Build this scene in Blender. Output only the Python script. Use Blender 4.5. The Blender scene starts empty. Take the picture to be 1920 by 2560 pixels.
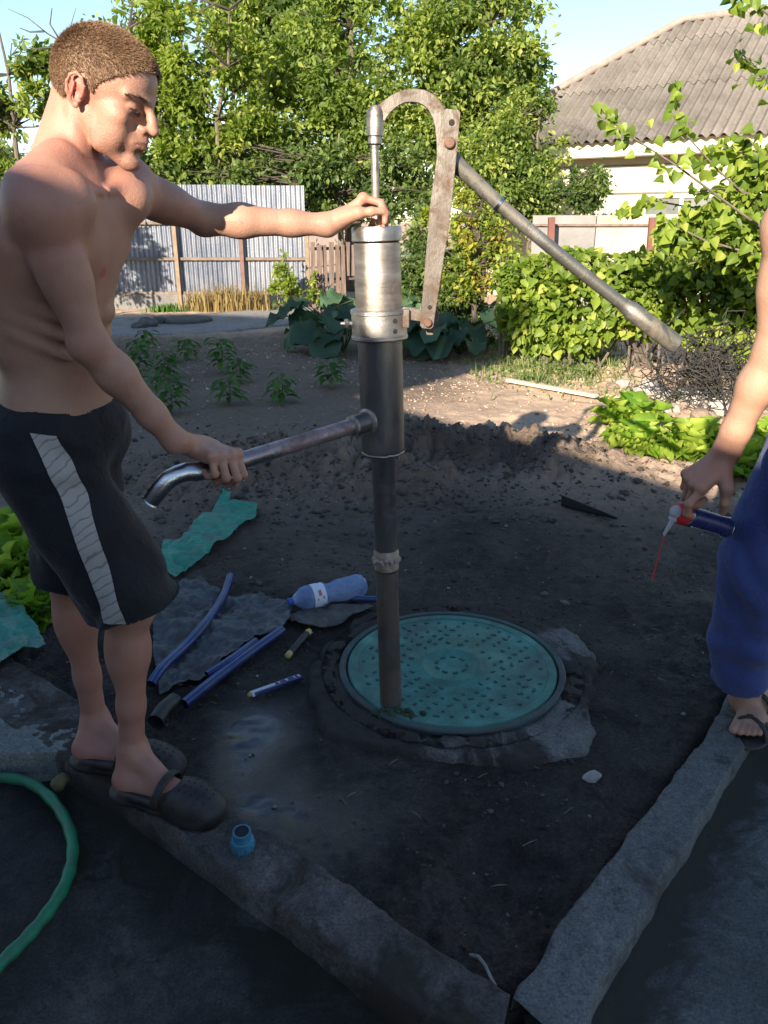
import bpy, math, random
import numpy as np
from mathutils import Vector, Matrix, Euler

random.seed(7)
rng = np.random.default_rng(7)
S = bpy.context.scene
COL = S.collection
R = math.radians

# ------------------------------------------------------------------ camera
CAM_H, PITCH, FPX = 1.40, R(20.5), 1950.0
cam_d = bpy.data.cameras.new('camera')
cam = bpy.data.objects.new('camera', cam_d)
COL.objects.link(cam)
cam.location = (0, 0, CAM_H)
cam.rotation_euler = (R(90) - PITCH, 0, 0)
cam_d.sensor_fit = 'VERTICAL'
cam_d.sensor_height = 24.0
cam_d.lens = 24.0 * FPX / 2560.0
cam_d.clip_start = 0.05
cam_d.clip_end = 2000
S.camera = cam

# ------------------------------------------------------------------ light
SUN_AZ, SUN_EL = R(22.0), R(20.5)          # light travels towards +x*sin(az), +y*cos(az)
W = bpy.data.worlds.new('World')
S.world = W
W.use_nodes = True
wn = W.node_tree
wn.nodes.clear()
sky = wn.nodes.new('ShaderNodeTexSky')
sky.sky_type = 'NISHITA'
sky.sun_disc = False
sky.sun_elevation = SUN_EL
sky.sun_rotation = math.pi + SUN_AZ
sky.altitude = 100
sky.air_density = 1.0
sky.dust_density = 0.3
sky.ozone_density = 1.6
bg = wn.nodes.new('ShaderNodeBackground')
bg.inputs['Strength'].default_value = 0.082
wo = wn.nodes.new('ShaderNodeOutputWorld')
wn.links.new(sky.outputs[0], bg.inputs[0])
wn.links.new(bg.outputs[0], wo.inputs[0])
sun_d = bpy.data.lights.new('sun', 'SUN')
sun_d.energy = 5.0
sun_d.angle = R(0.5)
sun_d.color = (1.0, 0.85, 0.66)
sun = bpy.data.objects.new('sun', sun_d)
COL.objects.link(sun)
sdir = Vector((math.sin(SUN_AZ) * math.cos(SUN_EL), math.cos(SUN_AZ) * math.cos(SUN_EL), -math.sin(SUN_EL)))
sun.rotation_euler = sdir.to_track_quat('-Z', 'Y').to_euler()
sun.location = (-8, -10, 12)
S.view_settings.view_transform = 'Standard'
S.view_settings.look = 'None'
S.view_settings.exposure = 1.56
S.view_settings.gamma = 1.0
S.view_settings.use_curve_mapping = False
S.render.engine = 'CYCLES'
S.cycles.max_bounces = 6
S.cycles.transparent_max_bounces = 8

# ------------------------------------------------------------------ helpers: positions
def P(u, v, d):
    """world point seen at photograph pixel (u,v) at forward distance d"""
    a = (u - 960.0) / FPX
    b = (1280.0 - v) / FPX
    cp, sp = math.cos(PITCH), math.sin(PITCH)
    t = d / (cp + b * sp)
    return Vector((a * t, d, CAM_H + t * (-sp + b * cp)))

def G(u, v, z=0.0):
    """world point on the level z seen at photograph pixel (u,v)"""
    a = (u - 960.0) / FPX
    b = (1280.0 - v) / FPX
    cp, sp = math.cos(PITCH), math.sin(PITCH)
    t = (z - CAM_H) / (-sp + b * cp)
    return Vector((a * t, t * (cp + b * sp), z))

# ------------------------------------------------------------------ helpers: noise
def vnoise(x, y, seed=0, z=None):
    x = np.asarray(x, float); y = np.asarray(y, float)
    xi = np.floor(x).astype(np.int64); yi = np.floor(y).astype(np.int64)
    fx = x - xi; fy = y - yi
    fx = fx * fx * fx * (fx * (fx * 6 - 15) + 10); fy = fy * fy * fy * (fy * (fy * 6 - 15) + 10)
    def h(i, j, k=0):
        n = (i * 374761393 + j * 668265263 + (seed + k) * 1274126177) & 0xffffffff
        n = ((n ^ (n >> 13)) * 1103515245) & 0xffffffff
        n = ((n ^ (n >> 16)) * 2246822519) & 0xffffffff
        return ((n ^ (n >> 15)) & 0xffff) / 32767.5 - 1.0
    if z is None:
        a = h(xi, yi) + (h(xi + 1, yi) - h(xi, yi)) * fx
        b = h(xi, yi + 1) + (h(xi + 1, yi + 1) - h(xi, yi + 1)) * fx
        return a + (b - a) * fy
    z = np.asarray(z, float)
    zi = np.floor(z).astype(np.int64); fz = z - zi; fz = fz * fz * (3 - 2 * fz)
    out = []
    for dz in (0, 1):
        k = (zi + dz) * 7919
        a = h(xi, yi, k) + (h(xi + 1, yi, k) - h(xi, yi, k)) * fx
        b = h(xi, yi + 1, k) + (h(xi + 1, yi + 1, k) - h(xi, yi + 1, k)) * fx
        out.append(a + (b - a) * fy)
    return out[0] + (out[1] - out[0]) * fz

def fbm(x, y, octv=4, seed=0, z=None):
    s = 0; a = 1.0; n = 0
    for o in range(octv):
        s = s + a * vnoise(x * 2 ** o + 17.3 * o, y * 2 ** o - 9.1 * o, seed + o, None if z is None else z * 2 ** o)
        n += a; a *= 0.5
    return s / n

# ------------------------------------------------------------------ helpers: objects
def tag(o, label=None, cat=None, group=None, kind=None):
    if label: o['label'] = label
    if cat: o['category'] = cat
    if group: o['group'] = group
    if kind: o['kind'] = kind
    return o

def empty(name, loc, label, cat, group=None, rz=0.0):
    o = bpy.data.objects.new(name, None)
    COL.objects.link(o)
    o.location = loc
    o.rotation_euler = (0, 0, rz)
    o.empty_display_size = 0.1
    return tag(o, label, cat, group)

def link(name, me, parent=None, mat=None, loc=None):
    o = bpy.data.objects.new(name, me)
    COL.objects.link(o)
    if mat is not None and len(me.materials) == 0:
        me.materials.append(mat)
    if parent is not None:
        o.parent = parent
        o.matrix_parent_inverse = PINV(parent)
    if loc is not None:
        o.location = loc
    return o

def PINV(parent):
    # parts are modelled in world coordinates: undo the thing's own placement
    m = Matrix.Identity(4)
    p = parent
    chain = []
    while p is not None:
        chain.append(p); p = p.parent
    w = Matrix.Identity(4)
    for q in reversed(chain):
        w = w @ q.matrix_parent_inverse @ Matrix.LocRotScale(q.location, q.rotation_euler, q.scale)
    return w.inverted()

def mesh_np(name, V, F, smooth=True, attrs=None):
    """V (n,3); F (m,3) or (m,4) int array or list of such arrays"""
    me = bpy.data.meshes.new(name)
    V = np.asarray(V, np.float32)
    if isinstance(F, np.ndarray): F = [F]
    F = [np.asarray(f, np.int32) for f in F if len(f)]
    me.vertices.add(len(V)); me.vertices.foreach_set('co', V.ravel())
    loops = np.concatenate([f.ravel() for f in F])
    tot = np.concatenate([np.full(len(f), f.shape[1], np.int32) for f in F])
    start = np.concatenate([[0], np.cumsum(tot)[:-1]]).astype(np.int32)
    me.loops.add(len(loops)); me.loops.foreach_set('vertex_index', loops)
    me.polygons.add(len(tot)); me.polygons.foreach_set('loop_start', start)
    me.polygons.foreach_set('loop_total', tot)
    me.polygons.foreach_set('use_smooth', np.full(len(tot), smooth))
    if attrs:
        for k, a in attrs.items():
            a = np.asarray(a, np.float32)
            if a.ndim == 1:
                at = me.attributes.new(k, 'FLOAT', 'POINT'); at.data.foreach_set('value', a)
            else:
                at = me.attributes.new(k, 'FLOAT_COLOR', 'POINT')
                if a.shape[1] == 3: a = np.concatenate([a, np.ones((len(a), 1), np.float32)], 1)
                at.data.foreach_set('color', a.ravel())
    me.update(calc_edges=True)
    return me

class MB:
    """collects simple solids into one mesh"""
    def __init__(s): s.v = []; s.f = []; s.n = 0
    def add(s, V, F):
        V = [tuple(v) for v in V]
        s.v += V; s.f += [tuple(i + s.n for i in f) for f in F]; s.n += len(V); return s
    def box(s, c, size, rot=None):
        m = rot or Matrix.Identity(3); c = Vector(c); V = []
        for z in (-.5, .5):
            for x, y in ((-.5, -.5), (.5, -.5), (.5, .5), (-.5, .5)):
                V.append(c + m @ Vector((x * size[0], y * size[1], z * size[2])))
        return s.add(V, [(3, 2, 1, 0), (4, 5, 6, 7), (0, 1, 5, 4), (1, 2, 6, 5), (2, 3, 7, 6), (3, 0, 4, 7)])
    def tube(s, pts, r, n=12, cap=True, closed=False):
        pts = [Vector(p) for p in pts]
        if not hasattr(r, '__len__'): r = [r] * len(pts)
        V = []; F = []
        up = None
        for i, p in enumerate(pts):
            if i == 0: t = pts[1] - pts[0]
            elif i == len(pts) - 1: t = pts[-1] - pts[-2]
            else: t = (pts[i + 1] - pts[i]).normalized() + (pts[i] - pts[i - 1]).normalized()
            t = t.normalized() if t.length > 1e-9 else Vector((0, 0, 1))
            if up is None:
                up = t.orthogonal().normalized()
            else:
                up = (up - t * up.dot(t))
                up = up.normalized() if up.length > 1e-6 else t.orthogonal().normalized()
            b = t.cross(up)
            for k in range(n):
                a = 2 * math.pi * k / n
                V.append(p + (up * math.cos(a) + b * math.sin(a)) * r[i])
        m = len(pts)
        for i in range(m - 1):
            for k in range(n):
                F.append((i * n + k, i * n + (k + 1) % n, (i + 1) * n + (k + 1) % n, (i + 1) * n + k))
        if cap:
            F.append(tuple(range(n - 1, -1, -1))); F.append(tuple((m - 1) * n + k for k in range(n)))
        return s.add(V, F)
    def lathe(s, p0, axis, prof, n=32, cap=True):
        """prof: list of (t along axis, radius)"""
        p0 = Vector(p0); ax = Vector(axis).normalized(); u = ax.orthogonal().normalized(); w = ax.cross(u)
        V = []; F = []
        for t, r in prof:
            for k in range(n):
                a = 2 * math.pi * k / n
                V.append(p0 + ax * t + (u * math.cos(a) + w * math.sin(a)) * r)
        for i in range(len(prof) - 1):
            for k in range(n):
                F.append((i * n + k, i * n + (k + 1) % n, (i + 1) * n + (k + 1) % n, (i + 1) * n + k))
        if cap:
            F.append(tuple(range(n - 1, -1, -1))); F.append(tuple((len(prof) - 1) * n + k for k in range(n)))
        return s.add(V, F)
    def prism(s, poly, off):
        """closed polygon extruded by vector off"""
        off = Vector(off); n = len(poly)
        V = [Vector(p) for p in poly] + [Vector(p) + off for p in poly]
        F = [tuple(range(n - 1, -1, -1)), tuple(range(n, 2 * n))]
        F += [(k, (k + 1) % n, n + (k + 1) % n, n + k) for k in range(n)]
        return s.add(V, F)
    def build(s, name, mat, parent=None, smooth=False, bevel=0.0, angle=40):
        me = bpy.data.meshes.new(name)
        me.from_pydata([tuple(v) for v in s.v], [], s.f)
        me.update()
        o = link(name, me, parent, mat)
        if smooth:
            me.polygons.foreach_set('use_smooth', [True] * len(me.polygons))
            me.set_sharp_from_angle(angle=R(angle))
        if bevel > 0:
            b = o.modifiers.new('bevel', 'BEVEL'); b.width = bevel; b.segments = 2; b.limit_method = 'ANGLE'; b.angle_limit = R(35)
        return o

# ------------------------------------------------------------------ helpers: materials
def mat_new(name):
    m = bpy.data.materials.new(name); m.use_nodes = True
    nt = m.node_tree; nt.nodes.clear()
    return m, nt, nt.nodes.new('ShaderNodeOutputMaterial')

def N(nt, typ, **kw):
    n = nt.nodes.new(typ)
    for k, v in kw.items():
        if k in n.inputs: n.inputs[k].default_value = v
        else: setattr(n, k, v)
    return n

def ramp(nt, stops, src):
    r = nt.nodes.new('ShaderNodeValToRGB')
    e = r.color_ramp.elements
    e[0].position = stops[0][0]; e[0].color = (*stops[0][1], 1)
    e[1].position = stops[-1][0]; e[1].color = (*stops[-1][1], 1)
    for p, c in stops[1:-1]:
        x = e.new(p); x.color = (*c, 1)
    nt.links.new(src, r.inputs[0])
    return r.outputs[0]

def noise(nt, scale, detail=6, rough=0.6, coord=None, dist=0.0):
    n = N(nt, 'ShaderNodeTexNoise'); n.inputs['Scale'].default_value = scale
    n.inputs['Detail'].default_value = detail; n.inputs['Roughness'].default_value = rough
    n.inputs['Distortion'].default_value = dist
    if coord is not None: nt.links.new(coord, n.inputs['Vector'])
    return n.outputs['Fac']

def coords(nt, kind='Object', scale=None):
    tc = nt.nodes.new('ShaderNodeTexCoord')
    if kind == 'World':
        g = nt.nodes.new('ShaderNodeNewGeometry'); out = g.outputs['Position']
    else: out = tc.outputs[kind]
    if scale:
        mp = nt.nodes.new('ShaderNodeMapping'); mp.inputs['Scale'].default_value = scale
        nt.links.new(out, mp.inputs['Vector']); out = mp.outputs['Vector']
    return out

def mixc(nt, fac, a, b, blend='MIX'):
    m = nt.nodes.new('ShaderNodeMix'); m.data_type = 'RGBA'; m.blend_type = blend
    for sock, val in ((m.inputs[0], fac), (m.inputs[6], a), (m.inputs[7], b)):
        if hasattr(val, 'is_linked') or hasattr(val, 'links'): nt.links.new(val, sock)
        elif isinstance(val, (int, float)): sock.default_value = val
        else: sock.default_value = (*val, 1)
    return m.outputs[2]

def math_n(nt, op, a, b=0.0, clamp=False):
    m = nt.nodes.new('ShaderNodeMath'); m.operation = op; m.use_clamp = clamp
    for i, v in enumerate((a, b)):
        if isinstance(v, (int, float)): m.inputs[i].default_value = v
        else: nt.links.new(v, m.inputs[i])
    return m.outputs[0]

def bump(nt, h, dist=0.01, strength=1.0, prev=None):
    b = nt.nodes.new('ShaderNodeBump'); b.inputs['Distance'].default_value = dist; b.inputs['Strength'].default_value = strength
    nt.links.new(h, b.inputs['Height'])
    if prev is not None: nt.links.new(prev, b.inputs['Normal'])
    return b.outputs[0]

def pmat(name, stops, scale=8, rough=(0.5, 0.8), metal=0.0, bmp=0.0, bscale=60, spec=0.5, coord='Object',
         stretch=None, detail=6, sss=0.0, grime=None, gscale=3.0, extra=None):
    """principled material: noise-driven colour ramp, roughness range, bump, optional grime colour"""
    m, nt, out = mat_new(name)
    c = coords(nt, coord, stretch)
    f = noise(nt, scale, detail, 0.65, c)
    col = ramp(nt, stops, f)
    if grime:
        g = ramp(nt, [(0.45, (0, 0, 0)), (0.68, (1, 1, 1))], noise(nt, gscale, 8, 0.7, c))
        col = mixc(nt, g, col, grime)
    b = N(nt, 'ShaderNodeBsdfPrincipled')
    nt.links.new(col, b.inputs['Base Color'])
    rr = ramp(nt, [(0.3, (rough[0],) * 3), (0.7, (rough[1],) * 3)], noise(nt, scale * 1.7, 5, 0.6, c))
    nt.links.new(rr, b.inputs['Roughness'])
    b.inputs['Metallic'].default_value = metal
    b.inputs['Specular IOR Level'].default_value = spec
    if sss: 
        b.inputs['Subsurface Weight'].default_value = sss; b.inputs['Subsurface Radius'].default_value = (1, .35, .2)
        b.inputs['Subsurface Scale'].default_value = 0.01
    if bmp: nt.links.new(bump(nt, noise(nt, bscale, 6, 0.65, c), bmp), b.inputs['Normal'])
    nt.links.new(b.outputs[0], out.inputs[0])
    return m

def leafmat(name, stops, trans=0.35, rough=0.5, spec=0.35, tcol=None):
    """leaf: colour from per-leaf 'tint' attribute and object random, with translucency"""
    m, nt, out = mat_new(name)
    at = N(nt, 'ShaderNodeAttribute'); at.attribute_name = 'tint'
    oi = N(nt, 'ShaderNodeObjectInfo')
    f = math_n(nt, 'FRACT', math_n(nt, 'ADD', at.outputs['Fac'], oi.outputs['Random']))
    f = math_n(nt, 'ADD', f, math_n(nt, 'MULTIPLY', math_n(nt, 'SUBTRACT', noise(nt, 3.0, 3, .5, coords(nt, 'World')), .5), .9), True)
    col = ramp(nt, stops, f)
    b = N(nt, 'ShaderNodeBsdfPrincipled'); b.inputs['Roughness'].default_value = rough
    b.inputs['Specular IOR Level'].default_value = spec
    nt.links.new(col, b.inputs['Base Color'])
    t = N(nt, 'ShaderNodeBsdfTranslucent')
    nt.links.new(mixc(nt, 1.0, col, tcol or (1.5, 1.6, 0.55), 'MULTIPLY'), t.inputs['Color'])
    mx = N(nt, 'ShaderNodeMixShader'); mx.inputs[0].default_value = trans
    nt.links.new(b.outputs[0], mx.inputs[1]); nt.links.new(t.outputs[0], mx.inputs[2])
    nt.links.new(mx.outputs[0], out.inputs[0])
    return m
# ------------------------------------------------------------------ ground
KA, KB = G(1035, 2525), G(170, 1925)          # front edge of the left kerb
KC, KD = G(1440, 2560), G(1859, 1866)         # outer edge of the right kerb
def side(x, y, a, b):                          # signed distance to line a-b
    dx, dy = b.x - a.x, b.y - a.y; L = math.hypot(dx, dy)
    return ((x - a.x) * dy - (y - a.y) * dx) / L
MHC = Vector((0.224, 2.25, 0))                 # manhole centre
def sstep(a, b, x):
    t = np.clip((x - a) / (b - a), 0, 1); return t * t * (3 - 2 * t)
def outside(x, y):
    """>0 in front of the left kerb or right of the right kerb (metres)"""
    s1 = side(x, y, KA, KB); s2 = side(x, y, KC, KD)
    c = G(1270, 2590)
    if side(0.0, 0.0, KA, KB) < 0: s1 = -s1
    if side(5.0, 0.0, KC, KD) < 0: s2 = -s2
    return np.maximum(s1, s2)
def gz(x, y):
    x = np.asarray(x, float); y = np.asarray(y, float)
    h = .022 * fbm(x * 1.1, y * 1.1, 3, 3) + .012 * fbm(x * 4.5, y * 4.5, 3, 11)
    near = 1 - sstep(14, 30, y)
    h = h + .005 * fbm(x * 16, y * 16, 3, 21) * near
    # dug-over heap behind the pump
    wx = x + .18 * vnoise(x * 1.6, y * 1.6, 31); wy = y + .2 * vnoise(x * 1.7, y * 1.7, 33)
    m = np.exp(-(((wx - .55) / 1.05) ** 2 + ((wy - 4.45) / .55) ** 2) ** 1.4) + .7 * np.exp(-(((wx + .75) / .7) ** 2 + ((wy - 4.2) / .45) ** 2) ** 1.3)
    clod = np.abs(fbm(x * 9, y * 9, 4, 41))
    h = h + m * (.12 + .09 * fbm(x * 4, y * 4, 3, 43)) + .15 * m * clod + .05 * m * np.abs(fbm(x * 22, y * 22, 3, 44))
    # loose soil everywhere in the bed
    h = h + .045 * np.clip(np.abs(fbm(x * 7, y * 7, 4, 51)) - .10, 0, 1) * (.35 + sstep(-.1, .5, vnoise(x * .9, y * .9, 53))) * near
    h = h + (.040 * np.abs(fbm(x * 5.5, y * 5.5, 4, 55)) + .030 * np.clip(fbm(x * 15, y * 15, 3, 56), 0, 1) + .010 * np.abs(fbm(x * 34, y * 34, 3, 57))) * (1 - sstep(2.6, 3.6, y)) - .018 * (1 - sstep(2.6, 3.6, y))
    # flat round the manhole, trampled towards the kerbs, a small dug hollow in the corner
    r = np.hypot(x - MHC.x, y - MHC.y)
    fl = 1 - sstep(.55, .95, r)
    h = h * (1 - .8 * fl) - .012 * fl
    h = h - .05 * np.exp(-(((x - .32) / .22) ** 2 + ((y - 1.42) / .17) ** 2))
    tr = np.exp(-(((x + .35) / .35) ** 2 + ((y - 1.7) / .25) ** 2))
    h = h * (1 - .85 * tr) - .004 * tr
    far = sstep(5, 11, y)
    h = h + .0 * far
    o = outside(x, y)
    h = np.where(o > -.16, h * (1 - sstep(-.16, -.04, o)) - .14 * sstep(-.14, -.02, o), h)
    return h
def gz1(x, y): return float(gz(np.array([x]), np.array([y]))[0])
def GG(u, v, dz=0.0):
    """point on the soil surface under pixel (u,v)"""
    p = G(u, v)
    for _ in range(3):
        p = G(u, v, gz1(p.x, p.y))
    p.z += dz
    return p

ys = np.concatenate([np.linspace(-6, .2, 14), np.exp(np.linspace(math.log(.35), math.log(13), 720)), np.exp(np.linspace(math.log(13.2), math.log(500), 60))])
ss = np.linspace(-1, 1, 540)
sx = np.sign(ss) * (np.abs(ss) * .55 + .45 * np.abs(ss) ** 3)
Yg, Sg = np.meshgrid(ys, sx, indexing='ij')
Xg = Sg * (1.35 * np.maximum(Yg, .3) + 2.2)
Xg[:14] = Sg[:14] * 9
Zg = gz(Xg, Yg)
ny, nx = Xg.shape
idx = np.arange(ny * nx).reshape(ny, nx)
Fg = np.stack([idx[:-1, :-1], idx[:-1, 1:], idx[1:, 1:], idx[1:, :-1]], -1).reshape(-1, 4)
xg, yg = Xg.ravel(), Yg.ravel()
# wet mud patches left of the manhole, moisture falling off with distance (real damp, with garden shade painted over the left bed)
wet = 1.1 * np.exp(-(((xg + .37) / .13) ** 2 + ((yg - 1.90) / .20) ** 2) ** 1.5) + 1.0 * np.exp(-(((xg + .30) / .24) ** 2 + ((yg - 1.52) / .22) ** 2) ** 1.5)
wet = np.clip(wet + .35 * fbm(xg * 5, yg * 5, 3, 61), 0, 1)
damp_shade = 1 - sstep(2.6, 5.2, yg + .7 * fbm(xg * .8, yg * .8, 2, 63) + .35 * np.clip(xg, 0, 1.5) * sstep(3.2, 4.6, yg))
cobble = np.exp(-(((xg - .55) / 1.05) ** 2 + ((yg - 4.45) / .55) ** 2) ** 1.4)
damp_shade = np.maximum(damp_shade, .62 * (1 - sstep(-.1, 1.0, xg + .3 * fbm(xg, yg, 2, 64) - .25 * (yg - 6))) * (1 - sstep(9.5, 11, yg)))   # garden shade painted in as darker soil on the left bed
damp_shade = np.clip(np.maximum(damp_shade, .80 * cobble * (1 - sstep(4.7, 5.3, yg))), 0, 1)
me = mesh_np('ground', np.stack([xg, yg, Zg.ravel()], 1), Fg, True, {'wet': wet, 'damp_shade': damp_shade})

def soil_mat():
    m, nt, out = mat_new('soil')
    c = coords(nt, 'World')
    f1 = noise(nt, 2.2, 8, .65, c); f2 = noise(nt, 26, 8, .7, c); f3 = noise(nt, 150, 4, .6, c)
    dry = ramp(nt, [(.25, (.37, .26, .185)), (.5, (.53, .385, .28)), (.75, (.65, .50, .38))], f2)
    dry = mixc(nt, ramp(nt, [(.4, (0, 0, 0)), (.7, (.7, .7, .7))], f1), dry, (.42, .31, .23))
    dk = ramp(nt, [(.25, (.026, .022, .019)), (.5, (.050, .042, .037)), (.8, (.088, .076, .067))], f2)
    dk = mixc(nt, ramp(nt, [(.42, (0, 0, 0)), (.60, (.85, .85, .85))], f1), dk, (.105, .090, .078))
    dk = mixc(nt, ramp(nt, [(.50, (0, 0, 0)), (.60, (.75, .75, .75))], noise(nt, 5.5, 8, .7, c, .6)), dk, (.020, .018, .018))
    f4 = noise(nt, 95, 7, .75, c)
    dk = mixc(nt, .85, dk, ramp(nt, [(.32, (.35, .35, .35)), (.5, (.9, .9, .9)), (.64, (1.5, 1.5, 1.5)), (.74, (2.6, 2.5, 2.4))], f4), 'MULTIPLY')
    a = N(nt, 'ShaderNodeAttribute'); a.attribute_name = 'damp_shade'
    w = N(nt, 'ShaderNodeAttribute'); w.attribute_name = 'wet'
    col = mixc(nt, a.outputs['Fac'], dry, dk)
    # pale crumbs and dark crumbs
    v = N(nt, 'ShaderNodeTexVoronoi'); v.inputs['Scale'].default_value = 55; nt.links.new(c, v.inputs['Vector'])
    crumb = ramp(nt, [(.0, (1, 1, 1)), (.10, (0, 0, 0))], v.outputs['Distance'])
    sel = ramp(nt, [(.60, (0, 0, 0)), (.66, (1, 1, 1))], noise(nt, 9, 4, .6, c))
    k = math_n(nt, 'MULTIPLY', math_n(nt, 'MULTIPLY', crumb, sel), .55)
    col = mixc(nt, k, col, (.30, .27, .24))
    col = mixc(nt, math_n(nt, 'MULTIPLY', w.outputs['Fac'], .8), col, (.016, .015, .017))
    b = N(nt, 'ShaderNodeBsdfPrincipled')
    nt.links.new(col, b.inputs['Base Color'])
    rg = math_n(nt, 'SUBTRACT', .92, math_n(nt, 'MULTIPLY', w.outputs['Fac'], .80), True)
    nt.links.new(rg, b.inputs['Roughness'])
    nt.links.new(math_n(nt, 'ADD', math_n(nt, 'MULTIPLY', w.outputs['Fac'], .38), .3, True), b.inputs['Specular IOR Level'])
    inv = math_n(nt, 'SUBTRACT', 1.0, w.outputs['Fac'], True)
    rel = math_n(nt, 'ADD', math_n(nt, 'MULTIPLY', a.outputs['Fac'], .8), .2)
    n1 = bump(nt, math_n(nt, 'MULTIPLY', math_n(nt, 'MULTIPLY', f2, inv), rel), .05)
    n2 = bump(nt, math_n(nt, 'MULTIPLY', f3, math_n(nt, 'MULTIPLY', rel, math_n(nt, 'ADD', math_n(nt, 'MULTIPLY', inv, .9), .1))), .008, 1, n1)
    nt.links.new(n2, b.inputs['Normal'])
    nt.links.new(b.outputs[0], out.inputs[0])
    return m
M_soil = soil_mat()
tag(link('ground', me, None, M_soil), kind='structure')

# loose clods and pebbles on the bed
ICO = None
def ico_template():
    t = (1 + 5 ** .5) / 2
    V = np.array([(-1, t, 0), (1, t, 0), (-1, -t, 0), (1, -t, 0), (0, -1, t), (0, 1, t), (0, -1, -t), (0, 1, -t), (t, 0, -1), (t, 0, 1), (-t, 0, -1), (-t, 0, 1)], float)
    V /= np.linalg.norm(V[0])
    F = np.array([(0, 11, 5), (0, 5, 1), (0, 1, 7), (0, 7, 10), (0, 10, 11), (1, 5, 9), (5, 11, 4), (11, 10, 2), (10, 7, 6), (7, 1, 8), (3, 9, 4), (3, 4, 2), (3, 2, 6), (3, 6, 8), (3, 8, 9), (4, 9, 5), (2, 4, 11), (6, 2, 10), (8, 6, 7), (9, 8, 1)])
    return V, F
IV, IF = ico_template()
def rocks_mesh(name, x, y, r, tint=None, sink=.35, flat=.65, z=None):
    n = len(x)
    z = gz(x, y) if z is None else z
    jit = 1 + rng.uniform(-.38, .38, (n, 12, 1))
    q = rng.uniform(0, 6.28, n); cq, sq = np.cos(q), np.sin(q)
    V = IV[None] * jit * r[:, None, None] * rng.uniform(.7, 1.3, (n, 1, 3))
    V[..., 2] *= flat
    Vx = V[..., 0] * cq[:, None] - V[..., 1] * sq[:, None]; Vy = V[..., 0] * sq[:, None] + V[..., 1] * cq[:, None]
    V = np.stack([Vx + x[:, None], Vy + y[:, None], V[..., 2] + (z + r * flat * (1 - 2 * sink))[:, None]], -1)
    F = IF[None] + (np.arange(n) * 12)[:, None, None]
    t = rng.uniform(0, 1, n) if tint is None else tint
    return mesh_np(name, V.reshape(-1, 3), F.reshape(-1, 3), True, {'tint': np.repeat(t, 12)})
def clod_mat(name, stops, rough=.9):
    m, nt, out = mat_new(name)
    at = N(nt, 'ShaderNodeAttribute'); at.attribute_name = 'tint'
    c = coords(nt, 'World')
    f = math_n(nt, 'ADD', at.outputs['Fac'], math_n(nt, 'MULTIPLY', math_n(nt, 'SUBTRACT', noise(nt, 70, 5, .7, c), .5), .5), True)
    b = N(nt, 'ShaderNodeBsdfPrincipled'); b.inputs['Roughness'].default_value = rough
    nt.links.new(ramp(nt, stops, f), b.inputs['Base Color'])
    nt.links.new(bump(nt, noise(nt, 110, 5, .7, c), .006), b.inputs['Normal'])
    nt.links.new(b.outputs[0], out.inputs[0]); return m
def scatter(n, xr, yr, dens=None):
    x = rng.uniform(*xr, n * 3); y = rng.uniform(*yr, n * 3)
    k = outside(x, y) < -.17
    k &= np.hypot(x - MHC.x, y - MHC.y) > .50
    k &= ~((np.abs(x + .33) < .30) & (y < 2.1) & (y > 1.2) & (rng.uniform(0, 1, len(x)) < .85))
    if dens is not None: k &= rng.uniform(0, 1, n * 3) < dens(x, y)
    return x[k][:n], y[k][:n]
M_clod = clod_mat('clods', [(0, (.034, .029, .025)), (.6, (.068, .057, .049)), (.93, (.105, .088, .075)), (1, (.17, .15, .13))])
def dmound(x, y): return .08 + np.exp(-(((x - .55) / 1.2) ** 2 + ((y - 4.35) / .7) ** 2) ** 1.2) + .8 * np.exp(-(((x + .75) / .8) ** 2 + ((y - 4.2) / .6) ** 2))
x1, y1 = scatter(5200, (-2.6, 2.8), (2.6, 5.6), dmound)
r1 = .004 + .040 * rng.beta(.8, 7.5, len(x1))
x2, y2 = scatter(1800, (-1.6, 1.8), (1.1, 3.2), lambda x, y: .35 + .65 * (vnoise(x * 3, y * 3, 71) > .1))
r2 = .003 + .010 * rng.beta(1, 5, len(x2))
xx = np.concatenate([x1, x2]); yy = np.concatenate([y1, y2]); rr_ = np.concatenate([r1, r2])
tag(link('soil_clods', rocks_mesh('soil_clods', xx, yy, rr_), None, M_clod), kind='stuff')
M_clod2 = clod_mat('dry_clods', [(0, (.20, .145, .105)), (.5, (.34, .25, .185)), (.9, (.46, .36, .27)), (1, (.55, .47, .38))])
x3, y3 = scatter(3800, (-3.6, 4.8), (4.8, 9.5), lambda x, y: .25 + .7 * (vnoise(x * 1.5, y * 1.5, 73) > .0))
r3 = .006 + .026 * rng.beta(1, 6, len(x3))
tag(link('dry_soil_crumbs', rocks_mesh('dry_soil_crumbs', x3, y3, r3), None, M_clod2), kind='stuff')
# pale chips of mortar and gravel lying about
x4 = np.concatenate([rng.normal(-.62, .25, 160), rng.uniform(-1.4, 1.7, 150)]); y4 = np.concatenate([rng.normal(3.95, .10, 160), rng.uniform(1.15, 4.6, 150)])
x4 = np.concatenate([x4, rng.normal(-.30, .16, 70)]); y4 = np.concatenate([y4, rng.normal(4.75, .3, 70)])
k4 = (outside(x4, y4) < -.17) & (np.hypot(x4 - MHC.x, y4 - MHC.y) > .5)
x4, y4 = x4[k4], y4[k4]
M_chip = clod_mat('pale_chips', [(0, (.16, .14, .12)), (1, (.36, .34, .31))])
tag(link('pale_chips', rocks_mesh('pale_chips', x4, y4, .003 + .009 * rng.beta(1, 4, len(x4)), sink=.2), None, M_chip), kind='stuff')

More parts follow.
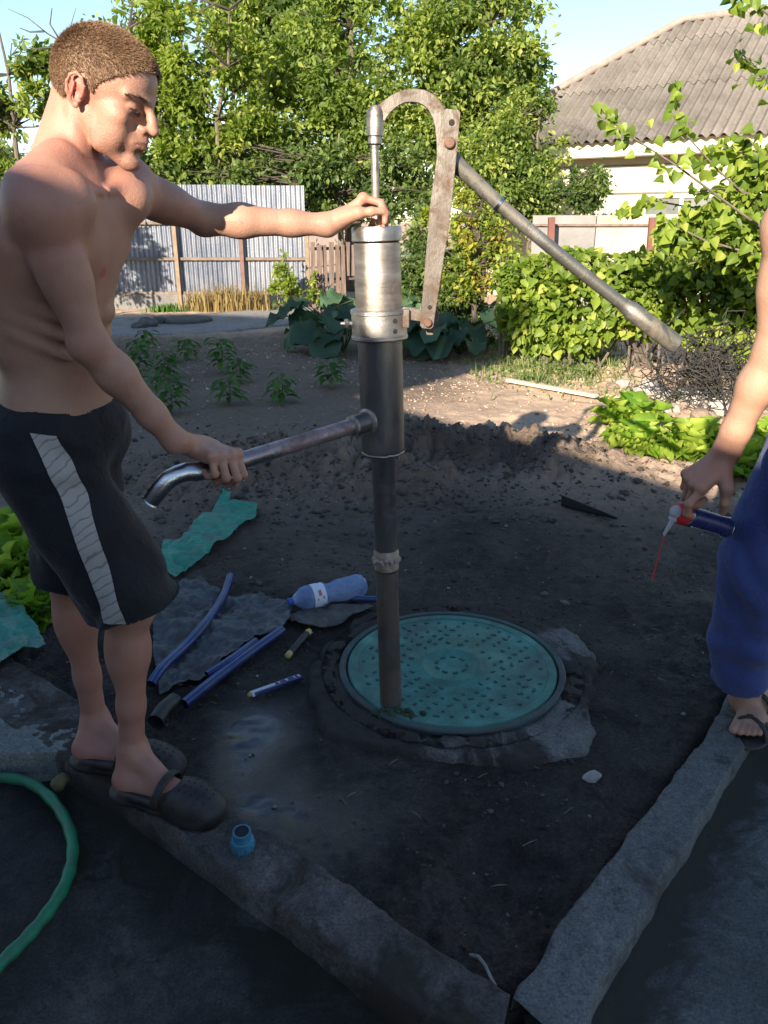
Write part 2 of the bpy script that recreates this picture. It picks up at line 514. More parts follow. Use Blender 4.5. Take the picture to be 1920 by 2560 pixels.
# bits of straw and dead leaf trodden into the bed
ns_ = 170
xs_ = rng.uniform(-1.3, 1.7, ns_); ys2 = rng.uniform(1.1, 4.2, ns_); ok_ = (outside(xs_, ys2) < -.15) & (np.hypot(xs_ - MHC.x, ys2 - MHC.y) > .4)
sb = MB()
for x_, y_ in zip(xs_[ok_], ys2[ok_]):
    a_ = rng.uniform(0, 6.28); l_ = rng.uniform(.012, .045); z_ = float(gz(np.array([x_]), np.array([y_]))[0]) + .004
    p0 = Vector((x_, y_, z_)); d_ = Vector((math.cos(a_), math.sin(a_), rng.uniform(-.05, .15)))
    sb.tube([p0, p0 + d_ * l_ * .5 + Vector((0, 0, .002)), p0 + d_ * l_], [.0011, .0013, .0007], 4)
sb_o = sb.build('straw_bits', pmat('trodden_straw', [(.3, (.10, .085, .055)), (.7, (.26, .23, .16))], 40, (.8, .95), coord='Object')); sb_o['kind'] = 'stuff'

# ------------------------------------------------------------------ old yard floor and pavement
def conc_mat(name, stops, bmp=.006, moss=(.03, .034, .022), rough=.85, pit=True):
    m, nt, out = mat_new(name)
    c = coords(nt, 'World')
    f1 = noise(nt, 3.0, 9, .7, c, .4); f2 = noise(nt, 40, 7, .7, c); f3 = noise(nt, 7, 8, .75, c, .8)
    col = ramp(nt, stops, f1)
    col = mixc(nt, .55, col, ramp(nt, [(.3, (.35, .35, .35)), (.7, (1, 1, 1))], f2), 'MULTIPLY')
    f4 = noise(nt, 170, 5, .75, c); f5 = noise(nt, 11, 9, .8, c, .3)
    col = mixc(nt, .8, col, ramp(nt, [(.34, (.30, .30, .30)), (.48, (.85, .85, .85)), (.62, (1.25, 1.25, 1.25)), (.72, (2.0, 2.0, 1.95))], f4), 'MULTIPLY')
    col = mixc(nt, ramp(nt, [(.56, (0, 0, 0)), (.64, (.8, .8, .8))], f5), col, tuple(x * .35 for x in stops[0][1]))
    at = N(nt, 'ShaderNodeAttribute'); at.attribute_name = 'grime'
    g = math_n(nt, 'ADD', at.outputs['Fac'], math_n(nt, 'MULTIPLY', math_n(nt, 'SUBTRACT', f3, .5), 1.6))
    g = ramp(nt, [(.35, (0, 0, 0)), (.6, (1, 1, 1))], g)
    col = mixc(nt, g, col, moss)
    b = N(nt, 'ShaderNodeBsdfPrincipled'); b.inputs['Roughness'].default_value = rough
    b.inputs['Specular IOR Level'].default_value = .3
    nt.links.new(col, b.inputs['Base Color'])
    h = math_n(nt, 'ADD', math_n(nt, 'ADD', f2, math_n(nt, 'MULTIPLY', f3, .8)), math_n(nt, 'MULTIPLY', f4, .35))
    if pit:
        v = N(nt, 'ShaderNodeTexVoronoi'); v.inputs['Scale'].default_value = 38; nt.links.new(c, v.inputs['Vector'])
        h = math_n(nt, 'ADD', h, math_n(nt, 'MULTIPLY', ramp(nt, [(0, (0, 0, 0)), (.16, (1, 1, 1))], v.outputs['Distance']), .45))
    nt.links.new(bump(nt, h, bmp), b.inputs['Normal'])
    nt.links.new(b.outputs[0], out.inputs[0]); return m
gx = np.linspace(-4.5, 4.5, 420); gy = np.linspace(-4, 3.4, 350)
FX, FY = np.meshgrid(gx, gy)
s1 = side(FX, FY, KA, KB); s1 = s1 if side(0, 0, KA, KB) > 0 else -s1
s2 = side(FX, FY, KC, KD); s2 = s2 if side(5, 0, KC, KD) > 0 else -s2
div = side(FX, FY, G(1230, 2560), Vector((0.10, 0, 0)))
div = div if side(3, 0, G(1230, 2560), Vector((0.10, 0, 0))) > 0 else -div
FZl = -.062 + .010 * fbm(FX * 3, FY * 3, 4, 81) + .004 * fbm(FX * 18, FY * 18, 3, 82) - .02 * np.exp(-(s1 - .06) ** 2 / .004)
FZr = -.030 + .006 * fbm(FX * 2, FY * 2, 4, 83) + .003 * fbm(FX * 18, FY * 18, 3, 84) - .015 * np.exp(-(s2 - .05) ** 2 / .003)
def sheet(name, Z, keep, grime, mat):
    i = np.arange(FX.size).reshape(FX.shape)
    q = np.stack([i[:-1, :-1], i[:-1, 1:], i[1:, 1:], i[1:, :-1]], -1)[keep[:-1, :-1] & keep[1:, 1:] & keep[1:, :-1] & keep[:-1, 1:]]
    u, inv = np.unique(q.ravel(), return_inverse=True)
    V = np.stack([FX.ravel(), FY.ravel(), Z.ravel()], 1)[u]
    me = mesh_np(name, V, inv.reshape(-1, 4), True, {'grime': grime.ravel()[u]})
    return tag(link(name, me, None, mat), kind='structure')
M_floor = conc_mat('old_floor', [(.3, (.030, .028, .028)), (.5, (.060, .055, .052)), (.7, (.135, .125, .112))], .010, (.020, .021, .015))
M_pave = conc_mat('pavement_concrete', [(.3, (.085, .092, .095)), (.5, (.125, .135, .138)), (.72, (.19, .20, .205))], .006, (.040, .042, .034))
sheet('yard_floor', FZl, (s1 > -.10) & (div < .03), np.clip(.62 - s1 * 1.6, 0, 1) * (s1 > -.5), M_floor)
sheet('pavement', FZr, (s2 > -.10) & (div > -.03), np.clip(.85 - s2 * 3.4, 0, 1), M_pave)

# ------------------------------------------------------------------ kerbs
def kerb(name, inner, outer, n, mat, z0=-.16, top=.022, label=None, grime=.0, seed=0):
    """strip between two polylines (world), bumpy top and worn arrises"""
    def resample(pl, n):
        pl = [Vector((p.x, p.y, 0)) for p in pl]
        d = [0]
        for a, b in zip(pl, pl[1:]): d.append(d[-1] + (b - a).length)
        out = []
        for k in range(n + 1):
            t = d[-1] * k / n; j = 0
            while j < len(d) - 2 and d[j + 1] < t: j += 1
            out.append(pl[j].lerp(pl[j + 1], (t - d[j]) / max(1e-6, d[j + 1] - d[j])))
        return np.array([tuple(p) for p in out])
    A = resample(inner, n); B = resample(outer, n)
    w = np.linspace(0, 1, 33)
    T = A[:, None, :] * (1 - w)[None, :, None] + B[:, None, :] * w[None, :, None]
    x, y = T[..., 0], T[..., 1]
    e = np.minimum(w, 1 - w)[None, :]
    z = top + .007 * fbm(x * 5, y * 5, 4, 90 + seed) + .005 * fbm(x * 22, y * 22, 3, 91 + seed) - .010 * np.exp(-e / .018) * (1 + 1.4 * vnoise(x * 14, y * 14, 92 + seed)) - .016 * np.clip(vnoise(x * 11, y * 11, 96 + seed) - .35, 0, 1) * np.exp(-e / .15) + .0035 * fbm(x * 60, y * 60, 2, 97 + seed)
    # wobble the two long edges
    nrm = (B - A) / np.linalg.norm(B - A, axis=1)[:, None]
    wob = .009 * fbm(x * 9, y * 9, 5, 93 + seed)
    x = x + nrm[:, None, 0] * wob; y = y + nrm[:, None, 1] * wob
    V = np.stack([x, y, z], -1)
    sideA = V[:, :1].copy(); sideA[..., 2] = z0; sideB = V[:, -1:].copy(); sideB[..., 2] = z0
    mA = V[:, :1].copy(); mA[..., 2] = (z0 + top) / 2 + .02; mB = V[:, -1:].copy(); mB[..., 2] = (z0 + top) / 2 + .02
    V = np.concatenate([sideA, mA, V, mB, sideB], 1)
    r, c = V.shape[:2]
    i = np.arange(r * c).reshape(r, c)
    F = np.stack([i[:-1, :-1], i[:-1, 1:], i[1:, 1:], i[1:, :-1]], -1).reshape(-1, 4)
    caps = []
    g = np.full((r, c), grime, float) + .5 * (fbm(V[..., 0] * 3, V[..., 1] * 3, 3, 95 + seed))
    me = mesh_np(name, V.reshape(-1, 3), F, True, {'grime': g.ravel()})
    bmi = me
    o = link(name, me, None, mat)
    return tag(o, kind='structure')
M_kerbl = conc_mat('kerb_dirty', [(.3, (.065, .062, .060)), (.5, (.12, .114, .108)), (.72, (.24, .23, .22))], .008, (.038, .032, .027))
M_kerbr = conc_mat('kerb_grey', [(.3, (.11, .115, .115)), (.5, (.165, .17, .17)), (.72, (.24, .245, .24))], .006, (.06, .055, .048))
kz = .02
ki = [G(u, v, kz) for u, v in ((1276, 2487), (1150, 2405), (980, 2290), (800, 2165), (640, 2060), (420, 1905), (250, 1790))]
ko = [G(u, v, kz) for u, v in ((1245, 2640), (1035, 2525), (870, 2390), (769, 2313), (637, 2221), (363, 2028), (170, 1905))]
ki.append(ki[-1] + (ki[-1] - ki[-2]) * 2); ko.append(ko[-1] + (ko[-1] - ko[-2]) * 2)
o = kerb('left_kerb', ki, ko, 340, M_kerbl, label=None, grime=.45, seed=1)
ki = [G(u, v, kz) for u, v in ((1281, 2487), (1388, 2330), (1454, 2240), (1581, 2066), (1681, 1947), (1759, 1847), (1800, 1765))]
ko = [G(u, v, kz) for u, v in ((1440, 2640), (1500, 2475), (1581, 2340), (1689, 2151), (1759, 2047), (1859, 1866), (1910, 1790))]
ki.append(ki[-1] + (ki[-1] - ki[-2]) * 8); ko.append(ko[-1] + (ko[-1] - ko[-2]) * 8)
ki.insert(0, ki[0] + (ki[0] - ki[1]) * .02); 
o = kerb('right_kerb', ki, [ko[0]] + ko, 300, M_kerbr, grime=.12, seed=7)

# grey slab left of the standing man
pl = [(-420, 1560), (-60, 1680), (108, 1760), (180, 1800), (215, 1850), (160, 1880), (60, 1883), (-120, 1886), (-420, 1890)]
pts = [G(u, v, .02) for u, v in pl]
cx = sum((p for p in pts), Vector()) / len(pts)
V = []; Fq = []
nseg = 90
import itertools
def poly_sample(pts, n):
    d = [0]; q = pts + [pts[0]]
    for a, b in zip(q, q[1:]): d.append(d[-1] + (b - a).length)
    out = []
    for k in range(n):
        t = d[-1] * k / n; j = 0
        while d[j + 1] < t: j += 1
        out.append(q[j].lerp(q[j + 1], (t - d[j]) / (d[j + 1] - d[j])))
    return np.array([tuple(p) for p in out])
def slab(name, pts, ztop, zbot, mat, seed, n=90, rings=14, rel=.006, edge=.006, parent=None, grime=.1, wob=.012):
    B = poly_sample(pts, n); c = B.mean(0)
    rs = 1 - np.linspace(0, 1, rings) ** 1.6
    rs = np.concatenate([[1.0, 1.0], rs]) if False else rs
    V = [c[None] * (1 - r) + B * r for r in np.concatenate([[1], rs[:-1]])]
    V = np.array(V)
    x, y = V[..., 0].copy(), V[..., 1].copy()
    w = 1 + wob * fbm(B[:, 0] * 9, B[:, 1] * 9, 4, seed)
    x = c[0] + (x - c[0]) * w; y = c[1] + (y - c[1]) * w
    z = ztop + rel * fbm(x * 7, y * 7, 4, seed + 1) + rel * .5 * fbm(x * 30, y * 30, 3, seed + 2)
    z[0] = zbot; z[1] -= edge
    V = np.stack([x, y, z], -1).reshape(-1, 3)
    r_ = len(rs); V = np.concatenate([V, [[c[0], c[1], ztop]]])
    i = np.arange(r_ * n).reshape(r_, n); j = np.roll(i, -1, 1)
    F = np.stack([i[:-1], j[:-1], j[1:], i[1:]], -1).reshape(-1, 4)
    T = np.stack([i[-1], j[-1], np.full(n, r_ * n)], -1)
    me = mesh_np(name, V, [F, T], True, {'grime': grime + .4 * fbm(V[:, 0] * 4, V[:, 1] * 4, 3, seed + 5)})
    return link(name, me, parent, mat)
M_slab = conc_mat('slab_pale', [(.3, (.14, .155, .15)), (.5, (.23, .25, .24)), (.72, (.38, .40, .38))], .009, (.045, .045, .038))
tag(slab('concrete_slab', pts, .020, -.16, M_slab, 101, n=200, rings=24, grime=.05), kind='structure')
# ------------------------------------------------------------------ manhole
M_green = pmat('green_polymer', [(.3, (.016, .120, .095)), (.5, (.030, .180, .145)), (.75, (.085, .27, .22))], 13, (.36, .62), bmp=.002, bscale=120, grime=(.040, .075, .062), gscale=5.5, detail=10)
M_greend = pmat('green_polymer_worn', [(.3, (.010, .070, .066)), (.8, (.025, .125, .115))], 20, (.5, .75), bmp=.001, grime=(.035, .036, .034), gscale=9)
mh = empty('manhole', (MHC.x, MHC.y, 0), 'round green manhole cover in its concrete ring at the foot of the pump', 'manhole')
n = 360
# cast concrete collar, irregular and broken outside
a = np.linspace(0, 2 * np.pi, n, endpoint=False)
rad = .475 + .030 * vnoise(np.cos(a) * 2.2 + 5, np.sin(a) * 2.2, 5) + .02 * vnoise(np.cos(a) * 7, np.sin(a) * 7, 6)
rad += .010 * fbm(np.cos(a) * 14 + 3, np.sin(a) * 14, 3, 66) + .085 * np.exp(-((a - 5.35) / .40) ** 2) + .06 * np.exp(-((a - 3.9) / .5) ** 2) + .03 * np.exp(-((a - .3) / .5) ** 2)
prof = [(1.03, -.06), (1.0, -.010), (.985, .004)] + [(q_, .008 + .006 * (1 - q_) / .2) for q_ in np.linspace(.97, .76, 22)] + [(.735, .012)]
V = []
for q, z in prof:
    rr = np.where(q > .8, rad * q, .372 + (q - .735) * .9)
    x, y = MHC.x + rr * np.cos(a), MHC.y + rr * np.sin(a)
    zz = z + (.012 * fbm(x * 9, y * 9, 4, 8) + .010 * fbm(x * 26, y * 26, 4, 9) * np.clip((rr - .385) / .03, .1, 1)) * (1 if z > -.05 else 0)
    V.append(np.stack([x, y, zz], -1))
V.append(np.stack([MHC.x + .365 * np.cos(a), MHC.y + .365 * np.sin(a), np.full(n, -.03)], -1))
V = np.array(V); r_ = len(V)
# finer in angle is fine; subdivide radially by the profile
i = np.arange(r_ * n).reshape(r_, n); j = np.roll(i, -1, 1)
F = np.stack([i[:-1], i[1:], j[1:], j[:-1]], -1).reshape(-1, 4)[:, ::-1]
V = V.reshape(-1, 3)
ang = np.arctan2(V[:, 1] - MHC.y, V[:, 0] - MHC.x)
gr = .95 - .85 * np.exp(-((ang + .85) / .38) ** 2) - .7 * np.exp(-((ang - .35) / .3) ** 2) - .3 * np.exp(-((ang + 1.7) / .4) ** 2) + .25 * fbm(V[:, 0] * 8, V[:, 1] * 8, 3, 7)
M_ring = conc_mat('ring_concrete', [(.3, (.14, .13, .125)), (.5, (.23, .22, .21)), (.75, (.36, .35, .33))], .012, (.045, .038, .034))
link('concrete_ring', mesh_np('concrete_ring', V, F, True, {'grime': gr}), mh, M_ring)
# polymer frame
M_frame = pmat('frame_green', [(.3, (.020, .048, .050)), (.7, (.042, .085, .085))], 9, (.5, .8), bmp=.002, grime=(.055, .05, .046), gscale=6)
f = MB().lathe(MHC + Vector((0, 0, -.03)), (0, 0, 1), [(0, .372), (.048, .372), (.052, .368), (.052, .352), (.044, .349), (.02, .349)], 96, cap=False)
fr = f.build('cover_frame', M_frame, mh, smooth=True)
lid = MB().lathe(MHC + Vector((0, 0, -.01)), (0, 0, 1), [(0, .345), (.026, .345), (.030, .341), (.030, .318), (.026, .314), (.026, .105), (.029, .101), (.029, .095), (.026, .091), (.026, .001)], 96, cap=False)
lidp = lid.build('cover', M_green, mh, smooth=True)
# raised lugs on the cover
lugs = MB()
tz = .0165
for ring_r, cnt in ((.292, 40), (.262, 36), (.232, 32), (.202, 28), (.172, 24), (.142, 20)):
    for k in range(cnt):
        t = 2 * math.pi * (k + .5 * ((int(ring_r * 1000) // 30) % 2)) / cnt
        rj = ring_r + random.uniform(-.004, .004)
        c = MHC + Vector((math.cos(t) * rj, math.sin(t) * rj, tz))
        if random.random() < .78: lugs.box(c, (random.uniform(.007, .011), random.uniform(.008, .020), random.uniform(.003, .0055)), Matrix.Rotation(t + random.choice((.7, -.7, 0, 1.57)), 3, 'Z'))
for k in range(9):
    t = k * .7; c = MHC + Vector((math.cos(t) * .05, math.sin(t) * .05, tz)); lugs.box(c, (.008, .018, .005), Matrix.Rotation(t, 3, 'Z'))
lg = lugs.build('raised_lugs', M_greend, mh, bevel=0)
lg['kind'] = 'stuff'
# moss and crumbs at the pump base
x = rng.normal(.035, .03, 60); y = rng.normal(1.975, .012, 60)
M_moss = clod_mat('moss', [(0, (.02, .035, .02)), (1, (.06, .09, .04))])
tag(link('moss_crumbs', rocks_mesh('moss_crumbs', x, y, rng.uniform(.004, .011, 60), sink=.3, z=np.full(60, .017)), None, M_moss), kind='stuff')
# ------------------------------------------------------------------ hand pump
def metal(name, stops, scale, rough, metalness, stretch=None, rust=None, rs=4, rl=(.5, .7), bmp=.0006, bs=200, rrough=.75):
    m, nt, out = mat_new(name)
    c = coords(nt, 'World', stretch); c0 = coords(nt, 'World')
    col = ramp(nt, stops, noise(nt, scale, 7, .65, c))
    b = N(nt, 'ShaderNodeBsdfPrincipled')
    r_ = ramp(nt, [(.3, (rough[0],) * 3), (.7, (rough[1],) * 3)], noise(nt, scale * 2.3, 6, .65, c))
    mt = metalness
    if rust:
        g = ramp(nt, [(rl[0], (0, 0, 0)), (rl[1], (1, 1, 1))], noise(nt, rs, 9, .7, c0, .6))
        col = mixc(nt, g, col, rust)
        r_ = mixc(nt, g, r_, (rrough,) * 3)
        mt = math_n(nt, 'MULTIPLY', math_n(nt, 'SUBTRACT', 1.0, g), metalness)
        nt.links.new(mt, b.inputs['Metallic'])
    else: b.inputs['Metallic'].default_value = metalness
    nt.links.new(col, b.inputs['Base Color']); nt.links.new(r_, b.inputs['Roughness'])
    nt.links.new(bump(nt, noise(nt, bs, 5, .7, c), bmp), b.inputs['Normal'])
    nt.links.new(b.outputs[0], out.inputs[0]); return m
M_steel = metal('turned_steel', [(.25, (.16, .14, .125)), (.5, (.30, .27, .245)), (.75, (.44, .405, .375))], 7, (.34, .50), .9, (1, 1, 6), (.22, .15, .11), 9, (.52, .78))
M_steelb = metal('bright_steel', [(.3, (.30, .285, .275)), (.7, (.48, .46, .445))], 6, (.28, .44), .95, (1, 1, 7), (.33, .22, .17), 8, (.55, .8))
M_black = metal('scaled_pipe', [(.25, (.075, .078, .085)), (.5, (.14, .145, .155)), (.8, (.26, .265, .275))], 6, (.26, .44), .7, (2, 2, .5), (.13, .085, .065), 5, (.52, .72))
M_lowpipe = metal('rusty_pipe', [(.25, (.06, .058, .056)), (.5, (.105, .102, .096)), (.8, (.19, .185, .17))], 5, (.34, .55), .6, (2, 2, .8), (.085, .060, .045), 6, (.42, .62))
M_bar = metal('rusty_steel_bar', [(.25, (.085, .073, .063)), (.5, (.155, .138, .122)), (.75, (.25, .228, .205))], 13, (.45, .65), .5, (1, 1, .35), (.085, .050, .032), 22, (.47, .62), .0015)
M_lever = metal('grey_lever_pipe', [(.25, (.10, .10, .092)), (.5, (.18, .18, .165)), (.75, (.28, .28, .26))], 9, (.34, .52), .7, None, (.17, .14, .105), 11, (.5, .72), .001)
M_spout = metal('spout_pipe', [(.25, (.20, .18, .19)), (.5, (.33, .30, .32)), (.8, (.48, .45, .47))], 7, (.24, .4), .9, (2, 2, 2), (.13, .055, .05), 8, (.48, .66))
M_galv = metal('galvanised_bend', [(.25, (.40, .42, .45)), (.7, (.62, .64, .67))], 7, (.18, .32), 1.0)
M_weld = metal('weld_bead', [(.3, (.22, .18, .16)), (.7, (.5, .46, .42))], 60, (.35, .6), .8, bmp=.002, bs=300)
M_hole = pmat('dark_hole', [(.3, (.010, .009, .009)), (.7, (.02, .018, .016))], 20, (.8, .9))
M_dirtend = pmat('dirt_ring', [(.3, (.10, .09, .075)), (.7, (.24, .22, .19))], 60, (.8, .95), bmp=.002)

base = P(977, 1765, 2.03); base.z = .018
d0 = 2.03
def axpt(v, du=0):
    """pump axis: pixel column drifts from 977 at the base to 941 at the cap"""
    u = 977 + (941 - 977) * (1765 - v) / (1765 - 570) + du
    return P(u, v, d0)
pa_lo, pa_hi = base, axpt(570)
PAX = (pa_hi - pa_lo).normalized(); PL = (pa_hi - pa_lo).length
def on_axis(v):
    q = P(960, v, d0).z
    return (q - pa_lo.z) / (pa_hi.z - pa_lo.z) * PL
pump = empty('hand_pump', base, 'tall welded steel hand water pump standing on the green manhole cover', 'hand pump')
def L(prof, name, mat, n=40, parent=pump, cap=True):
    return MB().lathe(pa_lo, PAX, prof, n, cap).build(name, mat, parent, smooth=True, angle=35)
t = on_axis
# lower pipe
prof = [(0, .0325)]
zz = np.linspace(.01, t(1420), 6)
prof += [(float(z), .0325) for z in zz]
L([(-.03, .0325), (t(1425), .0325)], 'lower_pipe', M_lowpipe)
L([(t(1420), .0345), (t(1380) , .036), (t(1372), .033)], 'pipe_joint', M_weld)
wl = MB()
for k in range(16):
    a_ = k * 2 * math.pi / 16; u_ = PAX.orthogonal().normalized(); w_ = PAX.cross(u_)
    c = pa_lo + PAX * (t(1398) + random.uniform(-.006, .006)) + (u_ * math.cos(a_) + w_ * math.sin(a_)) * .034
    wl.lathe(c - PAX * .008, PAX, [(0, .003), (.004, .0075), (.012, .0075), (.016, .003)], 8)
wl.build('weld_lumps', M_weld, pump, smooth=True)
L([(t(1378), .0325), (t(1165), .0325), (t(1160), .0345), (t(1142), .0345), (t(1135), .037), (t(1130), .042)], 'riser_pipe', M_black)
L([(t(1134), .050), (t(1127), .0565), (t(1118), .0575), (t(842), .0575)], 'pump_barrel', M_black, 48)
# weld ring under the barrel
def ringpts(tt, r, n=40, wob=.0015):
    u_ = PAX.orthogonal().normalized(); w_ = PAX.cross(u_)
    return [pa_lo + PAX * (tt + random.uniform(-wob, wob)) + (u_ * math.cos(a) + w_ * math.sin(a)) * r for a in [2 * math.pi * k / n for k in range(n + 1)]]
MB().tube(ringpts(t(1128), .0545), .0035, 8, cap=False).build('weld_ring', M_weld, pump, smooth=True)
# clamp collar
L([(t(846), .060), (t(847), .0700), (t(844), .0725), (t(838), .0725), (t(836), .0705), (t(784), .0705), (t(782), .0725), (t(774), .0725), (t(771), .0700), (t(770), .0585)], 'clamp_collar', M_steelb, 48)
L([(t(775), .0575), (t(768), .0585), (t(690), .0585), (t(686), .0575), (t(612), .0575), (t(607), .0565)], 'upper_cylinder', M_steel, 48)
L([(t(608), .054), (t(600), .054)], 'gasket', M_hole, 40)
L([(t(603), .0595), (t(601), .0615), (t(571), .0615), (t(566), .0590), (t(566) + .0005, .012)], 'cap', M_steelb, 48)
# seam line on the cylinder, a faint raised band
L([(t(716), .0590), (t(712), .0592), (t(708), .0590)], 'turned_band', M_steel, 48, cap=False)
# collar screw holes and side bolt
camv = (Vector((0, 0, CAM_H)) - (pa_lo + PAX * t(810))); camv = (camv - PAX * camv.dot(PAX)).normalized()
rt = camv.cross(PAX) * -1
def on_collar(v, ang, r):   # ang from the camera side towards the right
    return pa_lo + PAX * t(v) + (camv * math.cos(ang) + rt * math.sin(ang)) * r
if rt.x < 0: rt = -rt
for v in (797, 822):
    c = on_collar(v, .58, .0705); nn = (camv * math.cos(.58) + rt * math.sin(.58))
    MB().lathe(c - nn * .006, nn, [(0, .0062), (.0075, .0062), (.0076, .0045)], 16).build('screw_hole', M_hole, pump, smooth=True)
c = on_collar(806, -1.5, .069); nn = (camv * math.cos(1.5) - rt * math.sin(1.5))
bl = MB().lathe(c - nn * .004, nn, [(0, .0065), (.014, .0065)], 12)
bl.lathe(c + nn * .010, nn, [(0, .0125), (.010, .0125)], 6); bl.lathe(c + nn * .020, nn, [(0, .006), (.009, .0055)], 12)
bl.build('clamp_bolt', M_steelb, pump, smooth=True, angle=30)
# piston rod and coupling
rod_lo = pa_lo + PAX * t(575); rod_hi = P(936, 352, 2.03)
MB().tube([rod_lo, rod_hi], .0095, 20).build('piston_rod', M_steel, pump, smooth=True)
cu = (P(938, 290, 2.03) - P(937, 355, 2.03)).normalized()
MB().lathe(P(937, 362, 2.03), cu, [(0, .0135), (.002, .0165), (.014, .0165), (.015, .0145), (.018, .0145), (.019, .0195), (.060, .0205), (.072, .0185), (.082, .012), (.084, .004)], 32).build('rod_coupling', M_steel, pump, smooth=True)
# bent flat plate from the coupling to the lever bar
def plate(outline_px, d, thick, name, mat, depth_of=None, bevel=.0015):
    pl = [P(u, v, d) for u, v in outline_px]
    mb = MB().prism(pl, Vector((0, thick, 0)))
    return mb.build(name, mat, pump, bevel=bevel)
outer = [(926, 290), (930, 275), (945, 262), (962, 250), (975, 240), (992, 230), (1012, 224), (1036, 221), (1060, 224), (1080, 233), (1095, 246), (1107, 263), (1117, 285), (1130, 330), (1134, 400), (1120, 440)]
inner = [(1092, 440), (1092, 360), (1088, 318), (1082, 296), (1072, 276), (1060, 264), (1045, 257), (1030, 255), (1014, 256), (1000, 262), (988, 270), (977, 280), (968, 292), (962, 303), (952, 300)]
plate(outer + inner, 2.022, .012, 'bent_plate', M_bar)
# channel bar: web + one lip on the left edge, built from its own axis
b0, b1 = P(1066, 822, 1.995), P(1131, 273, 1.995)
bd = (b1 - b0).normalized(); bw = Vector((0, 1, 0)).cross(bd).normalized()
if bw.x < 0: bw = -bw
bn = bd.cross(bw)
if bn.y > 0: bn = -bn
Lb = (b1 - b0).length
def bp(s, w, dpt=0): return b0 + bd * s + bw * w + bn * dpt
w0, w1 = .0175, .0205
def barpoly(wa, wb, s0=0, s1=Lb):
    return [bp(s0, -wa), bp(s0 + .004, -wa + .0), bp(s0, wa)]
hw = lambda s: .0165 + (.0255 - .0165) * min(1, s / (Lb * .55)) - (.006 * max(0, (s / Lb - .6) / .4))
web = []
ns = 14
left = [bp(Lb * k / ns, -hw(Lb * k / ns), 0) for k in range(ns + 1)]
right = [bp(Lb * k / ns, hw(Lb * k / ns), 0) for k in range(ns + 1)]
left[0] += bd * .006; right[0] += bd * .006; left[-1] -= bd * .005; right[-1] -= bd * .005
cut0 = [bp(0, hw(0) - .006, 0), bp(0, -hw(0) + .006, 0)]; cut1 = [bp(Lb, -hw(Lb) + .005, 0), bp(Lb, hw(Lb) - .005, 0)]
MB().prism(left + cut1 + right[::-1] + cut0, bn * -.005).build('lever_bar', M_bar, pump, bevel=.001)
lip = MB()
ll = [bp(Lb * k / ns, -hw(Lb * k / ns) - .0005, -.0052) for k in range(1, ns)]
for k in range(len(ll) - 1):
    a_, b_ = ll[k], ll[k + 1]
lip.prism([bp(.03, -hw(.03), -.0055), bp(Lb * .45, -hw(Lb * .45), -.0055), bp(Lb * .96, -hw(Lb * .96), -.0055), bp(Lb * .96, -hw(Lb * .96), -.034), bp(.03, -hw(.03), -.034)], bw * .005)
lip.build('bar_flange', M_bar, pump, bevel=.001)
lip2 = MB().prism([bp(.03, hw(.03) - .005, -.0055), bp(Lb * .96, hw(Lb * .96) - .005, -.0055), bp(Lb * .96, hw(Lb * .96) - .005, -.034), bp(.03, hw(.03) - .005, -.034)], bw * .005)
lip2.build('bar_flange', M_bar, pump, bevel=.001)
def bolt(c, nn, r=.0085, L_=.006, name='pivot_bolt', mat=None, sides=16):
    MB().lathe(c, nn, [(0, r), (L_, r), (L_ + .0015, r * .8), (L_ + .0016, .001)], sides).build(name, mat or M_bar, pump, smooth=True, angle=30)
M_rustbolt = metal('rusty_bolt', [(.3, (.10, .055, .038)), (.7, (.19, .11, .08))], 40, (.5, .7), .5)
s_of = lambda v: (P(1100, v, 1.995).z - b0.z) / bd.z
for v, r_, m_, nm in ((306, .0070, M_hole, 'bolt_hole'), (768, .0055, M_hole, 'bolt_hole')):
    bolt(bp(s_of(v), 0.002, -.001), bn, r_, .0016, nm, m_)
bolt(bp(s_of(357), .002, 0), bn, .0125, .008, mat=M_rustbolt)
bolt(bp(s_of(806), .001, 0), bn, .0105, .008, mat=M_rustbolt)
bolt(bp(s_of(806), .001, -.040), -bn, .0105, .008, mat=M_rustbolt)
# bracket joining collar and bar, with two cheek plates
mb = MB()
ba = on_collar(786, 1.35, .060); bb = bp(s_of(790), 0, -.018)
for off in (-.012, .012):
    q0 = ba + Vector((0, off, .018)); q1 = bb + Vector((.012, off, .008)); q2 = bb + Vector((.012, off, -.018)); q3 = ba + Vector((0, off, -.010))
    mb.prism([q0, q1, q2, q3], Vector((0, .005, 0)))
mb.build('bracket', M_bar, pump, bevel=.001)
plate([(1046, 778), (1052, 768), (1090, 768), (1098, 790), (1096, 818), (1086, 822), (1082, 838), (1066, 838), (1062, 800)], 2.035, .006, 'rear_link', M_bar)
MB().box(ba + (bb - ba) * .10 - Vector((0, 0, .008)), (.022, .05, .045)).build('collar_lug', M_bar, pump, bevel=.002)
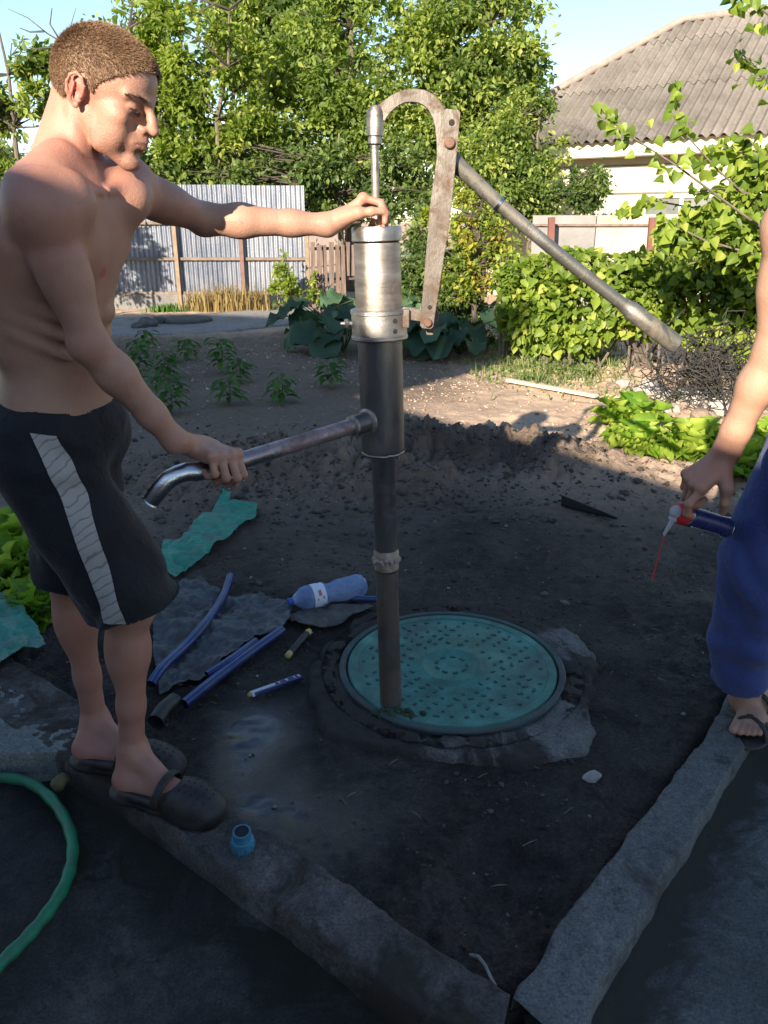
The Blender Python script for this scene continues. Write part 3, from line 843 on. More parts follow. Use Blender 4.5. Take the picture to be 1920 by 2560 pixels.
# handle: flat neck, pipe, coupler, grip sleeve
h0, h1, h2, h3 = P(1128, 398, 2.035), P(1245, 508, 2.045), P(1572, 772, 2.06), P(1690, 862, 2.065)
MB().tube([h0, h0.lerp(h1, .25), h1], [.0215, .0185, .0165], 20).build('handle_neck', M_lever, pump, smooth=True)
mid = [h1.lerp(h2, q / 8) + Vector((0, 0, -.004 * math.sin(q / 8 * math.pi))) for q in range(9)]
MB().tube(mid, .0160, 20).build('handle_pipe', M_lever, pump, smooth=True)
MB().tube([h1.lerp(h2, -.006), h1.lerp(h2, .012)], .0182, 20).build('handle_coupler', M_galv, pump, smooth=True)
MB().tube([h2.lerp(h3, -.12), h2, h2.lerp(h3, .03), h3.lerp(h2, .06), h3], [.0185, .020, .0235, .0245, .022], 20).build('grip_sleeve', M_lever, pump, smooth=True)
# spout: union rings, long pipe, galvanised bent end
sp0 = pa_lo + PAX * t(1042)
sp1 = P(556, 1166, 1.66)
sd = (sp1 - sp0).normalized()
face = sp0 + sd * .052
MB().lathe(face, sd, [(0, .034), (.006, .034), (.010, .029)], 28).build('spout_weld', M_weld, pump, smooth=True)
MB().lathe(face + sd * .004, sd, [(0, .026), (.050, .026)], 28).build('spout_union', M_black, pump, smooth=True)
MB().lathe(face + sd * .052, sd, [(0, .0245), (.003, .0265), (.008, .0265), (.011, .0215)], 28).build('union_ring', M_weld, pump, smooth=True)
e0 = P(512, 1176, 1.645)
MB().tube([face + sd * .054, sp1, e0], [.0195, .0195, .0195], 28).build('spout_pipe', M_spout, pump, smooth=True)
cp = [P(514, 1176, 1.6452), P(490, 1180, 1.63), P(465, 1180, 1.62), P(442, 1187, 1.61), P(420, 1200, 1.60), P(403, 1219, 1.595), P(390, 1236, 1.593), P(378, 1252, 1.592)]
MB().tube(cp, [.0205, .0205, .0205, .020, .020, .0195, .019, .018], 28, cap=False).build('spout_bend', M_galv, pump, smooth=True)
MB().tube([cp[-1] + (cp[-1] - cp[-2]) * .02, cp[-1] + (cp[-1] - cp[-2]) * .2], [.018, .0205], 28, cap=False).build('spout_lip', M_galv, pump, smooth=True)
# ------------------------------------------------------------------ path at the far left
M_path = conc_mat('path_concrete', [(.3, (.26, .255, .25)), (.5, (.34, .335, .33)), (.75, (.42, .415, .41))], .008, (.16, .14, .12))
pp = [(-400, 862), (230, 838), (420, 832), (560, 826), (700, 812), (790, 800), (900, 778), (900, 756), (780, 762), (560, 782), (330, 792), (-400, 800)]
tag(slab('concrete_path', [G(u, v, .03) for u, v in pp], .030, -.05, M_path, 131, n=140, rings=16, rel=.008, grime=-.1), kind='structure')

# ------------------------------------------------------------------ corrugated metal fence
def mat_sheet(name, stops, rough, metal_, scale, stretch, grime, gs=.8):
    m, nt, out = mat_new(name)
    c = coords(nt, 'World', stretch); c0 = coords(nt, 'World')
    oi = N(nt, 'ShaderNodeObjectInfo')
    f = math_n(nt, 'ADD', noise(nt, scale, 6, .6, c), math_n(nt, 'MULTIPLY', math_n(nt, 'SUBTRACT', oi.outputs['Random'], .5), .3))
    col = ramp(nt, stops, f)
    g = ramp(nt, [(.5, (0, 0, 0)), (.72, (1, 1, 1))], noise(nt, gs, 9, .72, c0, .5))
    col = mixc(nt, g, col, grime)
    b = N(nt, 'ShaderNodeBsdfPrincipled'); b.inputs['Roughness'].default_value = rough; b.inputs['Metallic'].default_value = metal_
    nt.links.new(col, b.inputs['Base Color'])
    nt.links.new(bump(nt, noise(nt, 30, 5, .7, c0), .004), b.inputs['Normal'])
    nt.links.new(b.outputs[0], out.inputs[0]); return m
M_zinc = mat_sheet('zinc_sheet', [(.3, (.09, .108, .15)), (.5, (.145, .166, .215)), (.7, (.21, .228, .27))], .42, .45, 3, (4, 4, .5), (.20, .205, .235), 1.6)
M_railr = pmat('rail_rust', [(.3, (.10, .075, .06)), (.7, (.20, .15, .12))], 12, (.7, .9), bmp=.002)
M_postr = pmat('post_tan', [(.3, (.15, .11, .075)), (.7, (.24, .18, .125))], 10, (.7, .9), bmp=.003)
M_postred = pmat('post_red', [(.3, (.10, .05, .042)), (.7, (.16, .085, .07))], 10, (.6, .8), bmp=.002)
M_plinth = conc_mat('plinth', [(.3, (.16, .16, .155)), (.6, (.24, .24, .235)), (.8, (.32, .32, .31))], .01, (.12, .11, .10))
FY0 = 13.7
fence = empty('corrugated_fence', (-4.4, FY0, 0), 'silvery corrugated metal sheet fence behind the garden at the left', 'fence')
pw = 1.04
xr = -1.30
for k in range(7):
    xa = xr - (k + 1) * pw; n = 13 * 8
    x = np.linspace(xa - .03, xa + pw, n + 1); ph = (x * 13 / pw) * 2 * np.pi
    prof = .009 * np.clip(1.7 * np.sin(ph), -1, 1)
    rows = np.array([.24, .8, 1.4, 1.93 + .015 * math.sin(k * 2.1)])
    X = np.repeat(x[None], 4, 0); Z = np.repeat(rows[:, None], n + 1, 1) + 0 * X
    Y = FY0 + prof[None] + .012 * fbm(X * 1.3, Z * 1.3, 2, 5 + k) + .003 * k % .006
    i = np.arange(4 * (n + 1)).reshape(4, n + 1)
    F = np.stack([i[:-1, :-1], i[:-1, 1:], i[1:, 1:], i[1:, :-1]], -1).reshape(-1, 4)
    o = link('metal_sheet', mesh_np('metal_sheet', np.stack([X, Y, Z], -1).reshape(-1, 3), F, True), fence, M_zinc)
for z in (1.36, .80, .25):
    MB().box((xr - 3.6, FY0 - .045, z), (7.3, .045, .045)).build('fence_rail', M_railr, fence)
for x_, m_, lean in ((P(450, 700, FY0).x, M_postr, -.012), (P(611, 700, FY0).x, M_postred, 0), (xr + .03, M_postr, 0), (P(180, 700, FY0).x, M_postr, 0), (P(-40, 700, FY0).x, M_postr, 0)):
    MB().box((x_, FY0 - .10, .72), (.065, .06, 1.5)).build('fence_post', m_, fence, bevel=.004)
tag(MB().box((-5.4, FY0 + .02, .10), (5.3, .22, .26)).build('concrete_plinth', M_plinth, bevel=.01), 'low grey concrete plinth under the left part of the metal fence', 'plinth')

# picket fence of rusty uprights, right of the metal fence
M_picket = pmat('picket_wood', [(.3, (.075, .05, .04)), (.5, (.12, .085, .07)), (.75, (.19, .145, .12))], 9, (.75, .95), bmp=.004, stretch=(3, 3, .4))
pk = empty('picket_fence', (P(840, 735, 12.2).x, 12.2, 0), 'brown picket fence of narrow uprights left of the pump cylinder', 'fence')
px_ = [782, 797, 812, 827, 842, 856, 868, 881, 893, 906]
for q, u in enumerate(px_):
    base_ = P(u + 3, 735, 12.0 + q * .06); x_ = base_.x
    hgt = P(u, 608 + (4 if q % 3 else -3), 12.0 + q * .06).z
    if q > 5: lo = P(u, 690, base_.y).z
    else: lo = .02
    MB().box((x_, base_.y, (lo + hgt) / 2), (.060 + .012 * (q % 2), .022, hgt - lo), Matrix.Rotation(.02 * math.sin(q * 2.3), 3, 'Y')).build('picket', M_picket, pk, bevel=.003)
for z0_, zz_ in ((P(840, 622, 12.1).z, 0), (P(840, 700, 12.1).z, 0)):
    a_ = P(775, 600, 11.98 + .05); b_ = P(925, 600, 12.6)
    MB().tube([(a_.x, 12.08, z0_), (b_.x, 12.64, z0_)], .03, 4).build('fence_rail', M_picket, pk)

# ------------------------------------------------------------------ house with corrugated hip roof
HC = Vector((1.39, 16.16, 0)); HE = Vector((.811, -.585, 0)); HP = Vector((.585, .811, 0))   # eave corner, along the eave, into the house
SL = math.tan(R(36)); EZ = 2.70; HW = 3.0
house = empty('house', HC, 'cream house under a grey corrugated hip roof at the right', 'house')
def slate():
    m, nt, out = mat_new('slate_sheet')
    c0 = coords(nt, 'World'); c = coords(nt, 'World')
    oi = N(nt, 'ShaderNodeObjectInfo')
    f = math_n(nt, 'ADD', noise(nt, 1.1, 8, .7, c), math_n(nt, 'MULTIPLY', math_n(nt, 'SUBTRACT', oi.outputs['Random'], .5), .22))
    col = ramp(nt, [(.3, (.115, .106, .096)), (.5, (.17, .156, .142)), (.7, (.225, .204, .186))], f)
    g = ramp(nt, [(.56, (0, 0, 0)), (.68, (1, 1, 1))], noise(nt, 2.6, 10, .78, c, .7))
    col = mixc(nt, math_n(nt, 'MULTIPLY', g, .75), col, (.06, .06, .058))
    g2 = ramp(nt, [(.5, (0, 0, 0)), (.62, (1, 1, 1))], noise(nt, 6, 10, .78, c, .7))
    at = N(nt, 'ShaderNodeAttribute'); at.attribute_name = 'grime'  # eave darkening plus painted groove shading
    col = mixc(nt, math_n(nt, 'MULTIPLY', at.outputs['Fac'], math_n(nt, 'ADD', g2, .25, True)), col, (.04, .038, .042))
    b = N(nt, 'ShaderNodeBsdfPrincipled'); b.inputs['Roughness'].default_value = .9; b.inputs['Specular IOR Level'].default_value = .2
    nt.links.new(col, b.inputs['Base Color'])
    nt.links.new(bump(nt, noise(nt, 18, 8, .7, c), .015), b.inputs['Normal'])
    nt.links.new(b.outputs[0], out.inputs[0]); return m
M_slate = slate()
roof = link('roof', bpy.data.meshes.new('roof'), house, M_slate)
def roof_face(C, E, Pn, length, hipL, hipR, sheet_w=1.12, row_h=1.25, seed=0):
    """C corner, E along eave, Pn inward; hip limits where slope runs out"""
    HWr = HW
    ncol = int(math.ceil(length / sheet_w)); 
    for ci in range(ncol):
        for ri in range(3):
            a0 = ci * sheet_w; a1 = min(length, a0 + sheet_w)
            b0_ = ri * row_h - (.10 if ri == 0 else .06); b1_ = min(HWr, (ri + 1) * row_h)
            a = np.linspace(a0 - .0, a1, 80)
            lim = np.full_like(a, HWr)
            if hipL: lim = np.minimum(lim, a)
            if hipR: lim = np.minimum(lim, length - a)
            top = np.minimum(lim, b1_)
            keep = top > b0_ + .01
            if ri == 0: keep = np.ones_like(keep, bool); top = np.maximum(top, b0_ + .02)
            if keep.sum() < 2: continue
            a = a[keep]; top = top[keep]
            n = len(a); m_ = 5
            tt = np.linspace(0, 1, m_)[:, None]
            B = b0_ + tt * (top[None] - b0_)
            A = np.repeat(a[None], m_, 0)
            H = .034 * np.sin(A * 2 * np.pi / .17) + .012 * (1 - tt) + .006 * vnoise(A * 1.2, B * 1.2, seed)
            Z = EZ + B * SL + H * math.cos(math.atan(SL)); Hh = -H * math.sin(math.atan(SL))
            X = C.x + E.x * A + Pn.x * (B + Hh); Y = C.y + E.y * A + Pn.y * (B + Hh)
            i = np.arange(m_ * n).reshape(m_, n)
            F = np.stack([i[:-1, :-1], i[:-1, 1:], i[1:, 1:], i[1:, :-1]], -1).reshape(-1, 4)
            gr = np.clip(np.clip(1.1 - B / .55, 0, 1) * np.clip(1.5 - A / 3.2, .12, 1) + .42 * np.clip(-np.sin(A * 2 * np.pi / .17), 0, 1) ** 2, 0, 1)  # wave hollows darkened to paint in corrugation shading; eave end darker too
            me = mesh_np('roof_sheet', np.stack([X, Y, Z], -1).reshape(-1, 3), F, True, {'grime': gr.ravel()})
            o = link('roof_sheet', me, roof, M_slate)
HL = 9.6
roof_face(HC, HE, HP, HL, True, True, seed=3)
roof_face(HC + HP * 6, -HP, HE, 6.0, True, True, seed=9)
# closed underside body of the roof
c00 = HC; c10 = HC + HE * HL; c11 = c10 + HP * 6; c01 = HC + HP * 6
r0 = HC + HE * HW + HP * HW + Vector((0, 0, EZ + HW * SL - .05)); r1 = HC + HE * (HL - HW) + HP * HW + Vector((0, 0, EZ + HW * SL - .05))
e = [Vector((c.x, c.y, EZ - .05)) for c in (c00, c10, c11, c01)]
roof.data.from_pydata([tuple(v) for v in e + [r0, r1]], [], [(0, 1, 5, 4), (1, 2, 5), (2, 3, 4, 5), (3, 0, 4), (3, 2, 1, 0)])
roof.data.update()
M_ridge = pmat('ridge_cap', [(.3, (.20, .15, .135)), (.7, (.30, .245, .22))], 5, (.8, .95), bmp=.004)
e_ = HC + Vector((0, 0, EZ + .03)); rt0 = r0 + Vector((0, 0, .08)); rt1 = r1 + Vector((0, 0, .08))
for a_, b_, k in ((e_, rt0, 5), (rt0, rt1, 4)):
    for q in range(k):
        MB().tube([a_.lerp(b_, q / k), a_.lerp(b_, (q + 1.04) / k)], [.060, .072], 10).build('ridge_cap', M_ridge, roof, smooth=True)
# walls, set back from the eaves
M_cream = pmat('cream_wall', [(.3, (.40, .37, .30)), (.7, (.50, .47, .39))], 2.5, (.85, .95), bmp=.004, grime=(.42, .37, .29), gscale=1.2)
M_trim = pmat('cream_trim', [(.3, (.62, .56, .42)), (.7, (.74, .68, .54))], 3, (.7, .85), bmp=.001)
M_dktrim = pmat('dark_groove', [(.3, (.10, .10, .095)), (.7, (.16, .155, .15))], 6, (.8, .9))
M_white = pmat('window_paint', [(.3, (.70, .70, .68)), (.7, (.80, .80, .78))], 6, (.4, .55))
M_pane = pmat('window_pane', [(.3, (.10, .11, .11)), (.7, (.20, .21, .20))], 1.5, (.06, .12), spec=.6)
ov = .42
def hp_(a, b, z): return HC + HE * a + HP * b + Vector((0, 0, z))
hrot = Matrix((HE, HP, Vector((0, 0, 1)))).transposed()
MB().box(hp_(HL / 2, 3.0 + .0, 1.29), (HL - 2 * ov, 6 - 2 * ov, 2.58), hrot).build('wall', M_cream, house)
MB().box(hp_(HL / 2, .06, EZ - .16), (HL - .1, .035, .20), hrot).build('fascia_board', M_trim, house, bevel=.003)
MB().box(hp_(HL / 2, ov / 2 + .02, EZ - .275), (HL - .16, ov, .025), hrot).build('soffit_board', M_trim, house)
MB().box(hp_(HL / 2, ov - .012, EZ - .42), (HL - 2 * ov - .01, .022, .035), hrot).build('wall_band', M_dktrim, house)
MB().box(hp_(HL / 2, ov - .010, EZ - .86), (HL - 2 * ov - .02, .018, .028), hrot).build('wall_band', M_dktrim, house)
def window(a, w, zlo, zhi):
    fr = MB()
    y_ = ov - .03
    for da in (-w / 2, 0, w / 2): fr.box(hp_(a + da, y_, (zlo + zhi) / 2), (.055, .05, zhi - zlo), hrot)
    for z in (zlo, zhi, zhi - .32): fr.box(hp_(a, y_ - .001, z), (w + .06, .048, .055), hrot)
    o = fr.build('window', M_white, house, bevel=.002)
    MB().box(hp_(a - w / 4, y_ + .012, (zlo + zhi) / 2), (w / 2 - .03, .008, zhi - zlo), hrot).build('pane', M_pane, o)
    MB().box(hp_(a + w / 4, y_ + .012, (zlo + zhi) / 2), (w / 2 - .03, .008, zhi - zlo), hrot).build('pane', M_pane, o)
    MB().box(hp_(a, y_ - .03, zlo - .05), (w + .18, .12, .04), hrot).build('sill', M_white, o)
window(4.15, 1.25, 1.02, 1.78)
window(6.9, 1.25, 1.02, 1.78)

# pale panel fence in front of the house
M_panel = pmat('pale_panel', [(.3, (.36, .31, .26)), (.7, (.46, .40, .34))], 3, (.8, .95), bmp=.003, grime=(.28, .24, .20), gscale=2)
M_paneld = pmat('grey_panel', [(.3, (.16, .158, .16)), (.7, (.24, .235, .235))], 3, (.8, .95), bmp=.003)
M_redpost = pmat('red_post', [(.3, (.11, .042, .032)), (.7, (.17, .07, .055))], 10, (.6, .8), bmp=.002)
pf = empty('panel_fence', (3.9, 11, 0), 'low pale panel fence with a red brown post in front of the cream house', 'fence')
fa, fb = P(1330, 560, 11.3), P(1990, 556, 10.9)
fdir = (Vector((fb.x, fb.y, 0)) - Vector((fa.x, fa.y, 0))); fl_ = fdir.length; fdir.normalize(); fn = Vector((-fdir.y, fdir.x, 0))
frot = Matrix((fdir, fn, Vector((0, 0, 1)))).transposed()
ztop = P(1650, 538, 11.1).z; zr = P(1650, 563, 11.1).z
A0 = Vector((fa.x, fa.y, 0))
for k in range(4):
    a0 = fl_ * k / 4; 
    MB().box(A0 + fdir * (a0 + fl_ / 8) + Vector((0, 0, ztop / 2)), (fl_ / 4 - .012, .03, ztop), frot).build('fence_panel', M_paneld if k == 0 else M_panel, pf, bevel=.004)
MB().box(A0 + fdir * fl_ / 2 - fn * .04 + Vector((0, 0, zr)), (fl_, .03, .03), frot).build('fence_rail', M_railr, pf, bevel=.003)
for u in (1375, 1622, 1880):
    q = P(u, 600, 11.1)
    MB().box((q.x, q.y - .13, zr / 2 + .05), (.085, .07, zr + .10), Matrix.Rotation(R(-2), 3, 'Y')).build('fence_post', M_redpost, pf, bevel=.004)

# ------------------------------------------------------------------ house behind the viewpoint and an added sun blocker, shading the yard
M_shade = pmat('rendered_wall', [(.3, (.12, .115, .105)), (.7, (.18, .17, .155))], 2, (.85, .95), bmp=.004)
NA = Vector((.795, .606, 0)); UA = Vector((.606, -.795, 0))
def yard_house(name, label, corner, U, V_, lu, lv, hz, ridge, mat):
    h = empty(name, corner, label, 'house')
    rot = Matrix((U, V_, Vector((0, 0, 1)))).transposed()
    c = corner + U * lu / 2 + V_ * lv / 2
    MB().box(c + Vector((0, 0, (hz - .15) / 2)), (lu - .6, lv - .6, hz - .15), rot).build('wall', mat, h)
    a, b, c_, d = corner, corner + U * lu, corner + U * lu + V_ * lv, corner + V_ * lv
    e = [Vector((p.x, p.y, hz)) for p in (a, b, c_, d)]
    e2 = [p - Vector((0, 0, .12)) for p in e]
    in_ = min(lu, lv) / 2
    if lu >= lv:
        r0, r1 = corner + U * in_ + V_ * lv / 2, corner + U * (lu - in_) + V_ * lv / 2
    else:
        r0, r1 = corner + U * lu / 2 + V_ * in_, corner + U * lu / 2 + V_ * (lv - in_)
    r0 = Vector((r0.x, r0.y, hz + ridge)); r1 = Vector((r1.x, r1.y, hz + ridge))
    if lu >= lv: F = [(4 + 0, 4 + 1, 9, 8), (5, 6, 9), (6, 7, 8, 9), (7, 4, 8)]
    else: F = [(4, 5, 8), (5, 6, 9, 8), (6, 7, 9), (7, 4, 8, 9)]
    F += [(3, 2, 1, 0), (0, 1, 5, 4), (1, 2, 6, 5), (2, 3, 7, 6), (3, 0, 4, 7)]
    MB().add(e2 + e + [r0, r1], F).build('roof', M_slate, h)
    return h
# eave line A : n.p = 3.80 - D with eave height .418*... (see the shade plane through the yard)
TANP = math.tan(SUN_EL) / (math.sin(SUN_AZ) * NA.x + math.cos(SUN_AZ) * NA.y)
lineA = .13 * NA.x + 6.1 * NA.y
EH = 3.0
Dn = EH / TANP
q = NA * (lineA - Dn)                      # point on the eave line (top front edge)
c0_ = q - UA * 4.6
yard_house('yard_house', 'single storey house behind the viewpoint whose eave shades the yard', c0_, UA, -NA, 14, 8, EH, 1.1, M_shade)
sh = Vector((math.sin(SUN_AZ), math.cos(SUN_AZ), 0)); shn = Vector((sh.y, -sh.x, 0))
def back(V, y0):
    """point on the plane y = y0 whose shadow falls on the ground point V"""
    t_ = (V.y - y0) / sh.y
    return Vector((V.x - sh.x * t_, y0, t_ * math.tan(SUN_EL)))
ea, rb = back(Vector((.14, 6.9, 0)), -1.0), back(Vector((2.0, 9.2, 0)), -8.0)
th = empty('sun_blocker', (-9, -5, 0), 'unseen roofed sun blocker added off to the left to shade the garden beds', 'house')  # added, never in view; roof outline traced back from the shadow it casts
fa_, rc_ = Vector((-13, -1, ea.z)), Vector((-13, -8, rb.z))
MB().prism([ea, rb, back(Vector((.7, 11.2, 0)), -8.0), back(Vector((-3, 12.7, 0)), -8.0), Vector((-13, -8, back(Vector((-3, 12.7, 0)), -8.0).z)), fa_], (0, 0, -.12)).build('roof', M_slate, th)
MB().box((-9.2, -4.6, 1.45), (6.6, 6.2, 2.9)).box((-10, -7.72, (rb.z - .4) / 2), (5.5, .2, rb.z - .4)).build('wall', M_shade, th)
# ------------------------------------------------------------------ foliage
LT = {
 'oval': (np.array([(0, 0, 0), (-.30, .38, .07), (0, .42, -.02), (.30, .38, .07), (0, 1, -.04)], float), np.array([(0, 2, 1), (0, 3, 2), (1, 2, 4), (2, 3, 4)])),
 'heart': (np.array([(0, .05, 0), (-.30, -.03, .03), (-.45, .22, .06), (-.36, .56, .05), (0, 1, -.10), (.36, .56, .05), (.45, .22, .06), (.30, -.03, .03), (0, .42, -.03)], float), np.array([(k, (k + 1) % 8, 8) for k in range(8)])[:, ::-1]),
 'slim': (np.array([(0, 0, 0), (-.14, .4, .03), (.14, .4, .03), (0, 1, -.06)], float), np.array([(0, 2, 1), (1, 2, 3)])),
}
def leaves(pos, out, size, kind='oval', droop=.25, spread=.8, tint=None):
    """pos (n,3) leaf bases, out (n,3) preferred direction of the leaf, size (n,)"""
    n = len(pos); T, F = LT[kind]
    d = out / (np.linalg.norm(out, axis=1)[:, None] + 1e-9) + rng.normal(0, spread, (n, 3)); d[:, 2] -= droop
    d /= np.linalg.norm(d, axis=1)[:, None]
    up = np.array([0, 0, 1.0]) + rng.normal(0, .55, (n, 3))
    s = np.cross(d, up); s /= np.linalg.norm(s, axis=1)[:, None] + 1e-9
    w = np.cross(s, d)
    V = (s[:, None] * T[None, :, 0, None] + d[:, None] * T[None, :, 1, None] + w[:, None] * T[None, :, 2, None]) * size[:, None, None] + pos[:, None]
    Fc = F[None] + (np.arange(n) * len(T))[:, None, None]
    t = rng.uniform(0, 1, n) if tint is None else tint
    return V.reshape(-1, 3), Fc.reshape(-1, 3), np.repeat(t, len(T))
def leafmesh(name, V, F, t, parent, mat, kind=None):
    o = link(name, mesh_np(name, V, F, False, {'tint': t}), parent, mat)
    if kind: o['kind'] = kind
    return o
M_bark = pmat('bark', [(.3, (.06, .05, .04)), (.5, (.12, .10, .08)), (.75, (.20, .175, .15))], 9, (.85, .95), bmp=.01, bscale=40, stretch=(3, 3, .6))
M_twig = pmat('twig', [(.3, (.035, .028, .022)), (.7, (.075, .062, .05))], 15, (.8, .95))
M_lfA = leafmat('leaf_yellowgreen', [(0, (.11, .165, .032)), (.45, (.21, .28, .050)), (.8, (.31, .37, .075)), (1, (.40, .43, .11))], .5)
M_lfB = leafmat('leaf_green', [(0, (.080, .135, .038)), (.5, (.175, .245, .055)), (.85, (.27, .335, .080)), (1, (.37, .41, .12))], .5)
M_lfD = leafmat('leaf_dark', [(0, (.040, .080, .026)), (.6, (.095, .150, .042)), (1, (.18, .235, .07))], .4)
M_lfV = leafmat('leaf_vine', [(0, (.075, .130, .020)), (.45, (.150, .225, .032)), (.8, (.23, .31, .045)), (1, (.33, .37, .075))], .45)
M_lfY = leafmat('leaf_yellow', [(0, (.10, .15, .025)), (.6, (.17, .235, .035)), (.88, (.30, .32, .04)), (1, (.34, .25, .07))], .4)
M_lfL = leafmat('leaf_lettuce', [(0, (.09, .20, .022)), (.5, (.20, .32, .035)), (1, (.40, .48, .09))], .45, .45)
M_lfS = leafmat('leaf_squash', [(0, (.028, .062, .036)), (.5, (.045, .095, .052)), (1, (.075, .135, .07))], .2, .55)
M_lfP = leafmat('leaf_pepper', [(0, (.030, .090, .014)), (.6, (.055, .135, .020)), (1, (.09, .18, .03))], .35)
M_straw = leafmat('straw', [(0, (.14, .10, .04)), (.5, (.24, .18, .07)), (1, (.34, .27, .12))], .3, .8, tcol=(1.1, 1, .7))
M_grass = leafmat('grass', [(0, (.06, .10, .03)), (.5, (.11, .17, .05)), (.9, (.20, .24, .09)), (1, (.30, .27, .13))], .3, .7)

def tree(name, label, x, y, h, crown, nleaf, lsize, mat, cat='tree', group=None, trunk_r=.12, clumps=120, cz=None, stems=1, seed=0, gap=.0, leafkind='oval', tips=None, bark=None):
    """crown: list of ellipsoids (cx,cy,cz,rx,ry,rz) in world; limbs reach from the trunk to the leaf clumps"""
    rs = np.random.default_rng(seed)
    root = empty(name, (x, y, 0), label, cat, group)
    vol = np.array([c[3] * c[4] * c[5] for c in crown]); vol = vol / vol.sum()
    C = []
    for k in range(clumps):
        c = crown[rs.choice(len(crown), p=vol)]
        v = rs.normal(0, 1, 3); v /= np.linalg.norm(v); rad = rs.uniform(.25, 1) ** .45
        C.append((c[0] + v[0] * c[3] * rad, c[1] + v[1] * c[4] * rad, c[2] + v[2] * c[5] * rad))
    C = np.array(C)
    C = C[C[:, 2] > .25]
    zc = np.mean([c[2] for c in crown])
    mb = MB(); limb = MB()
    forks = []
    for s_ in range(stems):
        a = s_ * 6.28 / max(1, stems) + rs.uniform(0, 1); sp = .25 * (stems > 1)
        top = Vector((x + math.cos(a) * sp * 4, y + math.sin(a) * sp * 4, zc + .3 * h * rs.uniform(.3, .9)))
        p0 = Vector((x + math.cos(a) * sp * .3, y + math.sin(a) * sp * .3, -.1))
        pts = [p0.lerp(top, q / 6) + Vector((rs.normal(0, .03 * h / 4), rs.normal(0, .03 * h / 4), 0)) * (q > 0) for q in range(7)]
        mb.tube(pts, [trunk_r / max(1, stems ** .5) * (1 - .8 * q / 6) for q in range(7)], 8)
        forks += pts[2:]
    mb.build('trunk', bark or M_bark, root, smooth=True)
    for c in C[: min(len(C), 110)]:
        c = Vector(c); f = min(forks, key=lambda p: (p - c).length + 1.2 * max(0, p.z - c.z))
        m1 = f.lerp(c, .5) + Vector(rs.normal(0, .08, 3)); m1.z += .06 * (c - f).length
        r_ = trunk_r * .14 + .005
        limb.tube([f, m1, c, c + (c - m1) * .25], [r_, r_ * .6, r_ * .3, .004], 5, cap=False)
    limb.build('limbs', M_twig if bark is None else bark, root, smooth=True)
    # leaves: clumps of differing density and size
    wts = rs.gamma(1.3, 1, len(C)) + .08; wts /= wts.sum()
    ids = rs.choice(len(C), nleaf, p=wts)
    cs = rs.uniform(.5, 1.5, len(C)) * (np.mean([c[3] for c in crown]) * .36)
    d = rs.normal(0, 1, (nleaf, 3)); d /= np.linalg.norm(d, axis=1)[:, None]
    rad = np.abs(rs.normal(0, .62, nleaf))
    pos = C[ids] + d * (rad * cs[ids])[:, None] * np.array([1, 1, .8])
    ok = pos[:, 2] > .05
    pos = pos[ok]; d = d[ok]; idk = ids[ok]
    tint = np.clip(rs.uniform(0, 1, len(C))[idk] * .6 + rs.uniform(0, .4, len(pos)), 0, 1)
    V, F, t = leaves(pos, d, lsize * rs.uniform(.6, 1.35, len(pos)), leafkind, tint=tint)
    leafmesh('crown', V, F, t, root, mat, 'stuff')
    return root
def E(u, v, d, ru, rv, rd=None):
    """ellipsoid seen at pixel (u,v), radii given in pixels at distance d"""
    p = P(u, v, d); zc = d * .937; k = zc / FPX
    return (p.x, p.y, p.z, ru * k, rd or ru * k * .8, rv * k)
# big trees behind the fence
tree('walnut_tree', 'airy yellow green tree with several stems just behind the metal fence', P(505, 500, 15.2).x, 15.2, 5, [E(470, 110, 15.2, 185, 110), E(520, 270, 15.2, 150, 120), E(400, 270, 15.2, 110, 130), E(640, 330, 15.4, 70, 100), E(340, 60, 15.2, 90, 80), E(450, 400, 15, 150, 50), E(600, 400, 15, 90, 60)], 20000, .12, M_lfA, stems=4, trunk_r=.16, clumps=150, seed=1)
tree('garden_tree', 'tall bright green tree filling the middle behind the pump', P(880, 500, 17).x, 17, 6, [E(880, 140, 17, 190, 190), E(820, 360, 16.6, 170, 140), E(960, 330, 16.6, 120, 130), E(760, 220, 17, 120, 110), E(690, 300, 17, 90, 120), E(720, 430, 16.5, 120, 60)], 26000, .12, M_lfB, trunk_r=.2, clumps=240, seed=2)
tree('garden_tree', 'tall tree with the dark right edge standing against the sky beside the house roof', P(1200, 500, 16).x, 16, 6, [E(1190, 70, 16, 165, 150), E(1180, 280, 16, 170, 150), E(1080, 200, 16.2, 130, 170), E(1320, 150, 16, 55, 110)], 28000, .115, M_lfB, trunk_r=.2, clumps=260, seed=3)
tree('garden_tree', 'paler green tree far off showing between the two tall trees at the top', P(690, 400, 24).x, 24, 8, [E(700, 110, 24, 160, 110), E(640, 60, 24, 90, 60)], 15000, .2, M_lfD, trunk_r=.2, clumps=120, seed=4)
tree('leafy_bush', 'bushy olive green tree right beside the roof edge, lower than the tall tree', P(1330, 560, 13.6).x, 13.6, 3, [E(1320, 350, 13.6, 95, 130), E(1270, 470, 13.4, 120, 90), E(1350, 470, 13.5, 60, 80), E(1200, 400, 13.6, 90, 100)], 19000, .085, M_lfB, cat='bush', trunk_r=.08, clumps=120, seed=5)
tree('leafy_bush', 'dark bush under the tall trees behind the end of the metal fence', P(850, 560, 14.6).x, 14.6, 3, [E(850, 480, 14.6, 130, 90), E(1010, 480, 14.4, 120, 90), E(720, 440, 15, 80, 80), E(560, 440, 15, 120, 50), E(420, 440, 15, 120, 50)], 20000, .11, M_lfD, cat='bush', trunk_r=.08, clumps=110, seed=6)
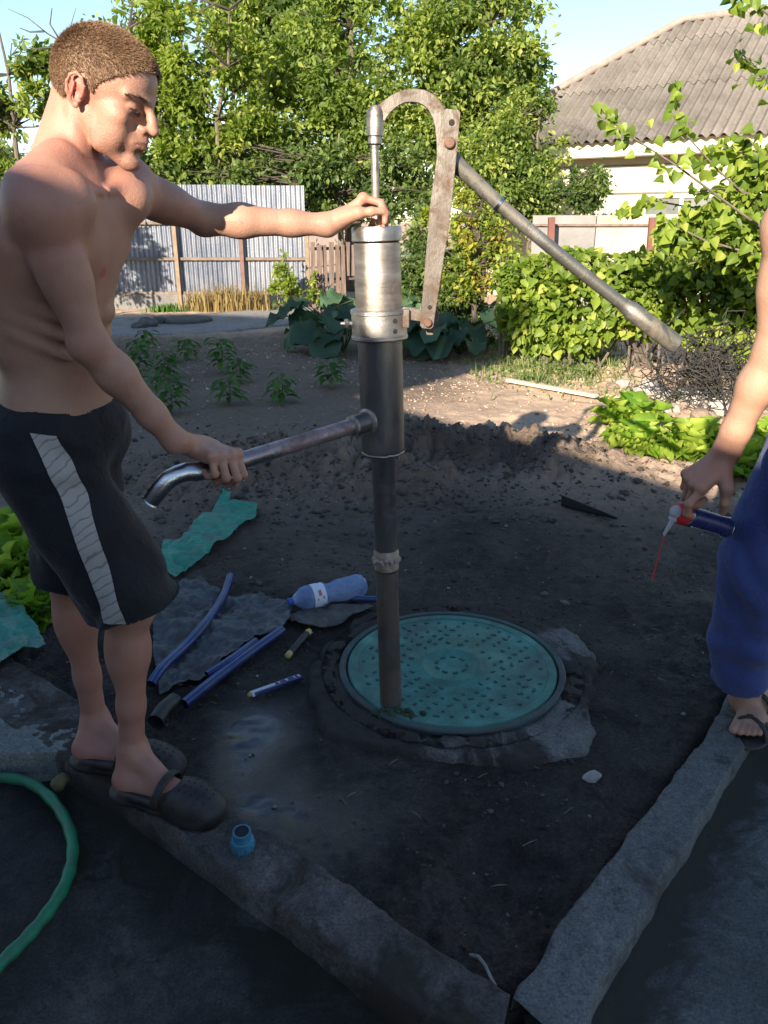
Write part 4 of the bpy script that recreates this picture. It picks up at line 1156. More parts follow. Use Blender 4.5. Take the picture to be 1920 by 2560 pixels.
tree('leafy_bush', 'small sunlit bush at the foot of the metal fence left of the picket fence', P(722, 700, 13).x, 13.0, 1, [E(722, 720, 13, 48, 42), E(700, 670, 13, 22, 40)], 1300, .075, M_lfA, cat='bush', trunk_r=.012, clumps=26, seed=7)
tree('leafy_bush', 'small weed bush in front of the picket fence', P(795, 740, 12).x, 11.9, 1, [E(795, 738, 11.9, 30, 20), E(784, 690, 11.9, 10, 30)], 500, .06, M_lfA, cat='bush', trunk_r=.012, clumps=12, seed=8)
tree('leafy_bush', 'yellow leaved bush between the lever bar and the handle', P(1190, 700, 9.2).x, 9.2, 1.5, [E(1200, 600, 9.2, 90, 80), E(1120, 560, 9.6, 60, 70), E(1250, 690, 9, 60, 50), E(1160, 690, 9.2, 70, 60)], 6500, .062, M_lfY, cat='bush', trunk_r=.04, clumps=70, seed=9)
tree('leafy_bush', 'green bush behind the lever bar above the squash leaves', P(1080, 700, 10).x, 10, 1.5, [E(1080, 690, 10, 90, 70), E(1170, 740, 9.6, 80, 50), E(1060, 590, 10.4, 50, 60)], 6500, .07, M_lfD, cat='bush', trunk_r=.04, clumps=70, seed=10)
tree('leafy_bush', 'dark green shrub growing against the cream house wall', P(1450, 530, 13).x, 13.0, 1.5, [E(1460, 470, 13, 65, 60), E(1410, 500, 13, 50, 50)], 4500, .07, M_lfD, cat='bush', trunk_r=.05, clumps=60, seed=11)
tree('fruit_tree', 'thin tree with bare twigs against the sky left of the standing man', P(60, 500, 13).x, 13, 4, [E(70, 150, 13, 60, 40), E(95, 270, 13, 55, 60), E(20, 290, 13, 50, 50), E(-40, 260, 13, 80, 90)], 2900, .115, M_lfB, trunk_r=.07, clumps=42, seed=12)
tree('leafy_bush', 'yellow green bush low behind the back of the standing man', P(20, 560, 11).x, 11, 2, [E(10, 390, 11, 60, 45), E(-80, 470, 11, 120, 110)], 4200, .09, M_lfA, cat='bush', trunk_r=.05, clumps=50, seed=13)
tree('garden_tree', 'distant tree low on the skyline left of the man', P(-150, 400, 26).x, 26, 5, [E(-200, 380, 26, 200, 120), E(60, 420, 26, 120, 60)], 7000, .22, M_lfD, trunk_r=.16, clumps=80, seed=14)
tree('garden_tree', 'tree far behind the house roof at the right', P(2150, 300, 30).x, 30, 6, [E(2250, 200, 30, 200, 200)], 6000, .25, M_lfD, trunk_r=.16, clumps=80, seed=15)
# bare branch reaching over the sky behind the man
bb = MB()
q0 = P(170, 115, 12.6)
for pts in ([(175, 118), (120, 85), (70, 45), (20, 22)], [(150, 100), (125, 60), (130, 20)], [(165, 110), (140, 118), (80, 122)], [(110, 78), (75, 80), (50, 70)], [(180, 75), (165, 95), (160, 130)], [(190, 160), (172, 118), (178, 60), (190, 20)]):
    bb.tube([P(u, v, 12.6 + .05 * i) for i, (u, v) in enumerate(pts)], [.016, .010, .006, .003][:len(pts)], 5)
bb.tube([P(230, 520, 12.9), P(200, 300, 12.8), P(190, 160, 12.6)], [.05, .035, .02], 6)
o = bb.build('bare_branch', M_twig, None, smooth=True); tag(o, 'leafless grey branch reaching up over the sky left of the man', 'branch')

# dry weeds by the fence
def tuft(name, label, cx, cy, rx, ry, n, h, mat, cat, kind=None, wid=.006, lean=.35, parent=None, group=None):
    x = rng.normal(cx, rx, n); y = rng.normal(cy, ry, n); z = gz(x, y)
    hh = h * rng.uniform(.4, 1.1, n); a = rng.uniform(0, 6.28, n); ln = rng.uniform(0, lean, n)
    w = wid * rng.uniform(.6, 1.4, n); b = rng.uniform(0, 6.28, n)
    V = np.zeros((n, 5, 3))
    cx_, sx_ = np.cos(b) * w, np.sin(b) * w
    for k, (t, ww) in enumerate(((0, 1), (0, -1), (.55, .8), (.55, -.8), (1, 0))):
        off = ln * t * t * hh
        V[:, k, 0] = x + cx_ * ww + np.cos(a) * off; V[:, k, 1] = y + sx_ * ww + np.sin(a) * off; V[:, k, 2] = z - .01 + hh * t * (1 - .25 * ln * t)
    F = np.array([(0, 1, 3), (0, 3, 2), (2, 3, 4)])[None] + (np.arange(n) * 5)[:, None, None]
    o = leafmesh(name, V.reshape(-1, 3), F.reshape(-1, 3), np.repeat(rng.uniform(0, 1, n), 5), parent, mat, kind)
    if label: tag(o, label, cat, group)
    return o
q = P(590, 760, 13.1); tuft('dry_weeds', 'straw coloured dry weeds at the foot of the metal fence', q.x, 13.2, .30, .12, 420, .5, M_straw, 'weeds', 'stuff', wid=.010)
q = P(500, 762, 13.2); tuft('dry_weeds', 'darker dry weeds beside the tan fence post', q.x, 13.3, .16, .10, 260, .4, M_straw, 'weeds', 'stuff', wid=.009)
q = P(410, 775, 12.9); tuft('green_weed', 'small green weed against the concrete plinth', q.x, 13.0, .14, .06, 200, .16, M_lfP, 'weeds', 'stuff', wid=.012)
# grass and low weeds below the vine hedge
gx_, gy_ = [], []
for u, v, su, sv, n in ((1380, 890, 90, 40, 2600), (1290, 850, 50, 40, 1400), (1460, 900, 60, 30, 1000), (1330, 930, 60, 14, 700), (1600, 1010, 60, 30, 260), (1860, 1130, 60, 50, 320)):
    for _ in range(n):
        p = G(random.gauss(u, su), random.gauss(v, sv)); gx_.append(p.x); gy_.append(p.y)
x = np.array(gx_); y = np.array(gy_); n = len(x)
hh = rng.uniform(.02, .15, n) * (.45 + .9 * np.clip(.5 + vnoise(x * 3.5, y * 3.5, 88), 0, 1)) * np.where(y > 6.0, 1, .6); a = rng.uniform(0, 6.28, n); b = rng.uniform(0, 6.28, n); w = rng.uniform(.003, .008, n); ln = rng.uniform(0, 1.3, n)
V = np.zeros((n, 5, 3)); z = gz(x, y)
for k, (t, ww) in enumerate(((0, 1), (0, -1), (.55, .8), (.55, -.8), (1, 0))):
    V[:, k] = np.stack([x + np.cos(b) * w * ww + np.cos(a) * ln * t * t * hh, y + np.sin(b) * w * ww + np.sin(a) * ln * t * t * hh, z - .01 + hh * t * (1 - .3 * ln * t)], -1)
F = np.array([(0, 1, 3), (0, 3, 2), (2, 3, 4)])[None] + (np.arange(n) * 5)[:, None, None]
tag(leafmesh('grass', V.reshape(-1, 3), F.reshape(-1, 3), np.repeat(rng.uniform(0, 1, n), 5), None, M_grass), kind='stuff')

# low broad-leaved weeds among the grass
wk = rng.choice(len(x), 2600); wp = np.stack([x[wk] + rng.normal(0, .05, 2600), y[wk] + rng.normal(0, .05, 2600), z[wk] + rng.uniform(.0, .13, 2600) * np.clip(.5 + vnoise(x[wk] * 3, y[wk] * 3, 89), .1, 1)], 1)
Vw, Fw, tw_ = leaves(wp, rng.normal(0, 1, (2600, 3)) + np.array([0, 0, .6]), rng.uniform(.02, .06, 2600), 'oval', droop=.1)
tag(leafmesh('low_weeds', Vw, Fw, tw_, None, M_grass), kind='stuff')

# single-leaf meshes shared by the plants with countable leaves
def leaf_grid(name, n, m, shape, mat, cup=.2, wave=.1, freq=3, tint=.5, seed=0):
    """leaf from base (0,0,0) along +y, unit length"""
    V = []; 
    for i in range(n + 1):
        t = i / n; w = shape(t)
        for j in range(m + 1):
            s = (j / m) * 2 - 1
            x = s * w
            z = cup * (abs(s) ** 1.6) * w * 1.4 - .30 * t * t + wave * abs(s) ** 2 * math.sin(freq * 6.28 * t + s * 2 + seed) * .5
            y = t + (.01 * math.sin(freq * 9 * t + seed) * abs(s))
            V.append((x, y, z))
    V = np.array(V); i = np.arange((n + 1) * (m + 1)).reshape(n + 1, m + 1)
    F = np.stack([i[:-1, :-1], i[:-1, 1:], i[1:, 1:], i[1:, :-1]], -1).reshape(-1, 4)
    me = mesh_np(name, V, F, True, {'tint': np.full(len(V), tint) + .12 * np.abs(V[:, 0])})
    me.materials.append(mat); return me
sh_round = lambda t: (.27 * (t / .62) ** .8 + .05) if t < .62 else .32 * math.sqrt(max(0, 1 - ((t - .62) / .385) ** 2))
sh_heart = lambda t: .50 * (math.sin(math.pi * min(1, (t * .92 + .08) ** .55)) ** .9)
sh_oval = lambda t: .24 * math.sin(math.pi * min(1, t ** .8 + .01)) ** .9
sh_sq = lambda t: (.30 + .24 * (t / .45)) if t < .45 else .54 * math.sqrt(max(0, 1 - ((t - .45) / .56) ** 2))
LM = {
 'lettuce': [leaf_grid('lettuce_leaf', 12, 6, sh_round, M_lfL, .45, .24, 3 + k, .2 + .25 * k, k) for k in range(3)],
 'squash': [leaf_grid('squash_leaf', 8, 6, sh_sq, M_lfS, .25, .22, 2, .2 + .25 * k, k * 2) for k in range(3)],
 'vine': [leaf_grid('vine_leaf', 4, 4, sh_heart, M_lfV, .2, .08, 2, .15 + .3 * k, k * 2) for k in range(3)],
 'apricot': [leaf_grid('apricot_leaf', 4, 4, sh_heart, M_lfV, .35, .05, 1, .1 + .25 * k, k * 2) for k in range(3)],
 'pepper': [leaf_grid('pepper_leaf', 4, 2, sh_oval, M_lfP, .2, .06, 1, .2 + .25 * k, k) for k in range(3)],
}
for v in LM.values():
    for m_ in v: pass
def put_leaf(kind, parent, base, direc, up, size, name='leaf'):
    me = random.choice(LM[kind])
    o = bpy.data.objects.new(name, me); COL.objects.link(o)
    d = Vector(direc).normalized(); s = d.cross(Vector(up))
    if s.length < 1e-4: s = d.orthogonal()
    s.normalize(); w = s.cross(d)
    M = Matrix.Translation(Vector(base)) @ Matrix((s, d, w)).transposed().to_4x4() @ Matrix.Diagonal((size, size, size, 1))
    o.parent = parent; o.matrix_parent_inverse = Matrix.Identity(4)
    loc, rq, sc = (PINV(parent) @ M).decompose()
    o.location = loc; o.rotation_euler = rq.to_euler(); o.scale = sc
    return o
def lettuce(label, x, y, r, n, group):
    z = gz1(x, y)
    root = empty('lettuce_plant', (x, y, z), label, 'lettuce', group)
    for k in range(n):
        a = k * 2.399; ring = (k / n) ** .7
        el = R(78 - 58 * ring + random.uniform(-14, 14)); 
        d = Vector((math.cos(a) * math.cos(el), math.sin(a) * math.cos(el), math.sin(el)))
        b = Vector((x + math.cos(a) * .02 * ring, y + math.sin(a) * .02 * ring, z + .005 + .02 * (1 - ring)))
        put_leaf('lettuce', root, b, d, (0, 0, 1) if el < R(75) else (-d.x, -d.y, .2), r * random.uniform(.8, 1.15))
gl = 'lettuce plants in the bed beside the blue trousers'
p = G(1590, 1150); lettuce('bright yellow green lettuce clump furthest left beside the garden shadow', p.x - .02, p.y - .05, .22, 34, gl)
p = G(1560, 1080); lettuce('darker lettuce clump behind the leftmost bright one', p.x + .06, p.y + .05, .27, 34, gl)
p = G(1725, 1150); lettuce('bright lettuce just left of the forearm of the man holding the can', p.x, p.y, .26, 36, gl)
p = G(1850, 1200); lettuce('bright lettuce between the forearm and the blue trousers', p.x, p.y, .24, 34, gl)
p = G(1905, 1110); lettuce('lettuce at the right picture edge behind the arm', p.x, p.y, .17, 20, gl)
gl2 = 'lettuce plants left of the standing man'
for (u, v, r_, lb) in ((20, 1470, .20, 'lettuce with broad leaves at the left picture edge'), (80, 1540, .15, 'lower lettuce leaves touching the green sheet left of the man'), (40, 1390, .21, 'lettuce at the back of the left clump behind the standing man'), (-70, 1440, .2, 'lettuce half outside the left picture edge'), (110, 1450, .17, 'lettuce right behind the calf of the standing man')):
    p = G(u, v); lettuce(lb, p.x, p.y, r_, 32, gl2)

# squash plants in the shade
M_stem = pmat('plant_stem', [(.3, (.05, .08, .03)), (.7, (.10, .13, .05))], 12, (.6, .8))
gq = 'squash plants in the shade behind the pump'
for (u, v, n, lb) in ((800, 835, 15, 'squash plant with big drooping leaves at the left of the row'), (860, 880, 15, 'squash plant left of the pump barrel nearest the path'), (900, 800, 14, 'squash plant behind the pump cylinder'), (1060, 880, 16, 'squash plant right of the pump barrel'), (1150, 890, 15, 'squash plant at the edge of the sunlit soil'), (1100, 810, 14, 'squash plant under the lower end of the lever bar'), (1010, 800, 12, 'squash plant between the cylinder and the lever bar'), (1190, 850, 12, 'squash plant next to the pale stone by the hedge')):
    p = G(u, v); z = gz1(p.x, p.y)
    root = empty('squash_plant', (p.x, p.y, z), lb, 'squash plant', gq)
    st = MB()
    for k in range(n):
        a = random.uniform(0, 6.28); r_ = random.uniform(.08, .52); hgt = random.uniform(.16, .42)
        tip = Vector((p.x + math.cos(a) * r_, p.y + math.sin(a) * r_ * .8, z + hgt))
        st.tube([(p.x, p.y, z), (p.x + math.cos(a) * r_ * .5, p.y + math.sin(a) * r_ * .4, z + hgt * .8), tip], .007, 5)
        put_leaf('squash', root, tip, Vector((math.cos(a), math.sin(a), random.uniform(-.5, .05))), (random.uniform(-.3, .3), random.uniform(-.5, .1), 1), random.uniform(.24, .38))
    st.build('stems', M_stem, root, smooth=True)
# pepper seedlings
gp = 'young pepper plants in the shaded bed'
for (u, v, h_, n, lb) in ((430, 1035, .34, 26, 'pepper plant nearest the elbow of the man'), (420, 950, .30, 24, 'pepper plant with dark leaves behind the forearm'), (555, 935, .36, 26, 'tall pepper plant left of the middle of the bed'), (575, 1015, .24, 18, 'small pepper plant just above the spout pipe at the left'), (705, 1010, .26, 18, 'small pepper plant above the middle of the spout pipe'), (828, 975, .26, 20, 'pepper plant closest to the pump barrel'), (350, 930, .34, 24, 'pepper plant beside the belly of the man'), (600, 960, .26, 18, 'pepper plant right of the tall one'), (470, 900, .24, 18, 'pepper plant farthest back near the path'), (370, 880, .26, 18, 'pepper plant at the back beside the torso'), (340, 1010, .3, 20, 'pepper plant hidden partly by the forearm'), (700, 780, .2, 10, 'tiny seedling at the path edge')):
    p = G(u, v); z = gz1(p.x, p.y)
    root = empty('pepper_plant', (p.x, p.y, z), lb, 'pepper plant', gp)
    st = MB(); st.tube([(p.x, p.y, z - .02), (p.x + .01, p.y, z + h_ * .5), (p.x, p.y, z + h_ * .9)], [.005, .004, .003], 5)
    n = int(n * 1.35)
    for k in range(n):
        t = .2 + .8 * k / n; a = k * 2.4
        b = Vector((p.x + .01 * math.cos(a), p.y, z + h_ * t * .9))
        o_ = b + Vector((math.cos(a) * .05, math.sin(a) * .05, .03)) * random.uniform(.3, 1.2)
        st.tube([b, o_], .002, 4)
        put_leaf('pepper', root, o_, Vector((math.cos(a), math.sin(a), random.uniform(-.6, .2))), (0, 0, 1), random.uniform(.085, .14))
    st.build('stems', M_stem, root, smooth=True)

# vine hedge on the right
vine = empty('vine_hedge', (2.6, 7.6, 0), 'bright leafy vine hedge below the cream house at the right', 'vine')
HED = [E(1330, 760, 8.0, 90, 120, .35), E(1450, 760, 7.8, 120, 130, .4), E(1600, 740, 7.6, 130, 110, .4), E(1750, 740, 7.4, 130, 130, .4), E(1880, 760, 7.2, 110, 140, .4), E(1430, 680, 8, 110, 60, .3), E(1290, 690, 8.2, 60, 60, .3), E(1650, 680, 7.8, 180, 50, .3), E(1850, 660, 7.4, 110, 70, .3), E(1980, 720, 7.2, 120, 190, .4)]
st = MB()
pos = []
for c in HED:
    for k in range(6):
        v = rng.normal(0, .5, 3); b = Vector((c[0] + v[0] * c[3], c[1] + abs(v[1]) * .2, 0)); t_ = Vector((c[0] + v[2] * c[3], c[1], c[2] + c[5] * .8))
        st.tube([b, b.lerp(t_, .5) + Vector((v[1] * .2, 0, 0)), t_], [.014, .010, .005], 5)
st.build('vine_stems', M_bark, vine, smooth=True)
vol = np.array([c[3] * c[5] for c in HED]); vol /= vol.sum()
def hedge_pts(n, front):
    ids = rng.choice(len(HED), n, p=vol); H = np.array(HED)[ids]
    v = rng.normal(0, 1, (n, 3)); v /= np.linalg.norm(v, axis=1)[:, None]
    if front: v[:, 1] = -np.abs(v[:, 1]); r_ = rng.uniform(.86, 1.05, n)
    else: r_ = rng.uniform(.2, 1, n) ** .5
    p = H[:, :3] + v * H[:, 3:] * r_[:, None]
    ok = (p[:, 2] > .06)
    if front: ok &= (p[:, 0] * FPX / (p[:, 1] * .937) + 960) < 1960
    return p[ok], v[ok]
p_, v_ = hedge_pts(12000, False)
V, F, t_ = leaves(p_, v_ + np.array([0, -.4, 0]), rng.uniform(.045, .095, len(p_)), 'heart', droop=.5)
leafmesh('foliage', V, F, t_, vine, M_lfV, 'stuff')
p_, v_ = hedge_pts(420, True)
for k in range(min(300, len(p_))):
    put_leaf('vine', vine, p_[k], (v_[k][0] * .6 + random.uniform(-.5, .5), -.5 + random.uniform(-.3, .3), -.7), (random.uniform(-.5, .5), -1, random.uniform(0, 1)), random.uniform(.06, .105))
# apricot tree sprays at the right
apr = empty('apricot_tree', (3.1, 6.0, 0), 'young apricot tree with leafy shoots hanging in from the right edge', 'tree')
st = MB()
st.tube([(3.3, 6.0, -.05), (3.2, 6.0, .9), (2.95, 6.0, 1.3), (2.8, 6.05, 1.7)], [.05, .04, .03, .02], 8)
sprays = [((1890, 560), (1700, 420), (1560, 330), (1500, 270)), ((1900, 520), (1790, 420), (1700, 320), (1690, 215)), ((1910, 480), (1850, 400), (1800, 360), (1760, 380)), ((1900, 600), (1740, 520), (1620, 500), (1560, 530)), ((1900, 640), (1760, 600), (1680, 560), (1650, 620)), ((1930, 420), (1900, 380), (1870, 350), (1830, 360)), ((1930, 560), (1860, 600), (1800, 640), (1720, 660)), ((1950, 260), (1910, 190), (1870, 150), (1845, 125)), ((1950, 60), (1900, 20), (1860, -10), (1830, -20)), ((1930, 500), (1860, 480), (1800, 470), (1740, 480)), ((1930, 700), (1880, 640), (1840, 560), (1850, 500))]
nleaf = 0
lp, lo = [], []
for si, sp in enumerate(sprays):
    dd = 5.6 + .12 * (si % 4)
    pts = [P(u, v, dd + .04 * i) for i, (u, v) in enumerate(sp)]
    fine = []
    for a_, b_ in zip(pts, pts[1:]):
        for q in range(4): fine.append(a_.lerp(b_, q / 4))
    fine.append(pts[-1])
    st.tube([Vector((3.05, 6.05, 1.2)) if si < 7 else Vector((3.2, 6.1, 1.6))] + fine, [.014] + [.009 - .006 * k / len(fine) for k in range(len(fine))], 5)
    for k, p in enumerate(fine):
        w = 4 if si < 7 else 3
        for _ in range(w):
            a = random.uniform(0, 6.28); nleaf += 1
            off = Vector((random.gauss(0, .03), random.gauss(0, .04), random.gauss(-.01, .03))) * (1.8 if k < len(fine) - 5 else .8)
            b = p + off
            dr = Vector((math.cos(a) * .6, math.sin(a) * .6 - .2, random.uniform(-1.1, .15)))
            if nleaf <= 300: put_leaf('apricot', apr, b, dr, (0, -1, .6), random.uniform(.05, .088))
            else: lp.append(tuple(b)); lo.append(tuple(dr))
# inner mass near the right edge
H2 = [E(1800, 560, 5.9, 100, 60, .3), E(1880, 500, 5.9, 80, 110, .3), E(1900, 620, 5.8, 60, 70, .3), E(1700, 590, 6.1, 60, 40, .2)]
for c in H2:
    m_ = 450
    v = rng.normal(0, 1, (m_, 3)); v /= np.linalg.norm(v, axis=1)[:, None]; v *= rng.uniform(.1, 1, (m_, 1)) ** .5
    for k in range(m_):
        lp.append((c[0] + v[k][0] * c[3], c[1] + v[k][1] * c[4], c[2] + v[k][2] * c[5])); lo.append((v[k][0], v[k][1] - .3, -.4))
lp = np.array(lp); lo = np.array(lo)
V, F, t_ = leaves(lp, lo, rng.uniform(.05, .085, len(lp)), 'heart', droop=.4, spread=.5)
leafmesh('foliage', V, F, t_, apr, M_lfV, 'stuff')
st.build('branches', M_bark, apr, smooth=True)
# ------------------------------------------------------------------ stones, planks, litter
M_stone = pmat('field_stone', [(.3, (.22, .20, .18)), (.5, (.34, .31, .28)), (.75, (.48, .45, .41))], 9, (.8, .95), bmp=.01, bscale=30)
M_stoned = pmat('brown_stone', [(.3, (.16, .12, .09)), (.7, (.30, .23, .18))], 9, (.8, .95), bmp=.01, bscale=30)
import bmesh
def rock(name, p, r, label, mat, group, sc=(1, .8, .6), seed=0):
    bm = bmesh.new(); bmesh.ops.create_icosphere(bm, subdivisions=3, radius=1)
    rs = random.Random(seed); ox = rs.uniform(0, 50)
    co = np.array([v.co[:] for v in bm.verts])
    f = 1 + .30 * vnoise(co[:, 0] * 1.3 + ox, co[:, 1] * 1.3, seed, co[:, 2] * 1.3) + .10 * vnoise(co[:, 0] * 3.5 + ox, co[:, 1] * 3.5, seed + 3, co[:, 2] * 3.5)
    for v, k in zip(bm.verts, f): v.co = Vector((v.co.x * sc[0], v.co.y * sc[1], v.co.z * sc[2])) * (r * k)
    me = bpy.data.meshes.new(name); bm.to_mesh(me); bm.free()
    o = link(name, me, None, mat); o.location = (p.x, p.y, p.z + r * sc[2] * .45); o.rotation_euler = (0, 0, rs.uniform(0, 6.28))
    me.polygons.foreach_set('use_smooth', [True] * len(me.polygons)); me.set_sharp_from_angle(angle=R(28))
    return tag(o, label, 'stone', group)
gs = 'stones heaped below the vine hedge'
for i, (u, v, r_, m_, lb) in enumerate(((1620, 985, .13, M_stone, 'pale flat stone at the left of the stone heap'), (1660, 1000, .10, M_stone, 'small pale stone in front of the heap'), (1735, 1010, .17, M_stone, 'largest grey stone of the heap beside the forearm'), (1790, 1030, .15, M_stone, 'grey stone touching the forearm in view'), (1760, 1060, .12, M_stoned, 'brown stone below the largest grey stone'), (1600, 940, .11, M_stoned, 'brown stone under the end of the pump handle'), (1560, 965, .08, M_stone, 'small stone by the end of the wooden lath'), (1700, 960, .12, M_stoned, 'brown stone below the dark netting'), (1530, 970, .06, M_stoned, 'small brown stone left of the lath end'), (1680, 1030, .07, M_stone, 'little pale stone near the lettuces'), (1640, 900, .09, M_stoned, 'half buried brown stone behind the handle grip'), (1200, 845, .11, M_stone, 'lone pale stone at the edge of the squash leaves'))):
    rock('stone', GG(u, v), r_, lb, m_, gs if i < 11 else None, (1, .8, .62), i + 3)
M_lath = pmat('lath_wood', [(.3, (.42, .33, .22)), (.7, (.60, .50, .36))], 12, (.8, .95), bmp=.002, stretch=(1, 6, 6))
def bar_between(name, a, b, w, h, mat, label, cat, bevel=.002, sub=6, sag=0):
    d = (b - a); L_ = d.length; d.normalize(); s = Vector((-d.y, d.x, 0)).normalized()
    mb = MB(); poly = [a - s * w / 2, a + s * w / 2, b + s * w / 2, b - s * w / 2]
    mb.prism([p + Vector((0, 0, 0)) for p in poly], (0, 0, h))
    return tag(mb.build(name, mat, None, bevel=bevel), label, cat)
bar_between('wooden_lath', GG(1268, 962, .03), GG(1490, 1003, .03), .05, .03, M_lath, 'long pale wooden lath lying on the sunlit soil', 'lath')
bar_between('wooden_lath', GG(1522, 1003, .03), GG(1578, 1018, .03), .07, .035, M_lath, 'short pale wooden lath right of the long one', 'lath')
# dark netting heap below the vine
M_net = pmat('dark_netting', [(.3, (.012, .012, .012)), (.7, (.035, .032, .03))], 20, (.7, .9))
nb = MB(); rs = random.Random(4)
c0n = P(1760, 900, 5.9)
for k in range(240):
    a = Vector((c0n.x + rs.gauss(0, .22), c0n.y + rs.gauss(0, .15), max(.03, c0n.z - .05 + rs.gauss(0, .11))))
    pts = [a]
    for q in range(4): pts.append(pts[-1] + Vector((rs.gauss(.02, .07), rs.gauss(0, .05), rs.gauss(-.015, .06))))
    for p in pts: p.z = max(.01, p.z)
    nb.tube(pts, .0045, 4, cap=False)
o = nb.build('netting', M_net); tag(o, 'tangled heap of dark netting under the vine beside the arm', 'netting')
# disc and junk on the far path
M_dkc = pmat('dark_cover', [(.3, (.06, .058, .058)), (.7, (.11, .105, .10))], 9, (.7, .9), bmp=.003)
q = G(468, 802, .035)
MBd = MB().lathe(q, (0, 0, 1), [(0, .36), (.03, .36), (.04, .34), (.04, .001)], 48); tag(MBd.build('well_cover', M_dkc, None, smooth=True), 'dark round cover lying on the concrete path', 'cover')
for i, (u, v, r_, lb) in enumerate(((372, 812, .13, 'dark lump of rubble at the left on the path'), (398, 806, .11, 'dark lump of rubble beside the round cover'), (350, 818, .08, 'small lump of rubble nearest the belly of the man'))):
    p = G(u, v, .04); rock('rubble', p, r_, lb, M_dkc, 'rubble on the far path', (1.2, .8, .55), 40 + i)

# green sheet scraps
def scrap(name, px, z0, mat, label, cat, crump=.02, th=.0015, seed=0, n=34, lift=None, soil=True, kind=None):
    """torn sheet: polygon of pixels laid over the soil, wrinkled, with thickness"""
    pts = [G(u, v) for u, v in px]
    xs = [p.x for p in pts]; ys_ = [p.y for p in pts]
    X, Y = np.meshgrid(np.linspace(min(xs) - .01, max(xs) + .01, n), np.linspace(min(ys_) - .01, max(ys_) + .01, n))
    
    ins = np.zeros(X.shape, bool); j = len(pts) - 1
    for i in range(len(pts)):
        xi, yi, xj, yj = xs[i], ys_[i], xs[j], ys_[j]
        c = ((yi > Y) != (yj > Y)) & (X < (xj - xi) * (Y - yi) / (yj - yi + 1e-12) + xi); ins ^= c; j = i
    Z = (gz(X, Y) if soil else 0) + z0 + crump * (.5 + .5 * fbm(X * 6, Y * 6, 3, seed + 5)) + crump * .35 * np.abs(fbm(X * 16, Y * 16, 3, seed + 6))
    if lift is not None: Z = Z + lift(X, Y)
    i = np.arange(X.size).reshape(X.shape)
    q = np.stack([i[:-1, :-1], i[:-1, 1:], i[1:, 1:], i[1:, :-1]], -1)
    k = ins[:-1, :-1].astype(int) + ins[:-1, 1:] + ins[1:, 1:] + ins[1:, :-1] >= 2
    q = q[k]; u, inv = np.unique(q.ravel(), return_inverse=True)
    me = mesh_np(name, np.stack([X.ravel(), Y.ravel(), Z.ravel()], 1)[u], inv.reshape(-1, 4), True)
    o = link(name, me, None, mat); m_ = o.modifiers.new('thickness', 'SOLIDIFY'); m_.thickness = th
    return tag(o, label, cat, kind=kind)
M_gsheet = pmat('green_sheet', [(.3, (.012, .19, .12)), (.6, (.022, .26, .17)), (.85, (.04, .31, .22))], 5, (.4, .6), bmp=.002, grime=(.10, .16, .13), gscale=8)
M_gsheet2 = pmat('green_sheet_muddy', [(.3, (.015, .17, .12)), (.6, (.035, .24, .18)), (.85, (.10, .33, .28))], 9, (.35, .6), bmp=.002, grime=(.16, .22, .20), gscale=14)
ridge = lambda X, Y: .035 * np.abs(np.sin((X + Y * .5) * 26)) 
scrap('green_sheet', [(410, 1370), (455, 1372), (500, 1322), (530, 1308), (560, 1268), (580, 1270), (575, 1285), (645, 1288), (640, 1315), (600, 1330), (575, 1365), (540, 1380), (520, 1405), (480, 1425), (440, 1452), (415, 1440), (405, 1400)], .01, M_gsheet, 'torn bright green sheet lying behind the dark shorts', 'sheet', .045, seed=3, n=150, lift=lambda X, Y: .014 * np.abs(vnoise(X * 9, Y * 9, 77)))
scrap('green_sheet', [(-120, 1540), (20, 1535), (60, 1560), (100, 1600), (118, 1640), (60, 1652), (0, 1690), (-120, 1700)], .035, M_gsheet2, 'muddy green sheet with a dark underside at the left edge', 'sheet', .02, seed=5, n=130, lift=lambda X, Y: .03 + .02 * np.sin(X * 12))
# grey plastic film and mud-caked rag
M_film = pmat('grey_film', [(.25, (.035, .038, .042)), (.5, (.065, .072, .078)), (.8, (.13, .14, .15))], 7, (.35, .7), bmp=.004, bscale=30, grime=(.055, .05, .045), gscale=6)
scrap('plastic_film', [(385, 1500), (430, 1470), (500, 1455), (560, 1490), (640, 1500), (730, 1520), (725, 1560), (700, 1590), (640, 1600), (590, 1640), (520, 1700), (450, 1720), (400, 1740), (385, 1640)], .006, M_film, 'crumpled grey plastic film under the blue pipes', 'plastic film', .040, seed=11, n=160)
M_rag = pmat('grey_rag', [(.25, (.06, .056, .05)), (.5, (.10, .095, .085)), (.8, (.16, .15, .135))], 14, (.8, .95), bmp=.006, bscale=60, grime=(.06, .05, .045), gscale=8)
scrap('rag', [(725, 1545), (780, 1525), (860, 1520), (935, 1522), (880, 1545), (850, 1565), (800, 1572), (750, 1568), (728, 1560)], .010, M_rag, 'muddy grey rag folded under the blue bottle', 'rag', .03, th=.006, seed=15, n=100)
